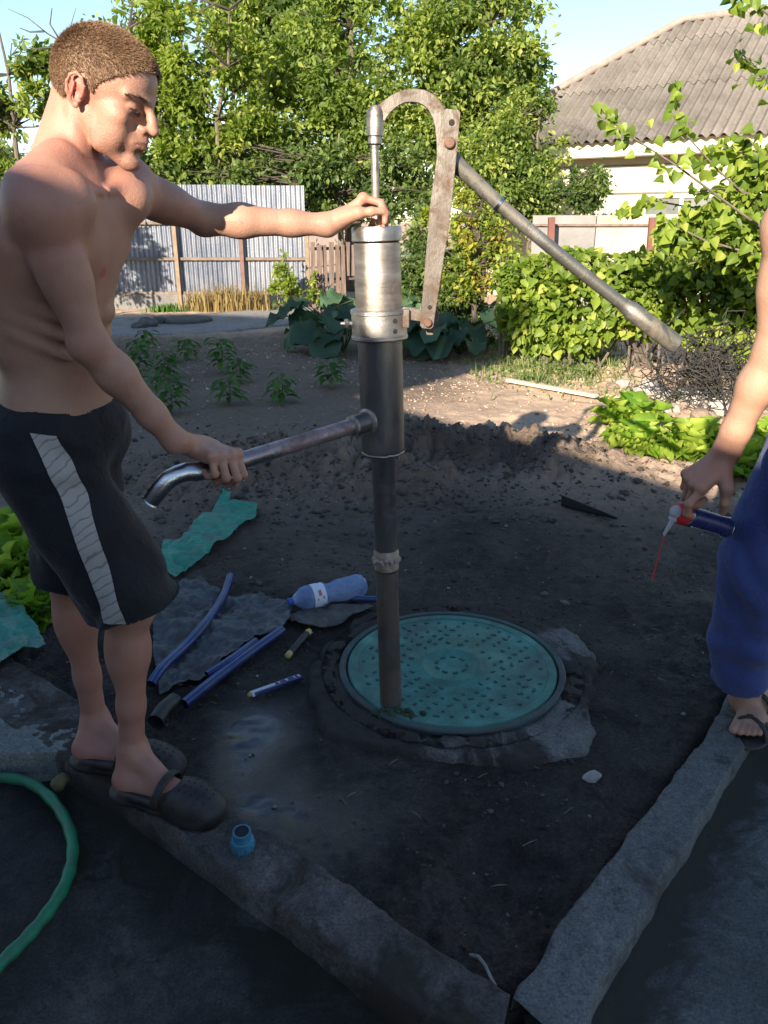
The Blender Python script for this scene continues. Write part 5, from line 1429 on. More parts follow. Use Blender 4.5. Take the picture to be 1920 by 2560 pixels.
# blue pipe offcuts
M_bpipe = pmat('blue_pe_pipe', [(.3, (.008, .020, .10)), (.6, (.011, .032, .16)), (.85, (.025, .06, .24))], 9, (.25, .45), bmp=.0004, grime=(.05, .055, .08), gscale=9)
M_bstripe = pmat('light_stripe', [(.3, (.05, .16, .42)), (.7, (.10, .25, .55))], 9, (.3, .45))
M_dark = pmat('pipe_bore', [(.3, (.006, .006, .008)), (.7, (.012, .012, .016))], 9, (.8, .9))
def pipe(px, r, label, group='offcuts of blue plastic pipe', zs=None, mat=None, name='plastic_pipe', stripe=True):
    pts = [GG(u, v, r + .012 + (zs[i] if zs else 0)) for i, (u, v) in enumerate(px)]
    fine = []
    n = len(pts)
    for i in range(n - 1):
        p0, p1, p2, p3 = pts[max(0, i - 1)], pts[i], pts[i + 1], pts[min(n - 1, i + 2)]
        for q in range(6):
            t = q / 6
            fine.append(.5 * ((2 * p1) + (p2 - p0) * t + (2 * p0 - 5 * p1 + 4 * p2 - p3) * t * t + (3 * p1 - p0 - 3 * p2 + p3) * t ** 3))
    fine.append(pts[-1])
    root = empty(name, pts[0], label, 'pipe', group)
    MB().tube(fine, r, 18, cap=False).build('outer_tube', mat or M_bpipe, root, smooth=True)
    MB().tube(fine, r * .86, 18, cap=False).build('inner_wall', M_dark, root, smooth=True)
    if stripe:
        tt = []
        for i, p in enumerate(fine):
            d = (fine[min(i + 1, len(fine) - 1)] - fine[max(0, i - 1)]).normalized(); s = Vector((-d.y, d.x, 0)).normalized()
            w = (Vector((0, 0, 1)) - d * d.z).normalized()
            tt.append(p + w * r * .96 + s * r * .2)
        MB().tube(tt, r * .10, 6).build('stripe', M_bstripe, root, smooth=True)
    return root
pipe([(578, 1468), (560, 1520), (520, 1580), (465, 1640), (410, 1690), (380, 1730)], .0165, 'long curved blue plastic pipe behind the shins', zs=[.02, .02, .015, .01, .005, .0])
pipe([(706, 1592), (640, 1640), (560, 1700), (462, 1780)], .0165, 'straight blue pipe whose open end points at the clog')
pipe([(640, 1620), (580, 1665), (520, 1705)], .014, 'short blue pipe lying tight behind the straight one')
pipe([(945, 1512), (915, 1512), (875, 1510)], .013, 'dark blue pipe end just behind the bottle', group=None)
M_blackpl = pmat('black_plastic', [(.3, (.008, .008, .009)), (.7, (.02, .02, .022))], 9, (.4, .6))
pipe([(440, 1775), (412, 1800), (392, 1830)], .024, 'black plastic sleeve beside the ankle', group=None, mat=M_blackpl, stripe=False)
# bottle
M_bottle = None
def bottlemat():
    m, nt, out = mat_new('blue_pet')
    c = coords(nt, 'World')
    b = N(nt, 'ShaderNodeBsdfPrincipled')
    nt.links.new(ramp(nt, [(.3, (.16, .27, .55)), (.7, (.42, .56, .82))], noise(nt, 12, 5, .6, c, .5)), b.inputs['Base Color'])
    b.inputs['Roughness'].default_value = .12; b.inputs['Transmission Weight'].default_value = .5; b.inputs['IOR'].default_value = 1.3
    b.inputs['Specular IOR Level'].default_value = .6
    nt.links.new(bump(nt, noise(nt, 45, 3, .5, c, .8), .006), b.inputs['Normal'])
    nt.links.new(b.outputs[0], out.inputs[0]); return m
M_bottle = bottlemat()
M_label = pmat('bottle_label', [(.3, (.55, .62, .75)), (.7, (.72, .76, .84))], 12, (.4, .5))
M_labelr = pmat('label_red', [(.3, (.45, .10, .12)), (.7, (.55, .2, .2))], 12, (.4, .5))
ba_ = GG(722, 1538, .055); bb_ = GG(912, 1494, .058)
bx = (bb_ - ba_).normalized(); BL = .325
bot = empty('water_bottle', ba_, 'blue translucent plastic bottle lying on the rag behind the pump', 'bottle')
def crush(mb_o, amt=.006):
    me = mb_o.data
    co = np.zeros(len(me.vertices) * 3); me.vertices.foreach_get('co', co); co = co.reshape(-1, 3)
    co += amt * np.stack([vnoise(co[:, 0] * 40, co[:, 1] * 40, 5, co[:, 2] * 40), vnoise(co[:, 0] * 40, co[:, 1] * 40, 6, co[:, 2] * 40), vnoise(co[:, 0] * 40, co[:, 1] * 40, 7, co[:, 2] * 40)], 1)
    me.vertices.foreach_set('co', co.ravel()); me.update()
pr = [(.018, .013), (.022, .014), (.028, .020), (.045, .034), (.06, .043), (.075, .0465), (.10, .047), (.125, .047), (.145, .045), (.158, .039), (.168, .0365), (.178, .038), (.195, .044), (.22, .0465), (.25, .0465), (.285, .046), (.305, .044), (.318, .036), (.322, .02)]
crush(MB().lathe(ba_, bx, pr, 36).build('bottle_body', M_bottle, bot, smooth=True, angle=70), .004)
MB().lathe(ba_, bx, [(-.002, .0125), (0, .0145), (.016, .0145), (.018, .013)], 20).build('cap', pmat('blue_cap', [(.3, (.02, .06, .30)), (.7, (.04, .10, .4))], 9, (.3, .5)), bot, smooth=True)
lbm = MB().lathe(ba_, bx, [(.092, .0480), (.118, .0485), (.142, .0470)], 36, cap=False).build('label', M_label, bot, smooth=True)
cv = (Vector((0, 0, CAM_H)) - ba_); cv = (cv - bx * cv.dot(bx)).normalized(); cu_ = bx.cross(cv)
for (s_, a_, w_, h_) in ((.116, -.15, .012, .022), (.128, .25, .006, .012), (.105, .35, .005, .008)):
    c = ba_ + bx * s_ + (cv * math.cos(a_) + cu_ * math.sin(a_)) * .0492
    nn = (cv * math.cos(a_) + cu_ * math.sin(a_)); tt = bx.cross(nn)
    MB().box(c, (w_, h_, .001), Matrix((bx, tt, nn)).transposed()).build('label_print', M_labelr, bot)
# box cutter-like black tool with yellow ends
M_yel = pmat('yellow_plastic', [(.3, (.50, .36, .07)), (.7, (.66, .52, .16))], 12, (.4, .6), grime=(.25, .2, .1), gscale=20)
ta, tb = GG(722, 1650, .020), GG(772, 1592, .020)
td = (tb - ta).normalized()
tool = empty('screwdriver_handle', ta, 'black tool handle with yellow ends lying beside the manhole ring', 'tool')
tk_ = (tb - ta).length
MB().lathe(ta, td, [(.012, .010), (.02, .0125), (tk_ * .4, .0115), (tk_ * .7, .013), (tk_ - .016, .0125), (tk_ - .012, .009)], 16).build('grip', M_blackpl, tool, smooth=True)
MB().lathe(ta, td, [(-.012, .006), (-.006, .0115), (.010, .012), (.016, .010)], 16).build('end_cap', M_yel, tool, smooth=True)
MB().lathe(ta, td, [(tk_ - .016, .0105), (tk_ - .004, .013), (tk_ + .006, .011), (tk_ + .010, .005)], 16).build('collar', M_yel, tool, smooth=True)
# tube with blue print
ta, tb = GG(628, 1745, .013), GG(752, 1700, .013)
td = (tb - ta).normalized(); tk_ = (tb - ta).length; sd_ = Vector((-td.y, td.x, 0)).normalized(); upv = sd_.cross(td) * -1
if upv.z < 0: upv = -upv
tube_ = empty('glue_tube', ta, 'flat white and navy tube with a yellow tip lying on the mud', 'tube')
mrot = Matrix((td, sd_, upv)).transposed()
M_wht = pmat('white_tube', [(.3, (.42, .45, .52)), (.7, (.58, .60, .66))], 20, (.4, .6)); M_navy = pmat('navy_print', [(.3, (.012, .016, .08)), (.7, (.03, .035, .14))], 20, (.4, .6))
MB().box(ta.lerp(tb, .5), (tk_, .026, .010), mrot).build('tube_body', M_wht, tube_, bevel=.003)
MB().box(ta.lerp(tb, .52) - sd_ * .0085, (tk_ * .96, .009, .0108), mrot).build('navy_edge', M_navy, tube_)
for k, (q, w) in enumerate(((.52, .012), (.60, .006), (.66, .014), (.76, .006), (.82, .016), (.92, .01))):
    MB().box(ta.lerp(tb, q) + sd_ * .003, (w, .012, .0112), mrot).build('print_block', M_navy, tube_)
MB().lathe(ta - td * .012, td, [(0, .004), (.004, .007), (.014, .008)], 12).build('tip', M_yel, tube_, smooth=True)
# light blue coupling
M_cyan = pmat('blue_fitting', [(.3, (.020, .115, .20)), (.6, (.035, .18, .30)), (.85, (.07, .26, .38))], 9, (.4, .6), bmp=.001, grime=(.06, .09, .10), gscale=12)
q = G(607, 2112, .028); q.z = gz1(q.x, q.y) + .002
q.z = max(q.z, .012)
fx = empty('pipe_coupling', q, 'small pale blue plastic pipe coupling standing on the left kerb', 'pipe fitting')
ax = Vector((.02, -.10, 1)).normalized()
MB().lathe(q, ax, [(0, .024), (.003, .0275), (.030, .0275), (.034, .0255), (.038, .0255), (.040, .022), (.058, .0205), (.060, .020)], 30).build('body', M_cyan, fx, smooth=True)
MB().lathe(q + ax * .052, ax, [(.0, .016), (.0092, .0165), (.0093, .001)], 24).build('bore', M_dark, fx, smooth=True)
MB().lathe(q + ax * .052, ax, [(.0, .0213), (.004, .0218), (.010, .0213), (.0105, .0170)], 30, cap=False).build('rim', M_cyan, fx, smooth=True)
for k in range(10):
    a = 6.283 * k / 10; u_ = ax.orthogonal().normalized(); w_ = ax.cross(u_)
    nn = u_ * math.cos(a) + w_ * math.sin(a)
    MB().box(q + ax * .017 + nn * .0278, (.005, .004, .024), Matrix((ax.cross(nn), nn, ax)).transposed()).build('rib', M_cyan, fx, bevel=.001)
# green hose
M_hose = pmat('green_hose', [(.3, (.008, .15, .065)), (.6, (.012, .21, .095)), (.85, (.03, .27, .14))], 14, (.35, .55), bmp=.0006, grime=(.03, .10, .06), gscale=10)
hp = [(-260, 1960), (-120, 1945), (-20, 1942), (60, 1952), (115, 1985), (155, 2035), (178, 2090), (180, 2150), (160, 2215), (120, 2280), (70, 2340), (10, 2400), (-60, 2470), (-160, 2560)]
pts = []
for u, v in hp:
    p = G(u, v, -.035); pts.append(p)
fine = []
for i in range(len(pts) - 1):
    p0, p1, p2, p3 = pts[max(0, i - 1)], pts[i], pts[i + 1], pts[min(len(pts) - 1, i + 2)]
    for k in range(6):
        t = k / 6; fine.append(.5 * ((2 * p1) + (p2 - p0) * t + (2 * p0 - 5 * p1 + 4 * p2 - p3) * t * t + (3 * p1 - p0 - 3 * p2 + p3) * t ** 3))
fine.append(pts[-1])
tag(MB().tube(fine, [.0142 + .0012 * math.sin(k * 1.3) for k in range(len(fine))], 16).build('garden_hose', M_hose, None, smooth=True), 'green garden hose looping over the dark floor at the lower left', 'hose')
# black angle bar by the heap
a_, b_ = GG(1402, 1268, .01), GG(1540, 1306, .015)
d_ = (b_ - a_).normalized(); s_ = Vector((-d_.y, d_.x, 0))
mb = MB(); mb.prism([a_, a_ + s_ * .10, b_ + s_ * .02, b_], (0, 0, .008)); mb.prism([a_, a_ + Vector((0, 0, .055)), b_ + Vector((0, 0, .012)), b_], s_ * .006)
tag(mb.build('black_offcut', M_blackpl, None), 'black plastic offcut half buried by the soil heap', 'offcut')
# twig and stones near the corner
tw = [(1175, 2400), (1195, 2412), (1212, 2435), (1228, 2462), (1240, 2470)]
M_pal = pmat('pale_root', [(.3, (.16, .155, .14)), (.7, (.26, .25, .23))], 30, (.8, .95))
tag(MB().tube([GG(u, v, .014 + .01 * math.sin(i)) for i, (u, v) in enumerate(tw)], [.0035, .004, .0035, .003, .002], 7).build('twig', M_pal, None, smooth=True), 'pale curved twig in the corner where the kerbs meet', 'twig')
rock('stone', GG(1480, 1945), .022, 'small pale chip of stone on the mud right of the manhole', M_stone, None, (1.3, .9, .5), 61)
rock('stone', GG(1448, 1728), .014, 'tiny pale pebble by the right side of the manhole ring', M_stone, None, (1, .9, .6), 62)
rock('stone', GG(1572, 2190), .016, 'small pebble against the inner edge of the right kerb', M_stone, None, (1, .9, .6), 63)
M_mossy = pmat('mossy_stone', [(.3, (.09, .085, .035)), (.7, (.17, .155, .07))], 30, (.8, .95), bmp=.004)
p = G(148, 1935, .0); rock('stone', Vector((p.x, p.y, -.035)), .026, 'small mossy yellowish stone under the end of the kerb near the hose', M_mossy, None, (.9, .7, .8), 64)
# ------------------------------------------------------------------ people: one blended surface per body
import openvdb as vdb
def _np(v): return np.array(tuple(v), np.float32)
class Body:
    def __init__(s): s.ops = []
    def cone(s, a, b, ra, rb, k=.02, mode=1):
        a, b = _np(a), _np(b); ba = b - a; L2 = max(1e-9, float(ba @ ba))
        def f(p):
            pa = p - a; h = np.clip((pa @ ba) / L2, 0, 1)
            return np.sqrt(((pa - h[..., None] * ba) ** 2).sum(-1)) - (ra + (rb - ra) * h)
        s.ops.append((f, (a + b) / 2, float(np.linalg.norm(ba)) / 2 + max(ra, rb), k, mode)); return s
    def ell(s, c, r, M=None, k=.02, mode=1):
        c = _np(c); r = _np(r); Mi = np.array(M, np.float32) if M is not None else np.eye(3, dtype=np.float32)  # columns = axes
        def f(p):
            q = (p - c) @ Mi
            k0 = np.sqrt(((q / r) ** 2).sum(-1)); k1 = np.sqrt(((q / r ** 2) ** 2).sum(-1)) + 1e-6
            return k0 * (k0 - 1) / k1
        s.ops.append((f, c, float(r.max()), k, mode)); return s
    def chain(s, pts, rad, k=.02, mode=1):
        for i in range(len(pts) - 1): s.cone(pts[i], pts[i + 1], rad[i], rad[i + 1], k, mode)
        return s
    def cut(s, c, n, k=.004, bc=None, br=2.0):
        c, n = _np(c), _np(Vector(n).normalized())
        def f(p): return (p - c) @ n
        s.ops.append((f, c if bc is None else _np(bc), br, k, 2)); return s
    def ev(s, p, ops=None):
        d = np.full(p.shape[:-1], 1.0, np.float32)
        for f, c, r, k, mode in (ops or s.ops):
            d = s.comb(d, f(p), k, mode)
        return d
    @staticmethod
    def comb(d, e, k, mode):
        if mode == 1:
            h = np.clip(.5 + .5 * (d - e) / k, 0, 1); return d + (e - d) * h - k * h * (1 - h)
        if mode == -1:   # subtract e
            e = -e; h = np.clip(.5 - .5 * (d - e) / k, 0, 1); return d + (e - d) * h + k * h * (1 - h)
        e = e            # keep where e<0 (half space)
        h = np.clip(.5 - .5 * (d - e) / k, 0, 1); return d + (e - d) * h + k * h * (1 - h)
    def mesh(s, res, disp=None, pad=.03):
        lo = np.min([c - r for f, c, r, k, m in s.ops if m == 1], 0) - pad; hi = np.max([c + r for f, c, r, k, m in s.ops if m == 1], 0) + pad
        B = 8; bs = B * res
        nb = np.ceil((hi - lo) / bs).astype(int)
        cc = np.stack(np.meshgrid(*[lo[i] + (np.arange(nb[i]) + .5) * bs for i in range(3)], indexing='ij'), -1).astype(np.float32)
        flat = cc.reshape(-1, 3)
        d = np.full(len(flat), 1.0, np.float32)
        for f, c, r, k, mode in s.ops:
            near = ((flat - c) ** 2).sum(-1) < (r + bs * 2.2 + k) ** 2
            if near.any(): d[near] = s.comb(d[near], f(flat[near]), k, mode)
        act = np.where(np.abs(d) < bs * 1.35)[0]
        dense = np.repeat(np.repeat(np.repeat(np.sign(d.reshape(nb)).astype(np.float32) * .05, B, 0), B, 1), B, 2)
        off = np.stack(np.meshgrid(*[np.arange(B) * res] * 3, indexing='ij'), -1).reshape(-1, 3).astype(np.float32)
        for st in range(0, len(act), 4000):
            ids = act[st:st + 4000]
            c0 = flat[ids]; base = c0 - bs / 2
            pts = base[:, None] + off[None]
            e = np.full(pts.shape[:2], 1.0, np.float32)
            for f, c, r, k, mode in s.ops:
                near = ((c0 - c) ** 2).sum(-1) < (r + bs * .9 + k + .012) ** 2
                if near.any(): e[near] = s.comb(e[near], f(pts[near]), k, mode)
            if disp is not None: e = e - disp(pts).astype(np.float32)
            ijk = np.stack(np.unravel_index(ids, nb), -1) * B
            for q, (i, j, k_) in enumerate(ijk): dense[i:i + B, j:j + B, k_:k_ + B] = e[q].reshape(B, B, B)
        g = vdb.FloatGrid(1.0); g.copyFromArray(dense)
        pts, quads = g.convertToQuads(isovalue=0.0)
        V = np.asarray(pts, np.float32) * res + lo
        return V, np.asarray(quads, np.int32)[:, ::-1]
def attr_dist(V, c, r): return np.exp(-(((V - _np(c)) ** 2).sum(1)) / r ** 2)
def fixn(me, V, quads):
    return me

def frame(fwd, up):
    f = Vector(fwd).normalized(); l = Vector(up).cross(f).normalized(); u = f.cross(l)
    return Matrix((f, l, u)).transposed()      # columns: forward, left, up
def finger(bd, base, d, bend_axis, lens, angs, r, k=.005):
    """base knuckle, start direction, rotate about bend_axis by angs (radians) at each joint"""
    p = Vector(base); dd = Vector(d).normalized(); pts = [p]; tot = []
    for L_, a in zip(lens, angs):
        dd = Matrix.Rotation(a, 3, Vector(bend_axis)) @ dd
        p = p + dd * L_; pts.append(p)
    rad = [r * 1.06, r, r * .93, r * .80]
    bd.chain(pts, rad[:len(pts)], k)
    return pts, dd
def hand(bd, wrist, a, n, thumb_side, curls, spread=.0, s=1.0, thumb=None, kp=.012):
    """a: wrist->knuckles, n: palm normal (the way the fingers curl), thumb_side: +1/-1 of a x n"""
    a = Vector(a).normalized(); n = Vector(n); n = (n - a * n.dot(a)).normalized()
    c = a.cross(n) * thumb_side                    # towards the index finger
    w = Vector(wrist)
    ax = a.cross(n)                                # rotating a about ax turns towards n
    kn = []; tips = []
    offs = (.031, .010, -.011, -.030); ln = (.086, .088, .083, .076)
    for o, l in zip(offs, ln):
        kn.append(w + a * l * s + c * o * s)
    for q, o in zip(kn, offs):
        bd.cone(w + a * .012 + c * o * .55 * s, q, .0150 * s, .0118 * s, kp)
    bd.cone(w + a * .02 * s + c * .006 + n * .004, w + a * .060 * s + n * .005, .018 * s, .017 * s, kp)   # palm pad
    bd.cone(w + a * .018 * s - c * .022 * s + n * .006, w + a * .060 * s - c * .026 * s + n * .006, .013 * s, .012 * s, kp)
    FL = ((.042, .026, .021), (.046, .030, .022), (.043, .028, .021), (.034, .021, .019))
    for i, (q, L_, cu) in enumerate(zip(kn, FL, curls)):
        sp = spread * (1.5 - i)
        d = (a + c * sp).normalized()
        pts, dd = finger(bd, q, d, ax, [x * s for x in L_], cu, (.0088, .0092, .0087, .0078)[i] * s)
        tips.append((pts, dd))
        bd.ell(q - n * .006 * s, (.0105 * s, .0105 * s, .009 * s), k=.008)   # knuckle
    if thumb is None: thumb = ((.75, .62, .25), (.75, .35, .45), (.8, .1, .6))
    p = w + a * .022 * s + c * .024 * s + n * .006; tp = [p]
    for (ta_, tc, tn), L_ in zip(thumb, (.040, .032, .026)):
        dv = (a * ta_ + c * tc + n * tn).normalized(); p = p + dv * L_ * s; tp.append(p)
    bd.chain(tp, [.0165 * s, .0115 * s, .0100 * s, .0085 * s], .008)
    bd.cone(tp[0], tp[1], .0175 * s, .0125 * s, kp)
    return kn, tips, tp, (a, c, n)

# ---- materials
def skin_mat(name, base, red):
    m, nt, out = mat_new(name)
    c = coords(nt, 'World')
    f1 = noise(nt, 14, 6, .6, c); f2 = noise(nt, 90, 4, .6, c)
    col = ramp(nt, [(.3, tuple(x * .88 for x in base)), (.5, base), (.75, tuple(min(1, x * 1.10) for x in base))], f1)
    a = N(nt, 'ShaderNodeAttribute'); a.attribute_name = 'red'
    col = mixc(nt, a.outputs['Fac'], col, red)
    a2 = N(nt, 'ShaderNodeAttribute'); a2.attribute_name = 'pale'
    col = mixc(nt, math_n(nt, 'MULTIPLY', a2.outputs['Fac'], .55), col, (.45, .285, .215))
    a3 = N(nt, 'ShaderNodeAttribute'); a3.attribute_name = 'stub'
    st = math_n(nt, 'MULTIPLY', a3.outputs['Fac'], ramp(nt, [(.42, (.35, .35, .35)), (.6, (1, 1, 1))], noise(nt, 420, 2, .5, c)))
    col = mixc(nt, math_n(nt, 'MULTIPLY', st, .8), col, (.055, .035, .024))
    b = N(nt, 'ShaderNodeBsdfPrincipled')
    nt.links.new(col, b.inputs['Base Color'])
    nt.links.new(ramp(nt, [(.3, (.42, .42, .42)), (.7, (.58, .58, .58))], f1), b.inputs['Roughness'])
    b.inputs['Specular IOR Level'].default_value = .38
    b.inputs['Subsurface Weight'].default_value = .25
    b.inputs['Subsurface Radius'].default_value = (1.0, .32, .16); b.inputs['Subsurface Scale'].default_value = .009
    n1 = bump(nt, f2, .0012, .6); n2 = bump(nt, noise(nt, 320, 3, .6, c), .0012, .8, n1)
    nt.links.new(n2, b.inputs['Normal'])
    nt.links.new(b.outputs[0], out.inputs[0]); return m
M_skin = skin_mat('skin_tanned', (.36, .205, .150), (.38, .115, .092))
M_skin2 = skin_mat('skin_light_tan', (.38, .225, .160), (.44, .15, .11))
M_hair = pmat('buzz_hair', [(.3, (.15, .085, .048)), (.5, (.20, .120, .070)), (.75, (.27, .175, .108))], 14, (.55, .7), bmp=.0006, bscale=500, coord='Object')
M_lash = pmat('brow_hair', [(.3, (.022, .013, .009)), (.7, (.045, .028, .018))], 60, (.6, .8))
M_nail = pmat('nail', [(.3, (.50, .31, .25)), (.7, (.58, .38, .31))], 30, (.25, .35))

# =========================================================== young man at the left
RS, RE, RW = P(100, 512, 1.46), P(222, 858, 1.50), P(438, 1102, 1.60)
LS, LE, LW = P(304, 462, 1.75), P(512, 548, 1.93), P(818, 562, 1.985)
HDc = P(266, 234, 1.65)
sh_mid = (RS + LS) / 2
chest_f = Vector((math.cos(R(-14)), math.sin(R(-14)), 0))           # facing direction of the chest
waist = P(142, 985, 1.66); pelvis = P(150, 1075, 1.67)
upv = (sh_mid - waist).normalized()
CF = frame(chest_f, (0, 0, 1)); cf, cl, cu = [CF.col[i] for i in range(3)]
TF = Matrix.Rotation(0, 3, 'Z')
tf = (cf - upv * cf.dot(upv)).normalized(); tl = upv.cross(tf).normalized()
TM = Matrix((tf, tl, upv)).transposed()
neck0 = sh_mid + upv * .035 - tf * .005
man = Body()
def tp(f, l, u): return sh_mid + tf * f + tl * l + upv * u          # torso coordinates, origin between the shoulder joints
TL = (sh_mid - waist).length
# trunk
man.ell(tp(-.030, 0, -.13), (.100, .142, .185), TM, .03)
man.ell(tp(-.035, 0, -.075), (.088, .155, .12), TM, .04)
man.ell(tp(-.012, 0, -TL * .70), (.086, .125, .14), TM, .05)
man.ell(waist + tf * .002, (.098, .138, .13), TM, .05)
man.ell(pelvis, (.115, .158, .12), TM, .05)
# pecs, nipples side, shoulder blades, lats
for s_ in (1, -1):
    man.ell(tp(.036 - .018 * (s_ > 0), s_ * .070, -.085), (.036, .068, .054), TM, .025)
    man.ell(tp(-.095, s_ * .085, -.10), (.036, .060, .085), TM, .03)
    man.cone(tp(-.04, s_ * .135, -.10), tp(-.04, s_ * .105, -.30), .048, .035, .05)
    man.cone(tp(-.045, s_ * .03, .048), tp(-.03, s_ * .135, .006), .034, .034, .035)     # trapezius
    man.cone(tp(.038, s_ * .012, .018), tp(.005, s_ * .150, .034), .0085, .010, .010)       # collar bone
for u_ in (-.22, -.27, -.32):
    man.ell(tp(.056, .032, u_), (.022, .030, .022), TM, .014); man.ell(tp(.056, -.032, u_), (.022, .030, .022), TM, .014)
man.cone(tp(-.137, 0, .02), tp(-.124, 0, -TL * .95), .010, .012, .03, -1)                 # spine furrow
man.cone(tp(.092, 0, -.03), tp(.088, 0, -.16), .004, .006, .02, -1)
# ribs, very faint
for k in range(4):
    u_ = -.17 - .035 * k
    man.cone(tp(.070, -.085, u_ - .02), tp(-.02, -.140, u_ + .012), .004, .004, .02)
# right arm (near)
def arm(bd, S_, E_, W_, side, s=1.0):
    ab = (E_ - S_).normalized(); fb = (W_ - E_).normalized()
    bd.ell(S_ + ab * .012, (.050 * s, .050 * s, .056 * s), k=.03)
    bd.cone(S_ + ab * .02, S_.lerp(E_, .5), .047 * s, .039 * s, .03)
    bd.cone(S_.lerp(E_, .4), E_, .040 * s, .033 * s, .02)
    hinge = ab.cross(fb)
    hinge = hinge.normalized() if hinge.length > .1 else Vector((0, 0, 1)).cross(ab).normalized()
    fr = hinge.cross(ab) * 1.0                     # bending side
    if fr.dot(fb) < 0: fr = -fr
    bd.ell(S_.lerp(E_, .52) + fr * .012, (.030 * s, .030 * s, .060 * s), frame_along(ab), .02)   # biceps
    bd.ell(S_.lerp(E_, .48) - fr * .012, (.031 * s, .032 * s, .075 * s), frame_along(ab), .02)   # triceps
    bd.ell(E_ - fr * .010, (.024 * s, .024 * s, .026 * s), k=.02)                                 # elbow point
    bd.cone(E_, E_.lerp(W_, .30), .0345 * s, .0365 * s, .02)
    bd.cone(E_.lerp(W_, .28), E_.lerp(W_, .72), .0365 * s, .0268 * s, .02)
    bd.cone(E_.lerp(W_, .70), W_, .0285 * s, .0245 * s, .02)
def frame_along(z):
    z = Vector(z).normalized(); x = z.orthogonal().normalized(); y = z.cross(x); return Matrix((x, y, z)).transposed()
arm(man, RS, RE, RW, -1)
arm(man, LS, LE, LW, 1)
man.cone(tp(.03, -.10, .0), RS, .05, .048, .04); man.cone(tp(.03, .10, .0), LS, .05, .048, .04)
# right hand round the spout
Q = P(534, 1170, 1.652)                     # spout axis under the palm
sdv = Vector(sd)
pa_ = Vector((.80, -.50, -.12)); pa_ = (pa_ - sdv * pa_.dot(sdv) * .35).normalized()
pn_ = Vector((-.12, -.05, -1.0)); pn_ = (pn_ - pa_ * pn_.dot(pa_)).normalized()
hw_ = Q - pa_ * .058 - pn_ * .036
kr, tr_, tpr, fr_ = hand(man, hw_, pa_, pn_, 1 if pa_.cross(pn_).dot(sdv) < 0 else -1,
    [(R(58), R(88), R(50))] * 2 + [(R(62), R(88), R(50)), (R(66), R(85), R(50))], thumb=((.55, .75, .35), (.55, .2, .85), (.2, -.2, 1.0)), s=1.08)
man.cone(RW, hw_ + pa_ * .012, .0245, .022, .02)
# left hand on the cap, pinching the rod
capz = (pa_lo + PAX * on_axis(566)).z
rodp = pa_lo + PAX * on_axis(545)
la = Vector((.80, .10, .58)).normalized()
ln_ = Vector((.45, -.10, -.85)); ln_ = (ln_ - la * ln_.dot(la)).normalized()
lw_ = P(840, 556, 1.995)
kl, tl_, tpl, fl2 = hand(man, lw_, la, ln_, 1 if la.cross(ln_).y < 0 else -1,
    [(R(50), R(50), R(32)), (R(54), R(52), R(34)), (R(58), R(56), R(36)), (R(62), R(58), R(38))], thumb=((.75, .48, .32), (.85, .02, .50), (.80, -.18, .52)), s=.97)
man.cone(LW, lw_ + la * .01, .0245, .0225, .02)

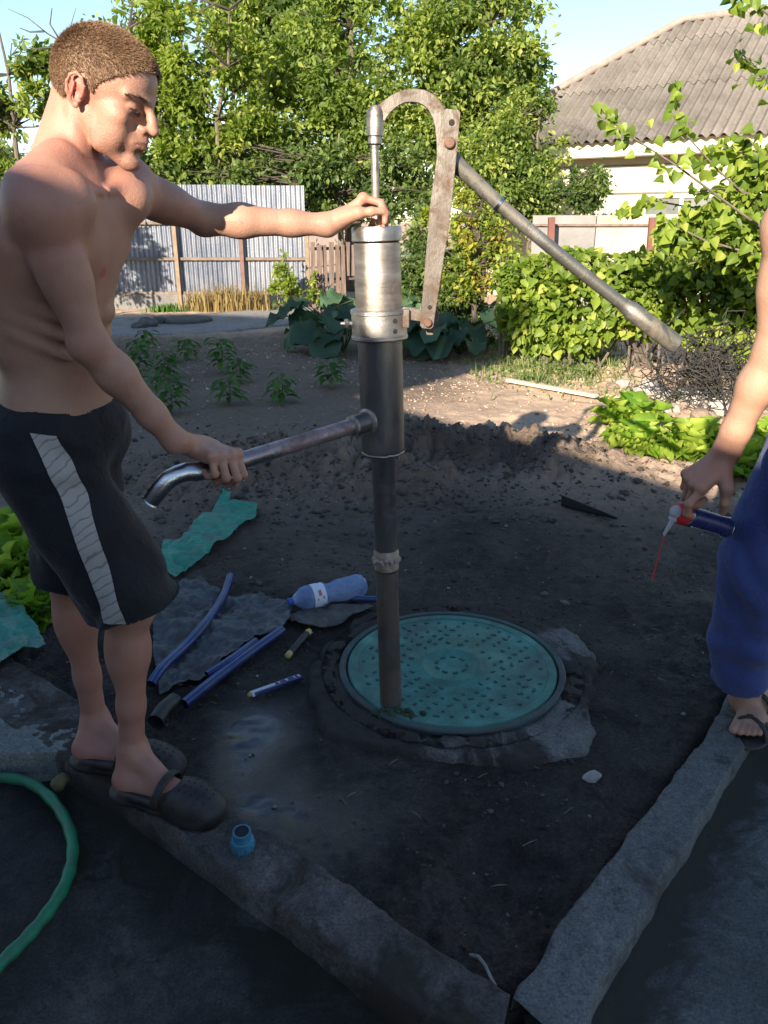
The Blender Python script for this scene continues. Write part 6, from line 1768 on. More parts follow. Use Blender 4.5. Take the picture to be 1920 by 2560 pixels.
# neck and head
yaw, pit = R(-12), R(-20)
HF = Matrix.Rotation(yaw, 3, 'Z') @ Matrix.Rotation(-pit, 3, 'Y')     # columns: face forward, left, up
hf, hl, hu = [HF.col[i] for i in range(3)]
HS = .93
def hp2(f, l, u): return HDc + (hf * f + hl * l + hu * u) * HS
HM = HF
def head(bd, hp2, HM, S_=1.0):
    e = lambda f, l, u, r, k=.015, m=1: bd.ell(hp2(f, l, u), [x * S_ for x in r], HM, k, m)
    cn = lambda a, b, ra, rb, k=.012, m=1: bd.cone(hp2(*a), hp2(*b), ra * S_, rb * S_, k, m)
    e(-.010, 0, .030, (.098, .077, .085), .02)
    e(-.028, 0, .018, (.078, .072, .076), .02)
    e(.034, 0, .034, (.060, .064, .058), .02)                 # forehead
    e(.036, 0, -.035, (.050, .052, .068), .02)                # face block
    e(.0, 0, -.028, (.058, .055, .050), .02)
    for s_ in (1, -1):
        cn((-.002, s_ * .050, -.050), (.030, s_ * .042, -.088), .014, .0125, .016)       # jaw angle
        cn((.030, s_ * .042, -.088), (.072, s_ * .012, -.108), .0125, .014, .016)
        e(.056, s_ * .047, -.026, (.024, .018, .017), .02)     # cheek bone
        e(.048, s_ * .036, -.060, (.030, .024, .034), .02)     # cheek
        cn((.0895, s_ * .010, .013), (.071, s_ * .050, .016), .0095, .0085, .010)        # brow
        e(.0905, s_ * .032, -.0035, (.0125, .0155, .0095), .010, -1)                     # socket
        e(.0745, s_ * .032, -.004, (.0135, .0150, .0125), .004)                          # lidded eye
        cn((.0865, s_ * .018, -.0095), (.080, s_ * .045, -.0080), .0022, .0020, .003, -1) # lid crease
        cn((.099, s_ * .0115, -.038), (.092, s_ * .015, -.036), .0075, .006, .006)        # nostril wing
        e(.104, s_ * .0065, -.0425, (.0045, .0030, .0025), .002, -1)
    cn((.092, 0, .010), (.1085, 0, -.020), .0080, .0088, .010)                           # nose bridge
    cn((.1065, 0, -.018), (.1155, 0, -.034), .0088, .0098, .008)                         # tip
    cn((.101, 0, -.040), (.098, 0, -.052), .006, .006, .006)
    e(.080, 0, -.066, (.022, .028, .026), .014)                                          # muzzle
    for s_ in (1, -1):
        cn((.1005, s_ * .002, -.0605), (.089, s_ * .023, -.0665), .0052, .0035, .005)     # upper lip
        cn((.0985, s_ * .002, -.0730), (.089, s_ * .020, -.0685), .0062, .0035, .005)     # lower lip
        cn((.1085, 0, -.0665), (.092, s_ * .025, -.0675), .0012, .0012, .0025, -1)
    e(.082, 0, -.107, (.0175, .020, .0155), .014)                                        # chin
    e(.100, 0, -.086, (.007, .020, .006), .008, -1)
    for s_ in (1, -1):                                                                    # ears
        ec = (-.012, s_ * .078, -.010)
        e(ec[0], ec[1] - s_ * .002, ec[2] + .002, (.0150, .0040, .0260), .004)
        rim = [(.012, .004, -.002), (.0135, .006, .012), (.008, .0085, .025), (-.003, .011, .0305), (-.014, .0125, .024), (-.0185, .013, .010), (-.0165, .012, -.006), (-.010, .009, -.018), (-.003, .006, -.026)]
        rp = [(ec[0] + x_, ec[1] + s_ * y_, ec[2] + z_) for x_, y_, z_ in rim]
        for q_ in range(len(rp) - 1): cn(rp[q_], rp[q_ + 1], .0031, .0031, .003)
        cn((ec[0] - .008, ec[1] + s_ * .007, ec[2] + .014), (ec[0] - .009, ec[1] + s_ * .007, ec[2] - .010), .0030, .0030, .004)
        e(ec[0] + .001, ec[1] + s_ * .003, ec[2] - .025, (.0065, .0040, .0075), .004)
        e(ec[0] + .002, ec[1] + s_ * .0045, ec[2] - .003, (.0075, .0055, .0110), .002, -1)
        cn((ec[0] + .011, ec[1] + s_ * .003, ec[2] + .002), (ec[0] + .009, ec[1] + s_ * .004, ec[2] - .010), .0038, .0034, .004)
head(man, hp2, HM, HS)
nb_ = P(168, 425, 1.635)
man.cone(hp2(-.046, 0, -.040), nb_, .043, .048, .014)
man.cone(hp2(-.062, 0, -.000), nb_ - tf * .03, .038, .044, .02)
for s_ in (1, -1):
    man.cone(hp2(-.034, s_ * .046, -.050), nb_ + tf * .045 + tl * s_ * .02 - upv * .02, .013, .010, .012)     # neck muscle

# legs
RKn, RAn = P(322, 1505, 1.64), P(330, 1862, 1.655)
LKn, LAn = P(172, 1430, 1.80), P(236, 1790, 1.80)
RHi, LHi = pelvis + tl * -.085 + Vector((0, 0, -.05)), pelvis + tl * .085 + Vector((0, 0, -.05))
def leg(bd, H_, K_, A_, heel, toe):
    bd.cone(H_, K_, .082, .056, .03)
    kd = (K_ - H_).normalized(); sdn = (A_ - K_).normalized()
    back = Vector((-1, -.1, 0)); back = (back - sdn * back.dot(sdn)).normalized()
    bd.ell(K_ - back * .012, (.046, .048, .056), frame_along(sdn), .03)
    bd.cone(K_, K_.lerp(A_, .35), .046, .044, .03)
    bd.ell(K_.lerp(A_, .30) + back * .018, (.036, .042, .095), frame_along(sdn), .03)   # calf
    bd.cone(K_.lerp(A_, .3), K_.lerp(A_, .72), .043, .0325, .03)
    bd.cone(K_.lerp(A_, .70), A_, .0325, .0315, .02)
    bd.ell(A_ + Vector((0, -.024, .0)), (.013, .013, .014), k=.015); bd.ell(A_ + Vector((0, .024, .006)), (.012, .012, .014), k=.015)
    fd = (toe - heel); fd.z = 0; fd.normalize()
    bd.cone(A_ - Vector((0, 0, .005)), heel + Vector((0, 0, .012)) + fd * .012, .0305, .029, .02)
    bd.cone(heel + fd * .01, heel + fd * .03, .028, .028, .015)
    bd.cone(A_ + fd * .005 - Vector((0, 0, .02)), heel + fd * .15 + Vector((0, 0, .012)), .030, .026, .03)
    bd.cone(heel + fd * .02, heel + fd * .19, .028, .030, .02)
    bd.cone(heel + fd * .17, heel + fd * .225, .028, .020, .02)
SOLE = .030
hR, tR = P(306, 1950, 1.64), P(560, 2010, 1.57)
hR = G(304, 1948, .035 + SOLE); tR = G(545, 2022, .03 + SOLE)
hL = G(202, 1872, .035 + SOLE); tL = G(400, 1905, .03 + SOLE)
leg(man, RHi, RKn, RAn, hR, tR)
leg(man, LHi, LKn, LAn, hL, tL)
V, Q4 = man.mesh(.0030)
dst = attr_dist
red = np.zeros(len(V)); 
for s_ in (1, -1): red = np.maximum(red, 1.0 * dst(V, hp2(-.014, s_ * .088, -.008), .026))
for q in kr + kl: red = np.maximum(red, .55 * dst(V, q, .017))
for pts_, dd_ in tr_ + tl_:
    for q in pts_[1:]: red = np.maximum(red, .35 * dst(V, q, .014))
red = np.maximum(red, .55 * dst(V, hp2(.100, 0, -.067), .016))
red = np.maximum(red, .45 * dst(V, hp2(.112, 0, -.032), .018))
red = np.maximum(red, .30 * dst(V, hp2(.06, -.05, -.03), .03))
red = np.maximum(red, .35 * dst(V, RE, .05)); red = np.maximum(red, .30 * dst(V, RW, .06))
for s_ in (1, -1):
    npp = tp(.094, s_ * .088, -.105); red = np.maximum(red, 1.0 * (dst(V, npp, .017) > .45) * .95)
for q in (RS, LS, tp(0, 0, .05)): red = np.maximum(red, .35 * dst(V, q, .11))
for q in (hR, hL): red = np.maximum(red, .5 * dst(V, q, .04))
red = np.clip(red + .25 * np.clip((.55 - V[:, 2]) / .1, 0, 1) + .16 * fbm(V[:, 0] * 22, V[:, 1] * 22, 4, 5, V[:, 2] * 22), 0, 1)
def px_of(V):
    cp_, sp2 = math.cos(PITCH), math.sin(PITCH); zc = V[:, 1] * cp_ - (V[:, 2] - CAM_H) * sp2; yc = V[:, 1] * sp2 + (V[:, 2] - CAM_H) * cp_
    return 960 + FPX * V[:, 0] / zc, 1280 - FPX * yc / zc
pu, pv = px_of(V)
def mark(u, v, r, k):
    d = np.hypot(pu - u, pv - v); c = np.where(d < 8)[0]
    if not len(c): return
    q = V[c[np.argmin(V[c, 1])]]
    red[:] = np.maximum(red, k * (1 - sstep(r * .7, r, np.linalg.norm(V - q, axis=1))))
mark(265, 684, .0135, 1.0)
for u, v in ((60, 760), (95, 930), (232, 560), (205, 470), (300, 560), (240, 905), (150, 690), (610, 560), (700, 575), (330, 1000), (120, 640), (20, 700)): mark(u, v, .0022, .9)
pale = np.clip((1.14 - V[:, 2]) / .2, 0, 1) * (V[:, 2] > .9) * .5
HMn = np.array(HM)
hv = (V - _np(HDc)) @ HMn / HS
stub = np.clip((.085 - np.abs(hv[:, 2] + .085)) / .03, 0, 1) * np.clip((hv[:, 0] + .01) / .03, 0, 1) * (np.abs(hv[:, 2] + .04) < .12)
cheek = (hv[:, 2] < -.045) & (hv[:, 2] > -.125) & (hv[:, 0] > .012) & (((hv) ** 2).sum(1) < .145 ** 2) & (np.abs(hv[:, 1]) < .075)
stub = np.where(cheek, .55 * np.clip((-.045 - hv[:, 2]) / .03, 0, 1), 0)
ground_man = Vector((hR.x * .5 + hL.x * .5, hR.y * .5 + hL.y * .5, .03))
person = empty('person', ground_man, 'shirtless young man with cropped brown hair and black shorts holding the pump spout', 'person')
bodyo = link('body', mesh_np('body', V, Q4, True, {'red': red, 'pale': pale, 'stub': stub}), person, M_skin)

# hair: skull cap of short bristles
hair = Body()
he = lambda f, l, u, r, k=.02: hair.ell(hp2(f, l, u), [x * HS for x in r], HM, k)
he(-.010, 0, .030, (.1010, .0800, .0885)); he(-.028, 0, .018, (.0815, .0752, .0795)); he(.034, 0, .036, (.0630, .0665, .0610)); he(.0, 0, -.030, (.060, .060, .055))
V, Q4 = hair.mesh(.0030, )
hv = (V - _np(HDc)) @ HMn / HS
f, l, u = hv[:, 0], np.abs(hv[:, 1]), hv[:, 2]
def hairline(f, l, u):
    """positive inside the hair"""
    front = u - (.052 + .25 * (f - .07)) if False else None
    # forehead edge: needs height; temples drop to the sideburn, then round the ear to the nape
    hl1 = u - np.interp(f, [-.12, -.075, -.045, -.030, -.005, .012, .022, .040, .060, .078, .1], [-.055, -.050, -.030, .015, .022, -.012, .010, .030, .040, .058, .078])
    return hl1
kv = hairline(f, l, u) + .003 * vnoise(f * 150, u * 150, 3) > 0
kq = kv[Q4].all(1)
Fq = Q4[kq]; uq, inv = np.unique(Fq.ravel(), return_inverse=True)
HV = V[uq]; HFc = inv.reshape(-1, 4)
nrm = np.zeros_like(HV)
fn_ = np.cross(HV[HFc[:, 1]] - HV[HFc[:, 0]], HV[HFc[:, 3]] - HV[HFc[:, 0]])
for k in range(4): np.add.at(nrm, HFc[:, k], fn_)
nrm /= np.linalg.norm(nrm, axis=1)[:, None] + 1e-9
cen = _np(hp2(-.01, 0, .02)); sgn = np.sign(((HV - cen) * nrm).sum(1)); nrm *= np.sign(sgn.mean())
nh = 42000
fi = rng.integers(0, len(HFc), nh); w = rng.dirichlet([1, 1, 1, 1], nh)
bp_ = (HV[HFc[fi]] * w[..., None]).sum(1); bn_ = nrm[HFc[fi, 0]]
dr = bn_ * .75 + rng.normal(0, .14, (nh, 3)) + np.array(tuple(hf)) * .55 - np.array(tuple(hu)) * .45
dr /= np.linalg.norm(dr, axis=1)[:, None]
hb = (bp_ - _np(HDc)) @ HMn / HS
Lh = (.0045 + .0055 * np.clip((hb[:, 2] - .02) / .07, 0, 1)) * rng.uniform(.6, 1.2, nh)
sd2 = np.cross(dr, rng.normal(0, 1, (nh, 3))); sd2 /= np.linalg.norm(sd2, axis=1)[:, None]
wd = .00055
VV = np.stack([bp_ - sd2 * wd, bp_ + sd2 * wd, bp_ + dr * Lh[:, None]], 1).reshape(-1, 3)
FT = np.arange(nh * 3).reshape(-1, 3) + len(HV)
link('hair', mesh_np('hair', np.concatenate([HV, VV]), [HFc, FT], True), person, M_hair)
# brows, lashes
def strip_hairs(name, pts3, n, L_, spread_, mat, parent, lean):
    Vv = []; Ff = []
    for k in range(n):
        q = random.random() * (len(pts3) - 1); i = int(q); p = Vector(pts3[i]).lerp(Vector(pts3[i + 1]), q - i)
        p = p + Vector([random.gauss(0, spread_) for _ in range(3)])
        d = (Vector(lean) + Vector([random.gauss(0, .22) for _ in range(3)])).normalized(); s_ = d.cross(Vector((0, 0, 1))).normalized() * .0006
        b_ = len(Vv); Vv += [p - s_, p + s_, p + d * L_ * random.uniform(.6, 1.2)]; Ff.append((b_, b_ + 1, b_ + 2))
    me = bpy.data.meshes.new(name); me.from_pydata([tuple(v) for v in Vv], [], Ff); me.update()
    return link(name, me, parent, mat)
for s_ in (1, -1):
    brow = [hp2(.0955, s_ * .012, .0125), hp2(.0945, s_ * .022, .0160), hp2(.0890, s_ * .036, .0190), hp2(.0790, s_ * .050, .0180), hp2(.072, s_ * .058, .0140)]
    strip_hairs('eyebrow', brow, 300, .0065, .0015, M_lash, person, hl * s_ * .9 + hf * .25 - hu * .1)
    lash = [hp2(.0870, s_ * .018, -.0100), hp2(.0885, s_ * .030, -.0125), hp2(.0835, s_ * .044, -.0100)]
    strip_hairs('eyelashes', lash, 160, .0075, .0006, M_lash, person, hf * .8 + hl * s_ * .3 - hu * .5)
# cord round the left wrist
wc = lw_ - (lw_ - LE).normalized() * .012
wd_ = (lw_ - LE).normalized(); u_ = wd_.orthogonal().normalized(); w_ = wd_.cross(u_)
MB().tube([wc + (u_ * math.cos(a) + w_ * math.sin(a)) * .0268 for a in [k * 6.2832 / 28 for k in range(29)]], .0013, 6, cap=False).build('wrist_cord', M_rustbolt, person, smooth=True)

# ---- shorts
sho = Body()
RKs, LKs = RHi.lerp(RKn, .95), LHi.lerp(LKn, .95)
wc_ = P(140, 1022, 1.66)
sho.ell(wc_ - upv * .01, (.108, .148, .06), TM, .03)
sho.ell(pelvis + upv * .01, (.126, .170, .12), TM, .04)
sho.ell(pelvis - tf * .035 - upv * .02, (.105, .15, .11), TM, .04)
for H_, K_ in ((RHi, RKs), (LHi, LKs)):
    d_ = (K_ - H_).normalized()
    sho.cone(H_ + Vector((0, 0, .02)), H_.lerp(K_, .45), .094, .092, .04)
    sho.cone(H_.lerp(K_, .4), K_ + d_ * .06 + Vector((.014, 0, 0)), .092, .103, .035)
sho.cone(RHi + Vector((.035, .02, -.02)), RHi.lerp(RKs, .75) + Vector((.022, .01, 0)), .085, .085, .05)
def wr(p):
    x, y, z = p[..., 0], p[..., 1], p[..., 2]
    w = .011 * np.sin(z * 46 + x * 24 + 7 * vnoise(x * 9, y * 9, 4, z * 5)) * np.clip(vnoise(x * 6 + 3, y * 6, 7, z * 4) + .45, 0, 1)
    w += .009 * vnoise(x * 9, y * 9, 9, z * 7) + .0022 * vnoise(x * 26, y * 26, 10, z * 20)
    return w
# waist opening and hems: cut planes, then hollow
# (hems are cut after meshing, so the cloth keeps an open edge with thickness)
V, Q4 = sho.mesh(.0040, disp=wr)
def plane_keep(V, c, n): return ((V - _np(c)) @ _np(Vector(n).normalized()))
wz = plane_keep(V, P(150, 1003, 1.6), upv * 1.0 + tf * -.03)      # above the waist: remove
dR = (RKs - RHi).normalized(); dL = (LKs - LHi).normalized()
midn = tl; midp = pelvis
# which leg a vertex belongs to
def seg_d(V, a, b):
    a, b = _np(a), _np(b); ba = b - a; h = np.clip(((V - a) @ ba) / (ba @ ba), 0, 1); return np.linalg.norm(V - a - h[:, None] * ba, axis=1)
isR = seg_d(V, RHi, RKs + dR * .1) < seg_d(V, LHi, LKs + dL * .1)
hemR = (V - _np(RKs + dR * .012)) @ _np((dR + Vector((-.16, .0, -.06))).normalized()); hemL = (V - _np(LKs + dL * .015)) @ _np(dL)
zoneR = isR & (V[:, 2] < pelvis.z - .2); zoneL = (~isR) & (V[:, 2] < pelvis.z - .2)
ok = (wz < 0) & ~(zoneR & (hemR > 0)) & ~(zoneL & (hemL > 0))
# relax verts near the cut onto the plane
for msk, dist_, n_ in ((zoneR, hemR, (dR + Vector((-.16, .0, -.06))).normalized()), (zoneL, hemL, dL)):
    m2 = msk & (dist_ > -.0030) & (dist_ < .0060); V[m2] -= dist_[m2][:, None] * _np(n_)[None]; ok |= m2 & (wz < 0)
m2 = (wz > -.003) & (wz < .0060); V[m2] -= wz[m2][:, None] * _np(upv)[None]; ok |= m2
kq = ok[Q4].all(1); Fq = Q4[kq]; uq, inv = np.unique(Fq.ravel(), return_inverse=True)
SV = V[uq]; SF = inv.reshape(-1, 4)
def fabric(name, c1, c2, rough=.8, sc=30, sheen=.1):
    m, nt, out = mat_new(name); c = coords(nt, 'World')
    b = N(nt, 'ShaderNodeBsdfPrincipled'); b.inputs['Roughness'].default_value = rough
    nt.links.new(mixc(nt, noise(nt, sc, 6, .6, c), c1, c2), b.inputs['Base Color'])
    b.inputs['Sheen Weight'].default_value = sheen; b.inputs['Specular IOR Level'].default_value = .25
    h = math_n(nt, 'ADD', noise(nt, 25, 4, .6, c, 1.0), math_n(nt, 'MULTIPLY', noise(nt, 500, 2, .5, c), .08))
    nt.links.new(bump(nt, h, .006), b.inputs['Normal'])
    nt.links.new(b.outputs[0], out.inputs[0]); return m
M_short = fabric('dark_shorts_cloth', (.007, .008, .012), (.014, .016, .022), .75)
me = mesh_np('shorts', SV, SF, True)
shorts = link('shorts', me, person, M_short)
md = shorts.modifiers.new('cloth', 'SOLIDIFY'); md.thickness = .003; md.offset = 1
# waistband
# grey side stripe, taken from the shorts surface and set proud of it
def stripe_mat():
    m, nt, out = mat_new('grey_stripe'); c = coords(nt, 'World')
    b = N(nt, 'ShaderNodeBsdfPrincipled'); b.inputs['Roughness'].default_value = .55
    wv = N(nt, 'ShaderNodeTexWave'); wv.inputs['Scale'].default_value = 15; wv.inputs['Distortion'].default_value = 7; wv.inputs['Detail'].default_value = 3
    mp = nt.nodes.new('ShaderNodeMapping'); mp.inputs['Rotation'].default_value = (0, R(32), 0)
    nt.links.new(c, mp.inputs['Vector']); nt.links.new(mp.outputs[0], wv.inputs['Vector']); wv.bands_direction = 'Z'
    k = ramp(nt, [(.02, (.55, .55, .55)), (.12, (1, 1, 1))], wv.outputs['Fac'])
    col = mixc(nt, 1.0, mixc(nt, noise(nt, 25, 5, .6, c), (.24, .238, .24), (.38, .375, .375)), k, 'MULTIPLY')
    nt.links.new(col, b.inputs['Base Color'])
    nt.links.new(bump(nt, wv.outputs['Fac'], .0004), b.inputs['Normal'])
    nt.links.new(b.outputs[0], out.inputs[0]); return m
cpn = _np(Vector((0, 0, CAM_H)))
sp_ = [(132, 1064), (170, 1150), (205, 1240), (238, 1340), (270, 1440), (302, 1545)]
spw = [P(u, v, 1.56) for u, v in sp_]
from mathutils.bvhtree import BVHTree
bv = BVHTree.FromPolygons([tuple(v) for v in SV.tolist()], [tuple(f) for f in SF.tolist()])
rows = []
fine = []
for i in range(len(spw) - 1):
    for q in range(12): fine.append(spw[i].lerp(spw[i + 1], q / 12))
fine.append(spw[-1])
for i, p in enumerate(fine):
    row = []
    for j in range(9):
        o_ = Vector((p.x + (j / 8 - .5) * .044, 1.0, p.z - .010 * (j / 8)))
        hit, nn, _, _ = bv.ray_cast(o_, Vector((0, 1, 0)))
        if hit is None: row = None; break
        if nn.y > 0: nn = -nn
        row.append(hit + nn * .0045)
    if row: rows.append(row)
RV = np.array([[tuple(v) for v in r_] for r_ in rows]); nr = len(rows)
ii = np.arange(nr * 9).reshape(nr, 9)
st_o = link('side_stripe', mesh_np('side_stripe', RV.reshape(-1, 3), np.stack([ii[:-1, :-1], ii[:-1, 1:], ii[1:, 1:], ii[1:, :-1]], -1).reshape(-1, 4), True), shorts, stripe_mat())

# ---- clogs
M_clog = pmat('black_rubber', [(.3, (.008, .008, .010)), (.7, (.018, .018, .021))], 30, (.45, .65), bmp=.001, bscale=120, grime=(.045, .038, .032), gscale=16)
def clog(heel, toe, label):
    fd = (toe - heel); fd.z = 0; fd.normalize(); sd_ = Vector((-fd.y, fd.x, 0)); up_ = Vector((0, 0, 1)); FM = Matrix((fd, sd_, up_)).transposed()
    b = Body()
    base = heel - up_ * .030
    L_ = .29
    b.ell(base + fd * .026 + up_ * .0, (.058, .048, .024), FM, .01)
    b.ell(base + fd * .12 + up_ * .0, (.11, .047, .023), FM, .015)
    b.ell(base + fd * .215 + up_ * .002, (.080, .061, .027), FM, .015)
    # upper
    b.ell(base + fd * .200 + up_ * .022, (.085, .060, .056), FM, .012)
    b.ell(base + fd * .250 + up_ * .014, (.052, .054, .044), FM, .012)
    # low rim at the heel
    for s_ in (1, -1): b.cone(base + fd * .02 + sd_ * s_ * .030 + up_ * .016, base + fd * .13 + sd_ * s_ * .043 + up_ * .026, .009, .013, .01)
    # opening for the foot
    b.cone(base + fd * .02 + up_ * .062, base + fd * .150 + up_ * .062, .034, .030, .008, -1)
    b.cone(base + fd * .10 + up_ * .045, base + fd * .19 + up_ * .030, .026, .020, .008, -1)
    V, Q4 = b.mesh(.0032)
    V[:, 2] = np.maximum(V[:, 2], base.z - .018)
    o = link('clog', mesh_np('clog', V, Q4, True), person, M_clog)
    # strap over the instep with pivots
    st = MB()
    pts_ = []
    for k in range(15):
        a = math.pi * k / 14
        pts_.append(base + fd * (.135 + .012 * math.sin(a)) + sd_ * math.cos(a) * .053 + up_ * (.030 + .052 * math.sin(a)))
    for o_ in (-.006, 0, .006): st.tube([p + fd * o_ for p in pts_], .0050, 8)
    s_ = st.build('strap', M_clog, o, smooth=True)
    from mathutils.bvhtree import BVHTree
    bvh = BVHTree.FromPolygons([tuple(v) for v in V.tolist()], [tuple(f) for f in Q4.tolist()])
    hl_ = MB()
    for i in range(5):
        for j in (-1.5, -.5, .5, 1.5):
            c = base + fd * (.195 + .017 * i + .006 * (abs(j) < 1)) + sd_ * j * .017 + up_ * .2
            hit, nn, _, _ = bvh.ray_cast(c, -up_)
            if hit is None: continue
            if nn.z < 0: nn = -nn
            hl_.lathe(hit - nn * .002, nn, [(0, .0036), (.0024, .0036), (.0025, .0005)], 10)
    hl_.build('vent_holes', M_hole, o)['kind'] = 'stuff'
    return o
clog(hR, tR, 'near')
clog(hL, tL, 'far')

# =========================================================== man at the right edge
m2 = Body()
S2, E2, W2 = P(1985, 545, 1.70), P(1932, 880, 1.72), P(1806, 1150, 1.78)
arm(m2, S2, E2, W2, -1, 1.12)
f2 = Vector((-.75, -.66, 0)).normalized(); l2 = Vector((0, 0, 1)).cross(f2)
c2 = S2 + l2 * .18 + Vector((.04, .02, 0))
M2 = Matrix((f2, l2, Vector((0, 0, 1)))).transposed()
def t2(f, l, u): return c2 + f2 * f + l2 * l + Vector((0, 0, u))
m2.ell(t2(0, 0, -.13), (.12, .165, .19), M2, .03); m2.ell(t2(-.01, 0, -.07), (.10, .18, .12), M2, .04); m2.ell(t2(0, 0, -.34), (.105, .145, .17), M2, .05); m2.ell(t2(0, 0, -.50), (.115, .165, .12), M2, .05)
for s_ in (1, -1):
    m2.ell(t2(.085, s_ * .08, -.08), (.042, .08, .06), M2, .022)
    m2.cone(t2(-.02, s_ * .03, .085), t2(-.02, s_ * .14, .02), .038, .036, .035)
    m2.cone(t2(.02, s_ * .1, 0), t2(.0, s_ * .18, 0), .05, .05, .04)
S2l = t2(0, .18, 0); E2l = t2(.02, .24, -.30); W2l = t2(.12, .22, -.54)
arm(m2, S2l, E2l, W2l, 1, 1.1)
hand(m2, W2l, (.1 * f2 + Vector((0, 0, -1))), -l2, 1 if (Vector((0, 0, -1)).cross(-l2)).dot(f2) > 0 else -1, [(R(20), R(30), R(20))] * 4)
HF2 = Matrix((f2, l2, Vector((0, 0, 1)))).transposed() @ Matrix.Rotation(R(15), 3, 'Y')
H2c = t2(.03, 0, .21)
def hp3(f, l, u): return H2c + (HF2.col[0] * f + HF2.col[1] * l + HF2.col[2] * u)
head(m2, hp3, HF2, 1.0)
m2.cone(hp3(-.022, 0, -.045), t2(-.01, 0, .06), .056, .064, .03)
# right hand over the can
n1_, n2_ = P(1690, 1280, 1.770), P(1852, 1330, 1.86)         # can axis: spray head -> bottom
cd = (n2_ - n1_).normalized()
ha = Vector((-.80, -.22, -.58)).normalized()
hn = (n1_ + cd * .05 - (W2 + ha * .06)); hn = (hn - ha * hn.dot(ha)).normalized()
ts = 1 if ha.cross(hn).y < 0 else -1
k2, tr2, tp2, fr2 = hand(m2, W2, ha, hn, ts, [(R(16), R(48), R(52)), (R(52), R(78), R(48)), (R(58), R(80), R(48)), (R(62), R(80), R(48))], thumb=((.55, .80, .45), (.62, .25, .75), (.35, -.10, .95)), s=1.06)
m2.cone(E2.lerp(W2, .9), W2 + ha * .01, .029, .026, .02)
hp20 = t2(0, -.085, -.56); hp21 = t2(0, .085, -.56)
K20, A20 = P(1886, 1425, 1.84), P(1862, 1735, 1.97)
H20 = P(2020, 1120, 1.86)
foot_t = G(1862, 1838, .045); foot_h = G(1912, 1735, .045)
K21, A21 = K20 + Vector((.34, .10, .02)), A20 + Vector((.40, .22, 0)); H21 = H20 + Vector((.16, -.10, .02))
foot_t1 = foot_t + Vector((.42, .22, 0)); foot_h1 = foot_h + Vector((.42, .22, 0))
for H_, K_, A_, h_, t_ in ((H20, K20, A20, foot_h, foot_t), (H21, K21, A21, foot_h1, foot_t1)):
    m2.cone(H_, K_, .075, .052, .03); m2.cone(K_, K_.lerp(A_, .5), .050, .050, .03); m2.cone(K_.lerp(A_, .45), A_, .048, .036, .03)
    fd = (t_ - h_); fd.z = 0; fd.normalize(); sd_ = Vector((-fd.y, fd.x, 0))
    m2.cone(A_, h_ + fd * .03 + Vector((0, 0, .01)), .036, .030, .02)
    m2.cone(A_ + fd * .01 - Vector((0, 0, .02)), h_ + fd * .15 + Vector((0, 0, .006)), .034, .024, .03)
    m2.cone(h_ + fd * .02, h_ + fd * .16, .026, .028, .02)
    m2.cone(h_ + fd * .15 + sd_ * .02, h_ + fd * .18 + sd_ * .02, .02, .016, .02); m2.cone(h_ + fd * .15 - sd_ * .02, h_ + fd * .18 - sd_ * .02, .02, .016, .02)
    for q, (o_, r_, l_) in enumerate(((-.034, .0125, .235), (-.015, .0095, .236), (.001, .009, .229), (.016, .0085, .221), (.030, .0085, .210))):
        o2 = o_ * (1 if h_ is foot_h else -1)
        m2.cone(h_ + fd * .16 + sd_ * o2 * .9, h_ + fd * l_ + sd_ * o2 - Vector((0, 0, .006)), r_ * 1.1, r_, .004)
V, Q4 = m2.mesh(.0035)
red = np.zeros(len(V))
for q in k2: red = np.maximum(red, .5 * attr_dist(V, q, .018))
for pts_, dd_ in tr2:
    for q in pts_[1:]: red = np.maximum(red, .4 * attr_dist(V, q, .015))
red = np.maximum(red, .5 * attr_dist(V, W2, .05))
red = np.clip(red + .10 * fbm(V[:, 0] * 30, V[:, 1] * 30, 3, 5, V[:, 2] * 30), 0, 1)
person2 = empty('person', (foot_h.x, foot_h.y, 0), 'man in blue work trousers and black sandals at the right edge, holding a spray can', 'person')
link('body', mesh_np('body', V, Q4, True, {'red': red, 'pale': red * 0, 'stub': red * 0}), person2, M_skin2)
hr2 = Body()
for c_, r_ in (((-.010, 0, .030), (.1045, .084, .092)), ((-.028, 0, .018), (.085, .079, .083)), ((.034, 0, .040), (.064, .068, .062))): hr2.ell(hp3(*c_), r_, HF2, .02)
V, Q4 = hr2.mesh(.005)
hv = (V - _np(H2c)) @ np.array(HF2)
kv = hairline(hv[:, 0], hv[:, 1], hv[:, 2]) > 0
kq = kv[Q4].all(1); Fq = Q4[kq]; uq, inv = np.unique(Fq.ravel(), return_inverse=True)
link('hair', mesh_np('hair', V[uq], inv.reshape(-1, 4), True), person2, M_hair)
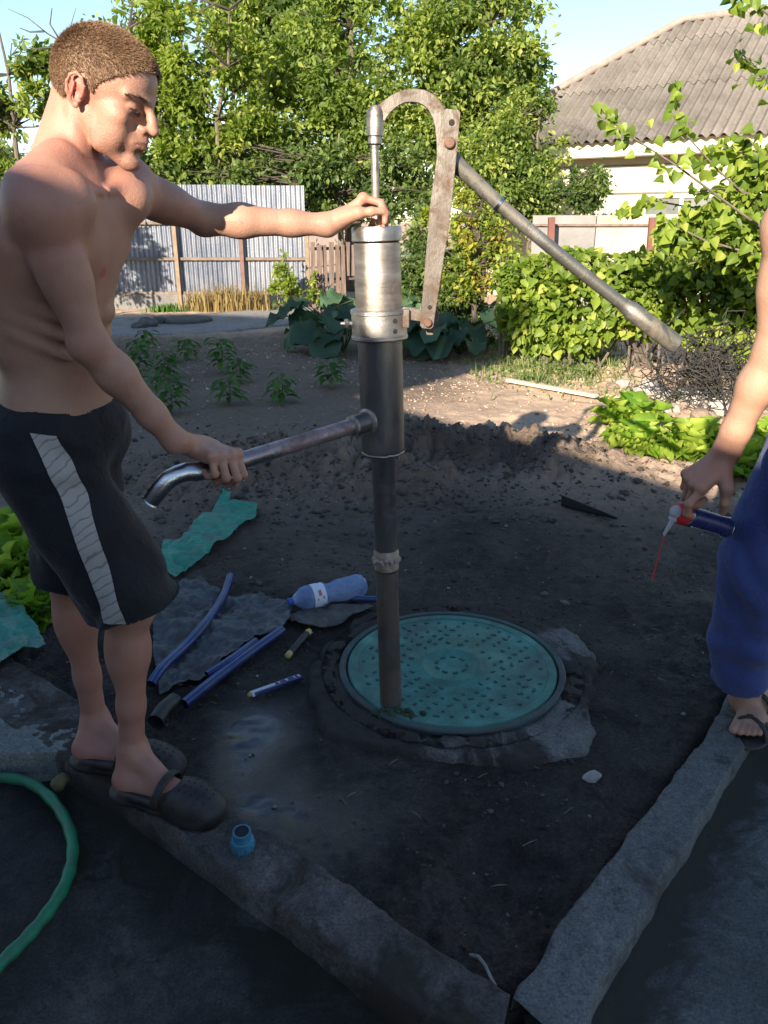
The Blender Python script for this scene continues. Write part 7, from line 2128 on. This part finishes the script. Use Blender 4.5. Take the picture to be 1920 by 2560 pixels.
# blue work trousers
tr = Body()
M_blue = fabric('blue_work_cloth', (.028, .045, .17), (.055, .080, .25), .85, 9, .15)
tr.ell((H20 + H21) / 2 + Vector((0, 0, .02)), (.155, .175, .14), M2, .04)
A20h, A21h = P(1846, 1690, 1.93), P(1846, 1690, 1.93) + Vector((.40, .2, 0))
for H_, K_, A_ in ((H20, K20, A20h), (H21, K21, A21h)):
    tr.cone(H_, K_, .104, .086, .04); tr.cone(K_, A_ + (A_ - K_) * .1, .086, .083, .04)
    tr.ell(K_.lerp(A_, .62), (.092, .09, .06), k=.03)
def wr2(p):
    x, y, z = p[..., 0], p[..., 1], p[..., 2]
    w = .006 * np.sin(z * 40 + x * 22 + 6 * vnoise(x * 6, y * 6, 14, z * 4)) * np.clip(vnoise(x * 5 + 3, y * 5, 17, z * 4) + .4, 0, 1)
    w += .004 * np.sin(z * 60 + x * 25 + 3 * vnoise(x * 7, y * 7, 15, z * 5)) * np.clip((.46 - z) / .15, 0, 1)
    return w + .009 * vnoise(x * 8, y * 8, 19, z * 6) + .003 * vnoise(x * 24, y * 24, 20, z * 18)
V, Q4 = tr.mesh(.005, disp=wr2)
top_ = V[:, 2] > H20.z + .13
dd_ = (A20h - K20).normalized()
near0 = seg_d(V, H20, A20h) < seg_d(V, H21, A21h)
h0 = (V - _np(A20h)) @ _np(dd_); h1 = (V - _np(A21h)) @ _np(dd_)
bad = top_ | (near0 & (h0 > 0) & (V[:, 2] < .5)) | (~near0 & (h1 > 0) & (V[:, 2] < .5))
kq = (~bad)[Q4].all(1); Fq = Q4[kq]; uq, inv = np.unique(Fq.ravel(), return_inverse=True)
tro = link('trousers', mesh_np('trousers', V[uq], inv.reshape(-1, 4), True), person2, M_blue)
md = tro.modifiers.new('cloth', 'SOLIDIFY'); md.thickness = .003; md.offset = 1
# sandals
for h_, t_, sgn_ in ((foot_h, foot_t, 1), (foot_h1, foot_t1, -1)):
    fd = (t_ - h_); fd.z = 0; fd.normalize(); sd_ = Vector((-fd.y, fd.x, 0)); FM = Matrix((fd, sd_, Vector((0, 0, 1)))).transposed()
    b = Body(); b0_ = h_ - Vector((0, 0, .036))
    b.ell(b0_ + fd * .04, (.058, .042, .013), FM, .01); b.ell(b0_ + fd * .12, (.11, .043, .013), FM, .015); b.ell(b0_ + fd * .20, (.066, .055, .014), FM, .012)
    V, Q4 = b.mesh(.004); so = link('sandal', mesh_np('sandal', V, Q4, True), person2, M_clog)
    st = MB()
    for f0, f1, w_, hgt in ((.165, .175, .050, .052), (.150, .205, .050, .050), (.10, .085, .042, .078), (.205, .15, .050, .050)):
        pts_ = [b0_ + fd * (f0 + (f1 - f0) * k / 12) + sd_ * math.cos(math.pi * k / 12) * w_ + Vector((0, 0, .006 + hgt * math.sin(math.pi * k / 12))) for k in range(13)]
        for o_ in (-.006, 0, .006): st.tube([p + fd * o_ for p in pts_], .0042, 8)
    st.build('strap', M_clog, so, smooth=True)

# spray can held in the hand
M_can = metal('can_paint', [(.3, (.018, .022, .10)), (.7, (.03, .04, .16))], 12, (.22, .35), .2)
M_cans = metal('can_silver', [(.3, (.50, .50, .52)), (.7, (.68, .68, .70))], 12, (.2, .3), 1.0)
M_red = pmat('red_plastic', [(.3, (.50, .020, .028)), (.7, (.62, .035, .045))], 12, (.3, .45))
M_grey = pmat('grey_plastic', [(.3, (.30, .31, .34)), (.7, (.40, .41, .45))], 12, (.4, .5))
can = empty('spray_can', n1_, 'dark blue spray can with red and grey spray head and thin red straw', 'spray can')
c0n_ = n1_ + cd * .030
MB().lathe(c0n_, cd, [(.004, .016), (.010, .0235), (.018, .0262), (.150, .0262), (.155, .0275)], 32).build('can_body', M_can, can, smooth=True)
MB().lathe(c0n_, cd, [(-.004, .0200), (.000, .0262), (.008, .0270), (.010, .0245)], 32).build('can_rim', M_cans, can, smooth=True)
MB().lathe(c0n_, cd, [(.152, .0270), (.156, .0280), (.159, .0270), (.159, .001)], 32).build('can_base', M_cans, can, smooth=True)
dn = Vector((0, 0, -1)); dn = (dn - cd * dn.dot(cd)).normalized()
sdc = cd.cross(dn)
MB().box(c0n_ + cd * .080 + dn * .018 - Vector((0, .012, 0)), (.11, .010, .012), Matrix((cd, dn, sdc)).transposed()).build('silver_band', M_cans, can, bevel=.002)
MB().lathe(c0n_ - cd * .026, cd, [(-.004, .017), (-.001, .0225), (.006, .0262), (.026, .0272), (.028, .024)], 28).build('red_cap', M_red, can, smooth=True)
gcap = MB().lathe(c0n_ - cd * .040, cd, [(0, .008), (.003, .0140), (.009, .0170), (.0125, .0150)], 24)
gcap.box(c0n_ - cd * .026 + dn * .012, (.018, .020, .020), Matrix((cd, dn, sdc)).transposed())
gcap.build('spray_head', M_grey, can, smooth=True)
s0 = c0n_ - cd * .028 + dn * .014; s1 = P(1659, 1338, s0.y - .005)
MB().lathe(s0, (s1 - s0), [(0, .0065), (.012, .0058), ((s1 - s0).length - .004, .0040), ((s1 - s0).length, .003)], 16).build('nozzle', M_grey, can, smooth=True)
MB().tube([s1 + (s0 - s1) * .1, P(1630, 1450, s0.y - .012)], .0016, 8).build('straw', M_red, can, smooth=True)
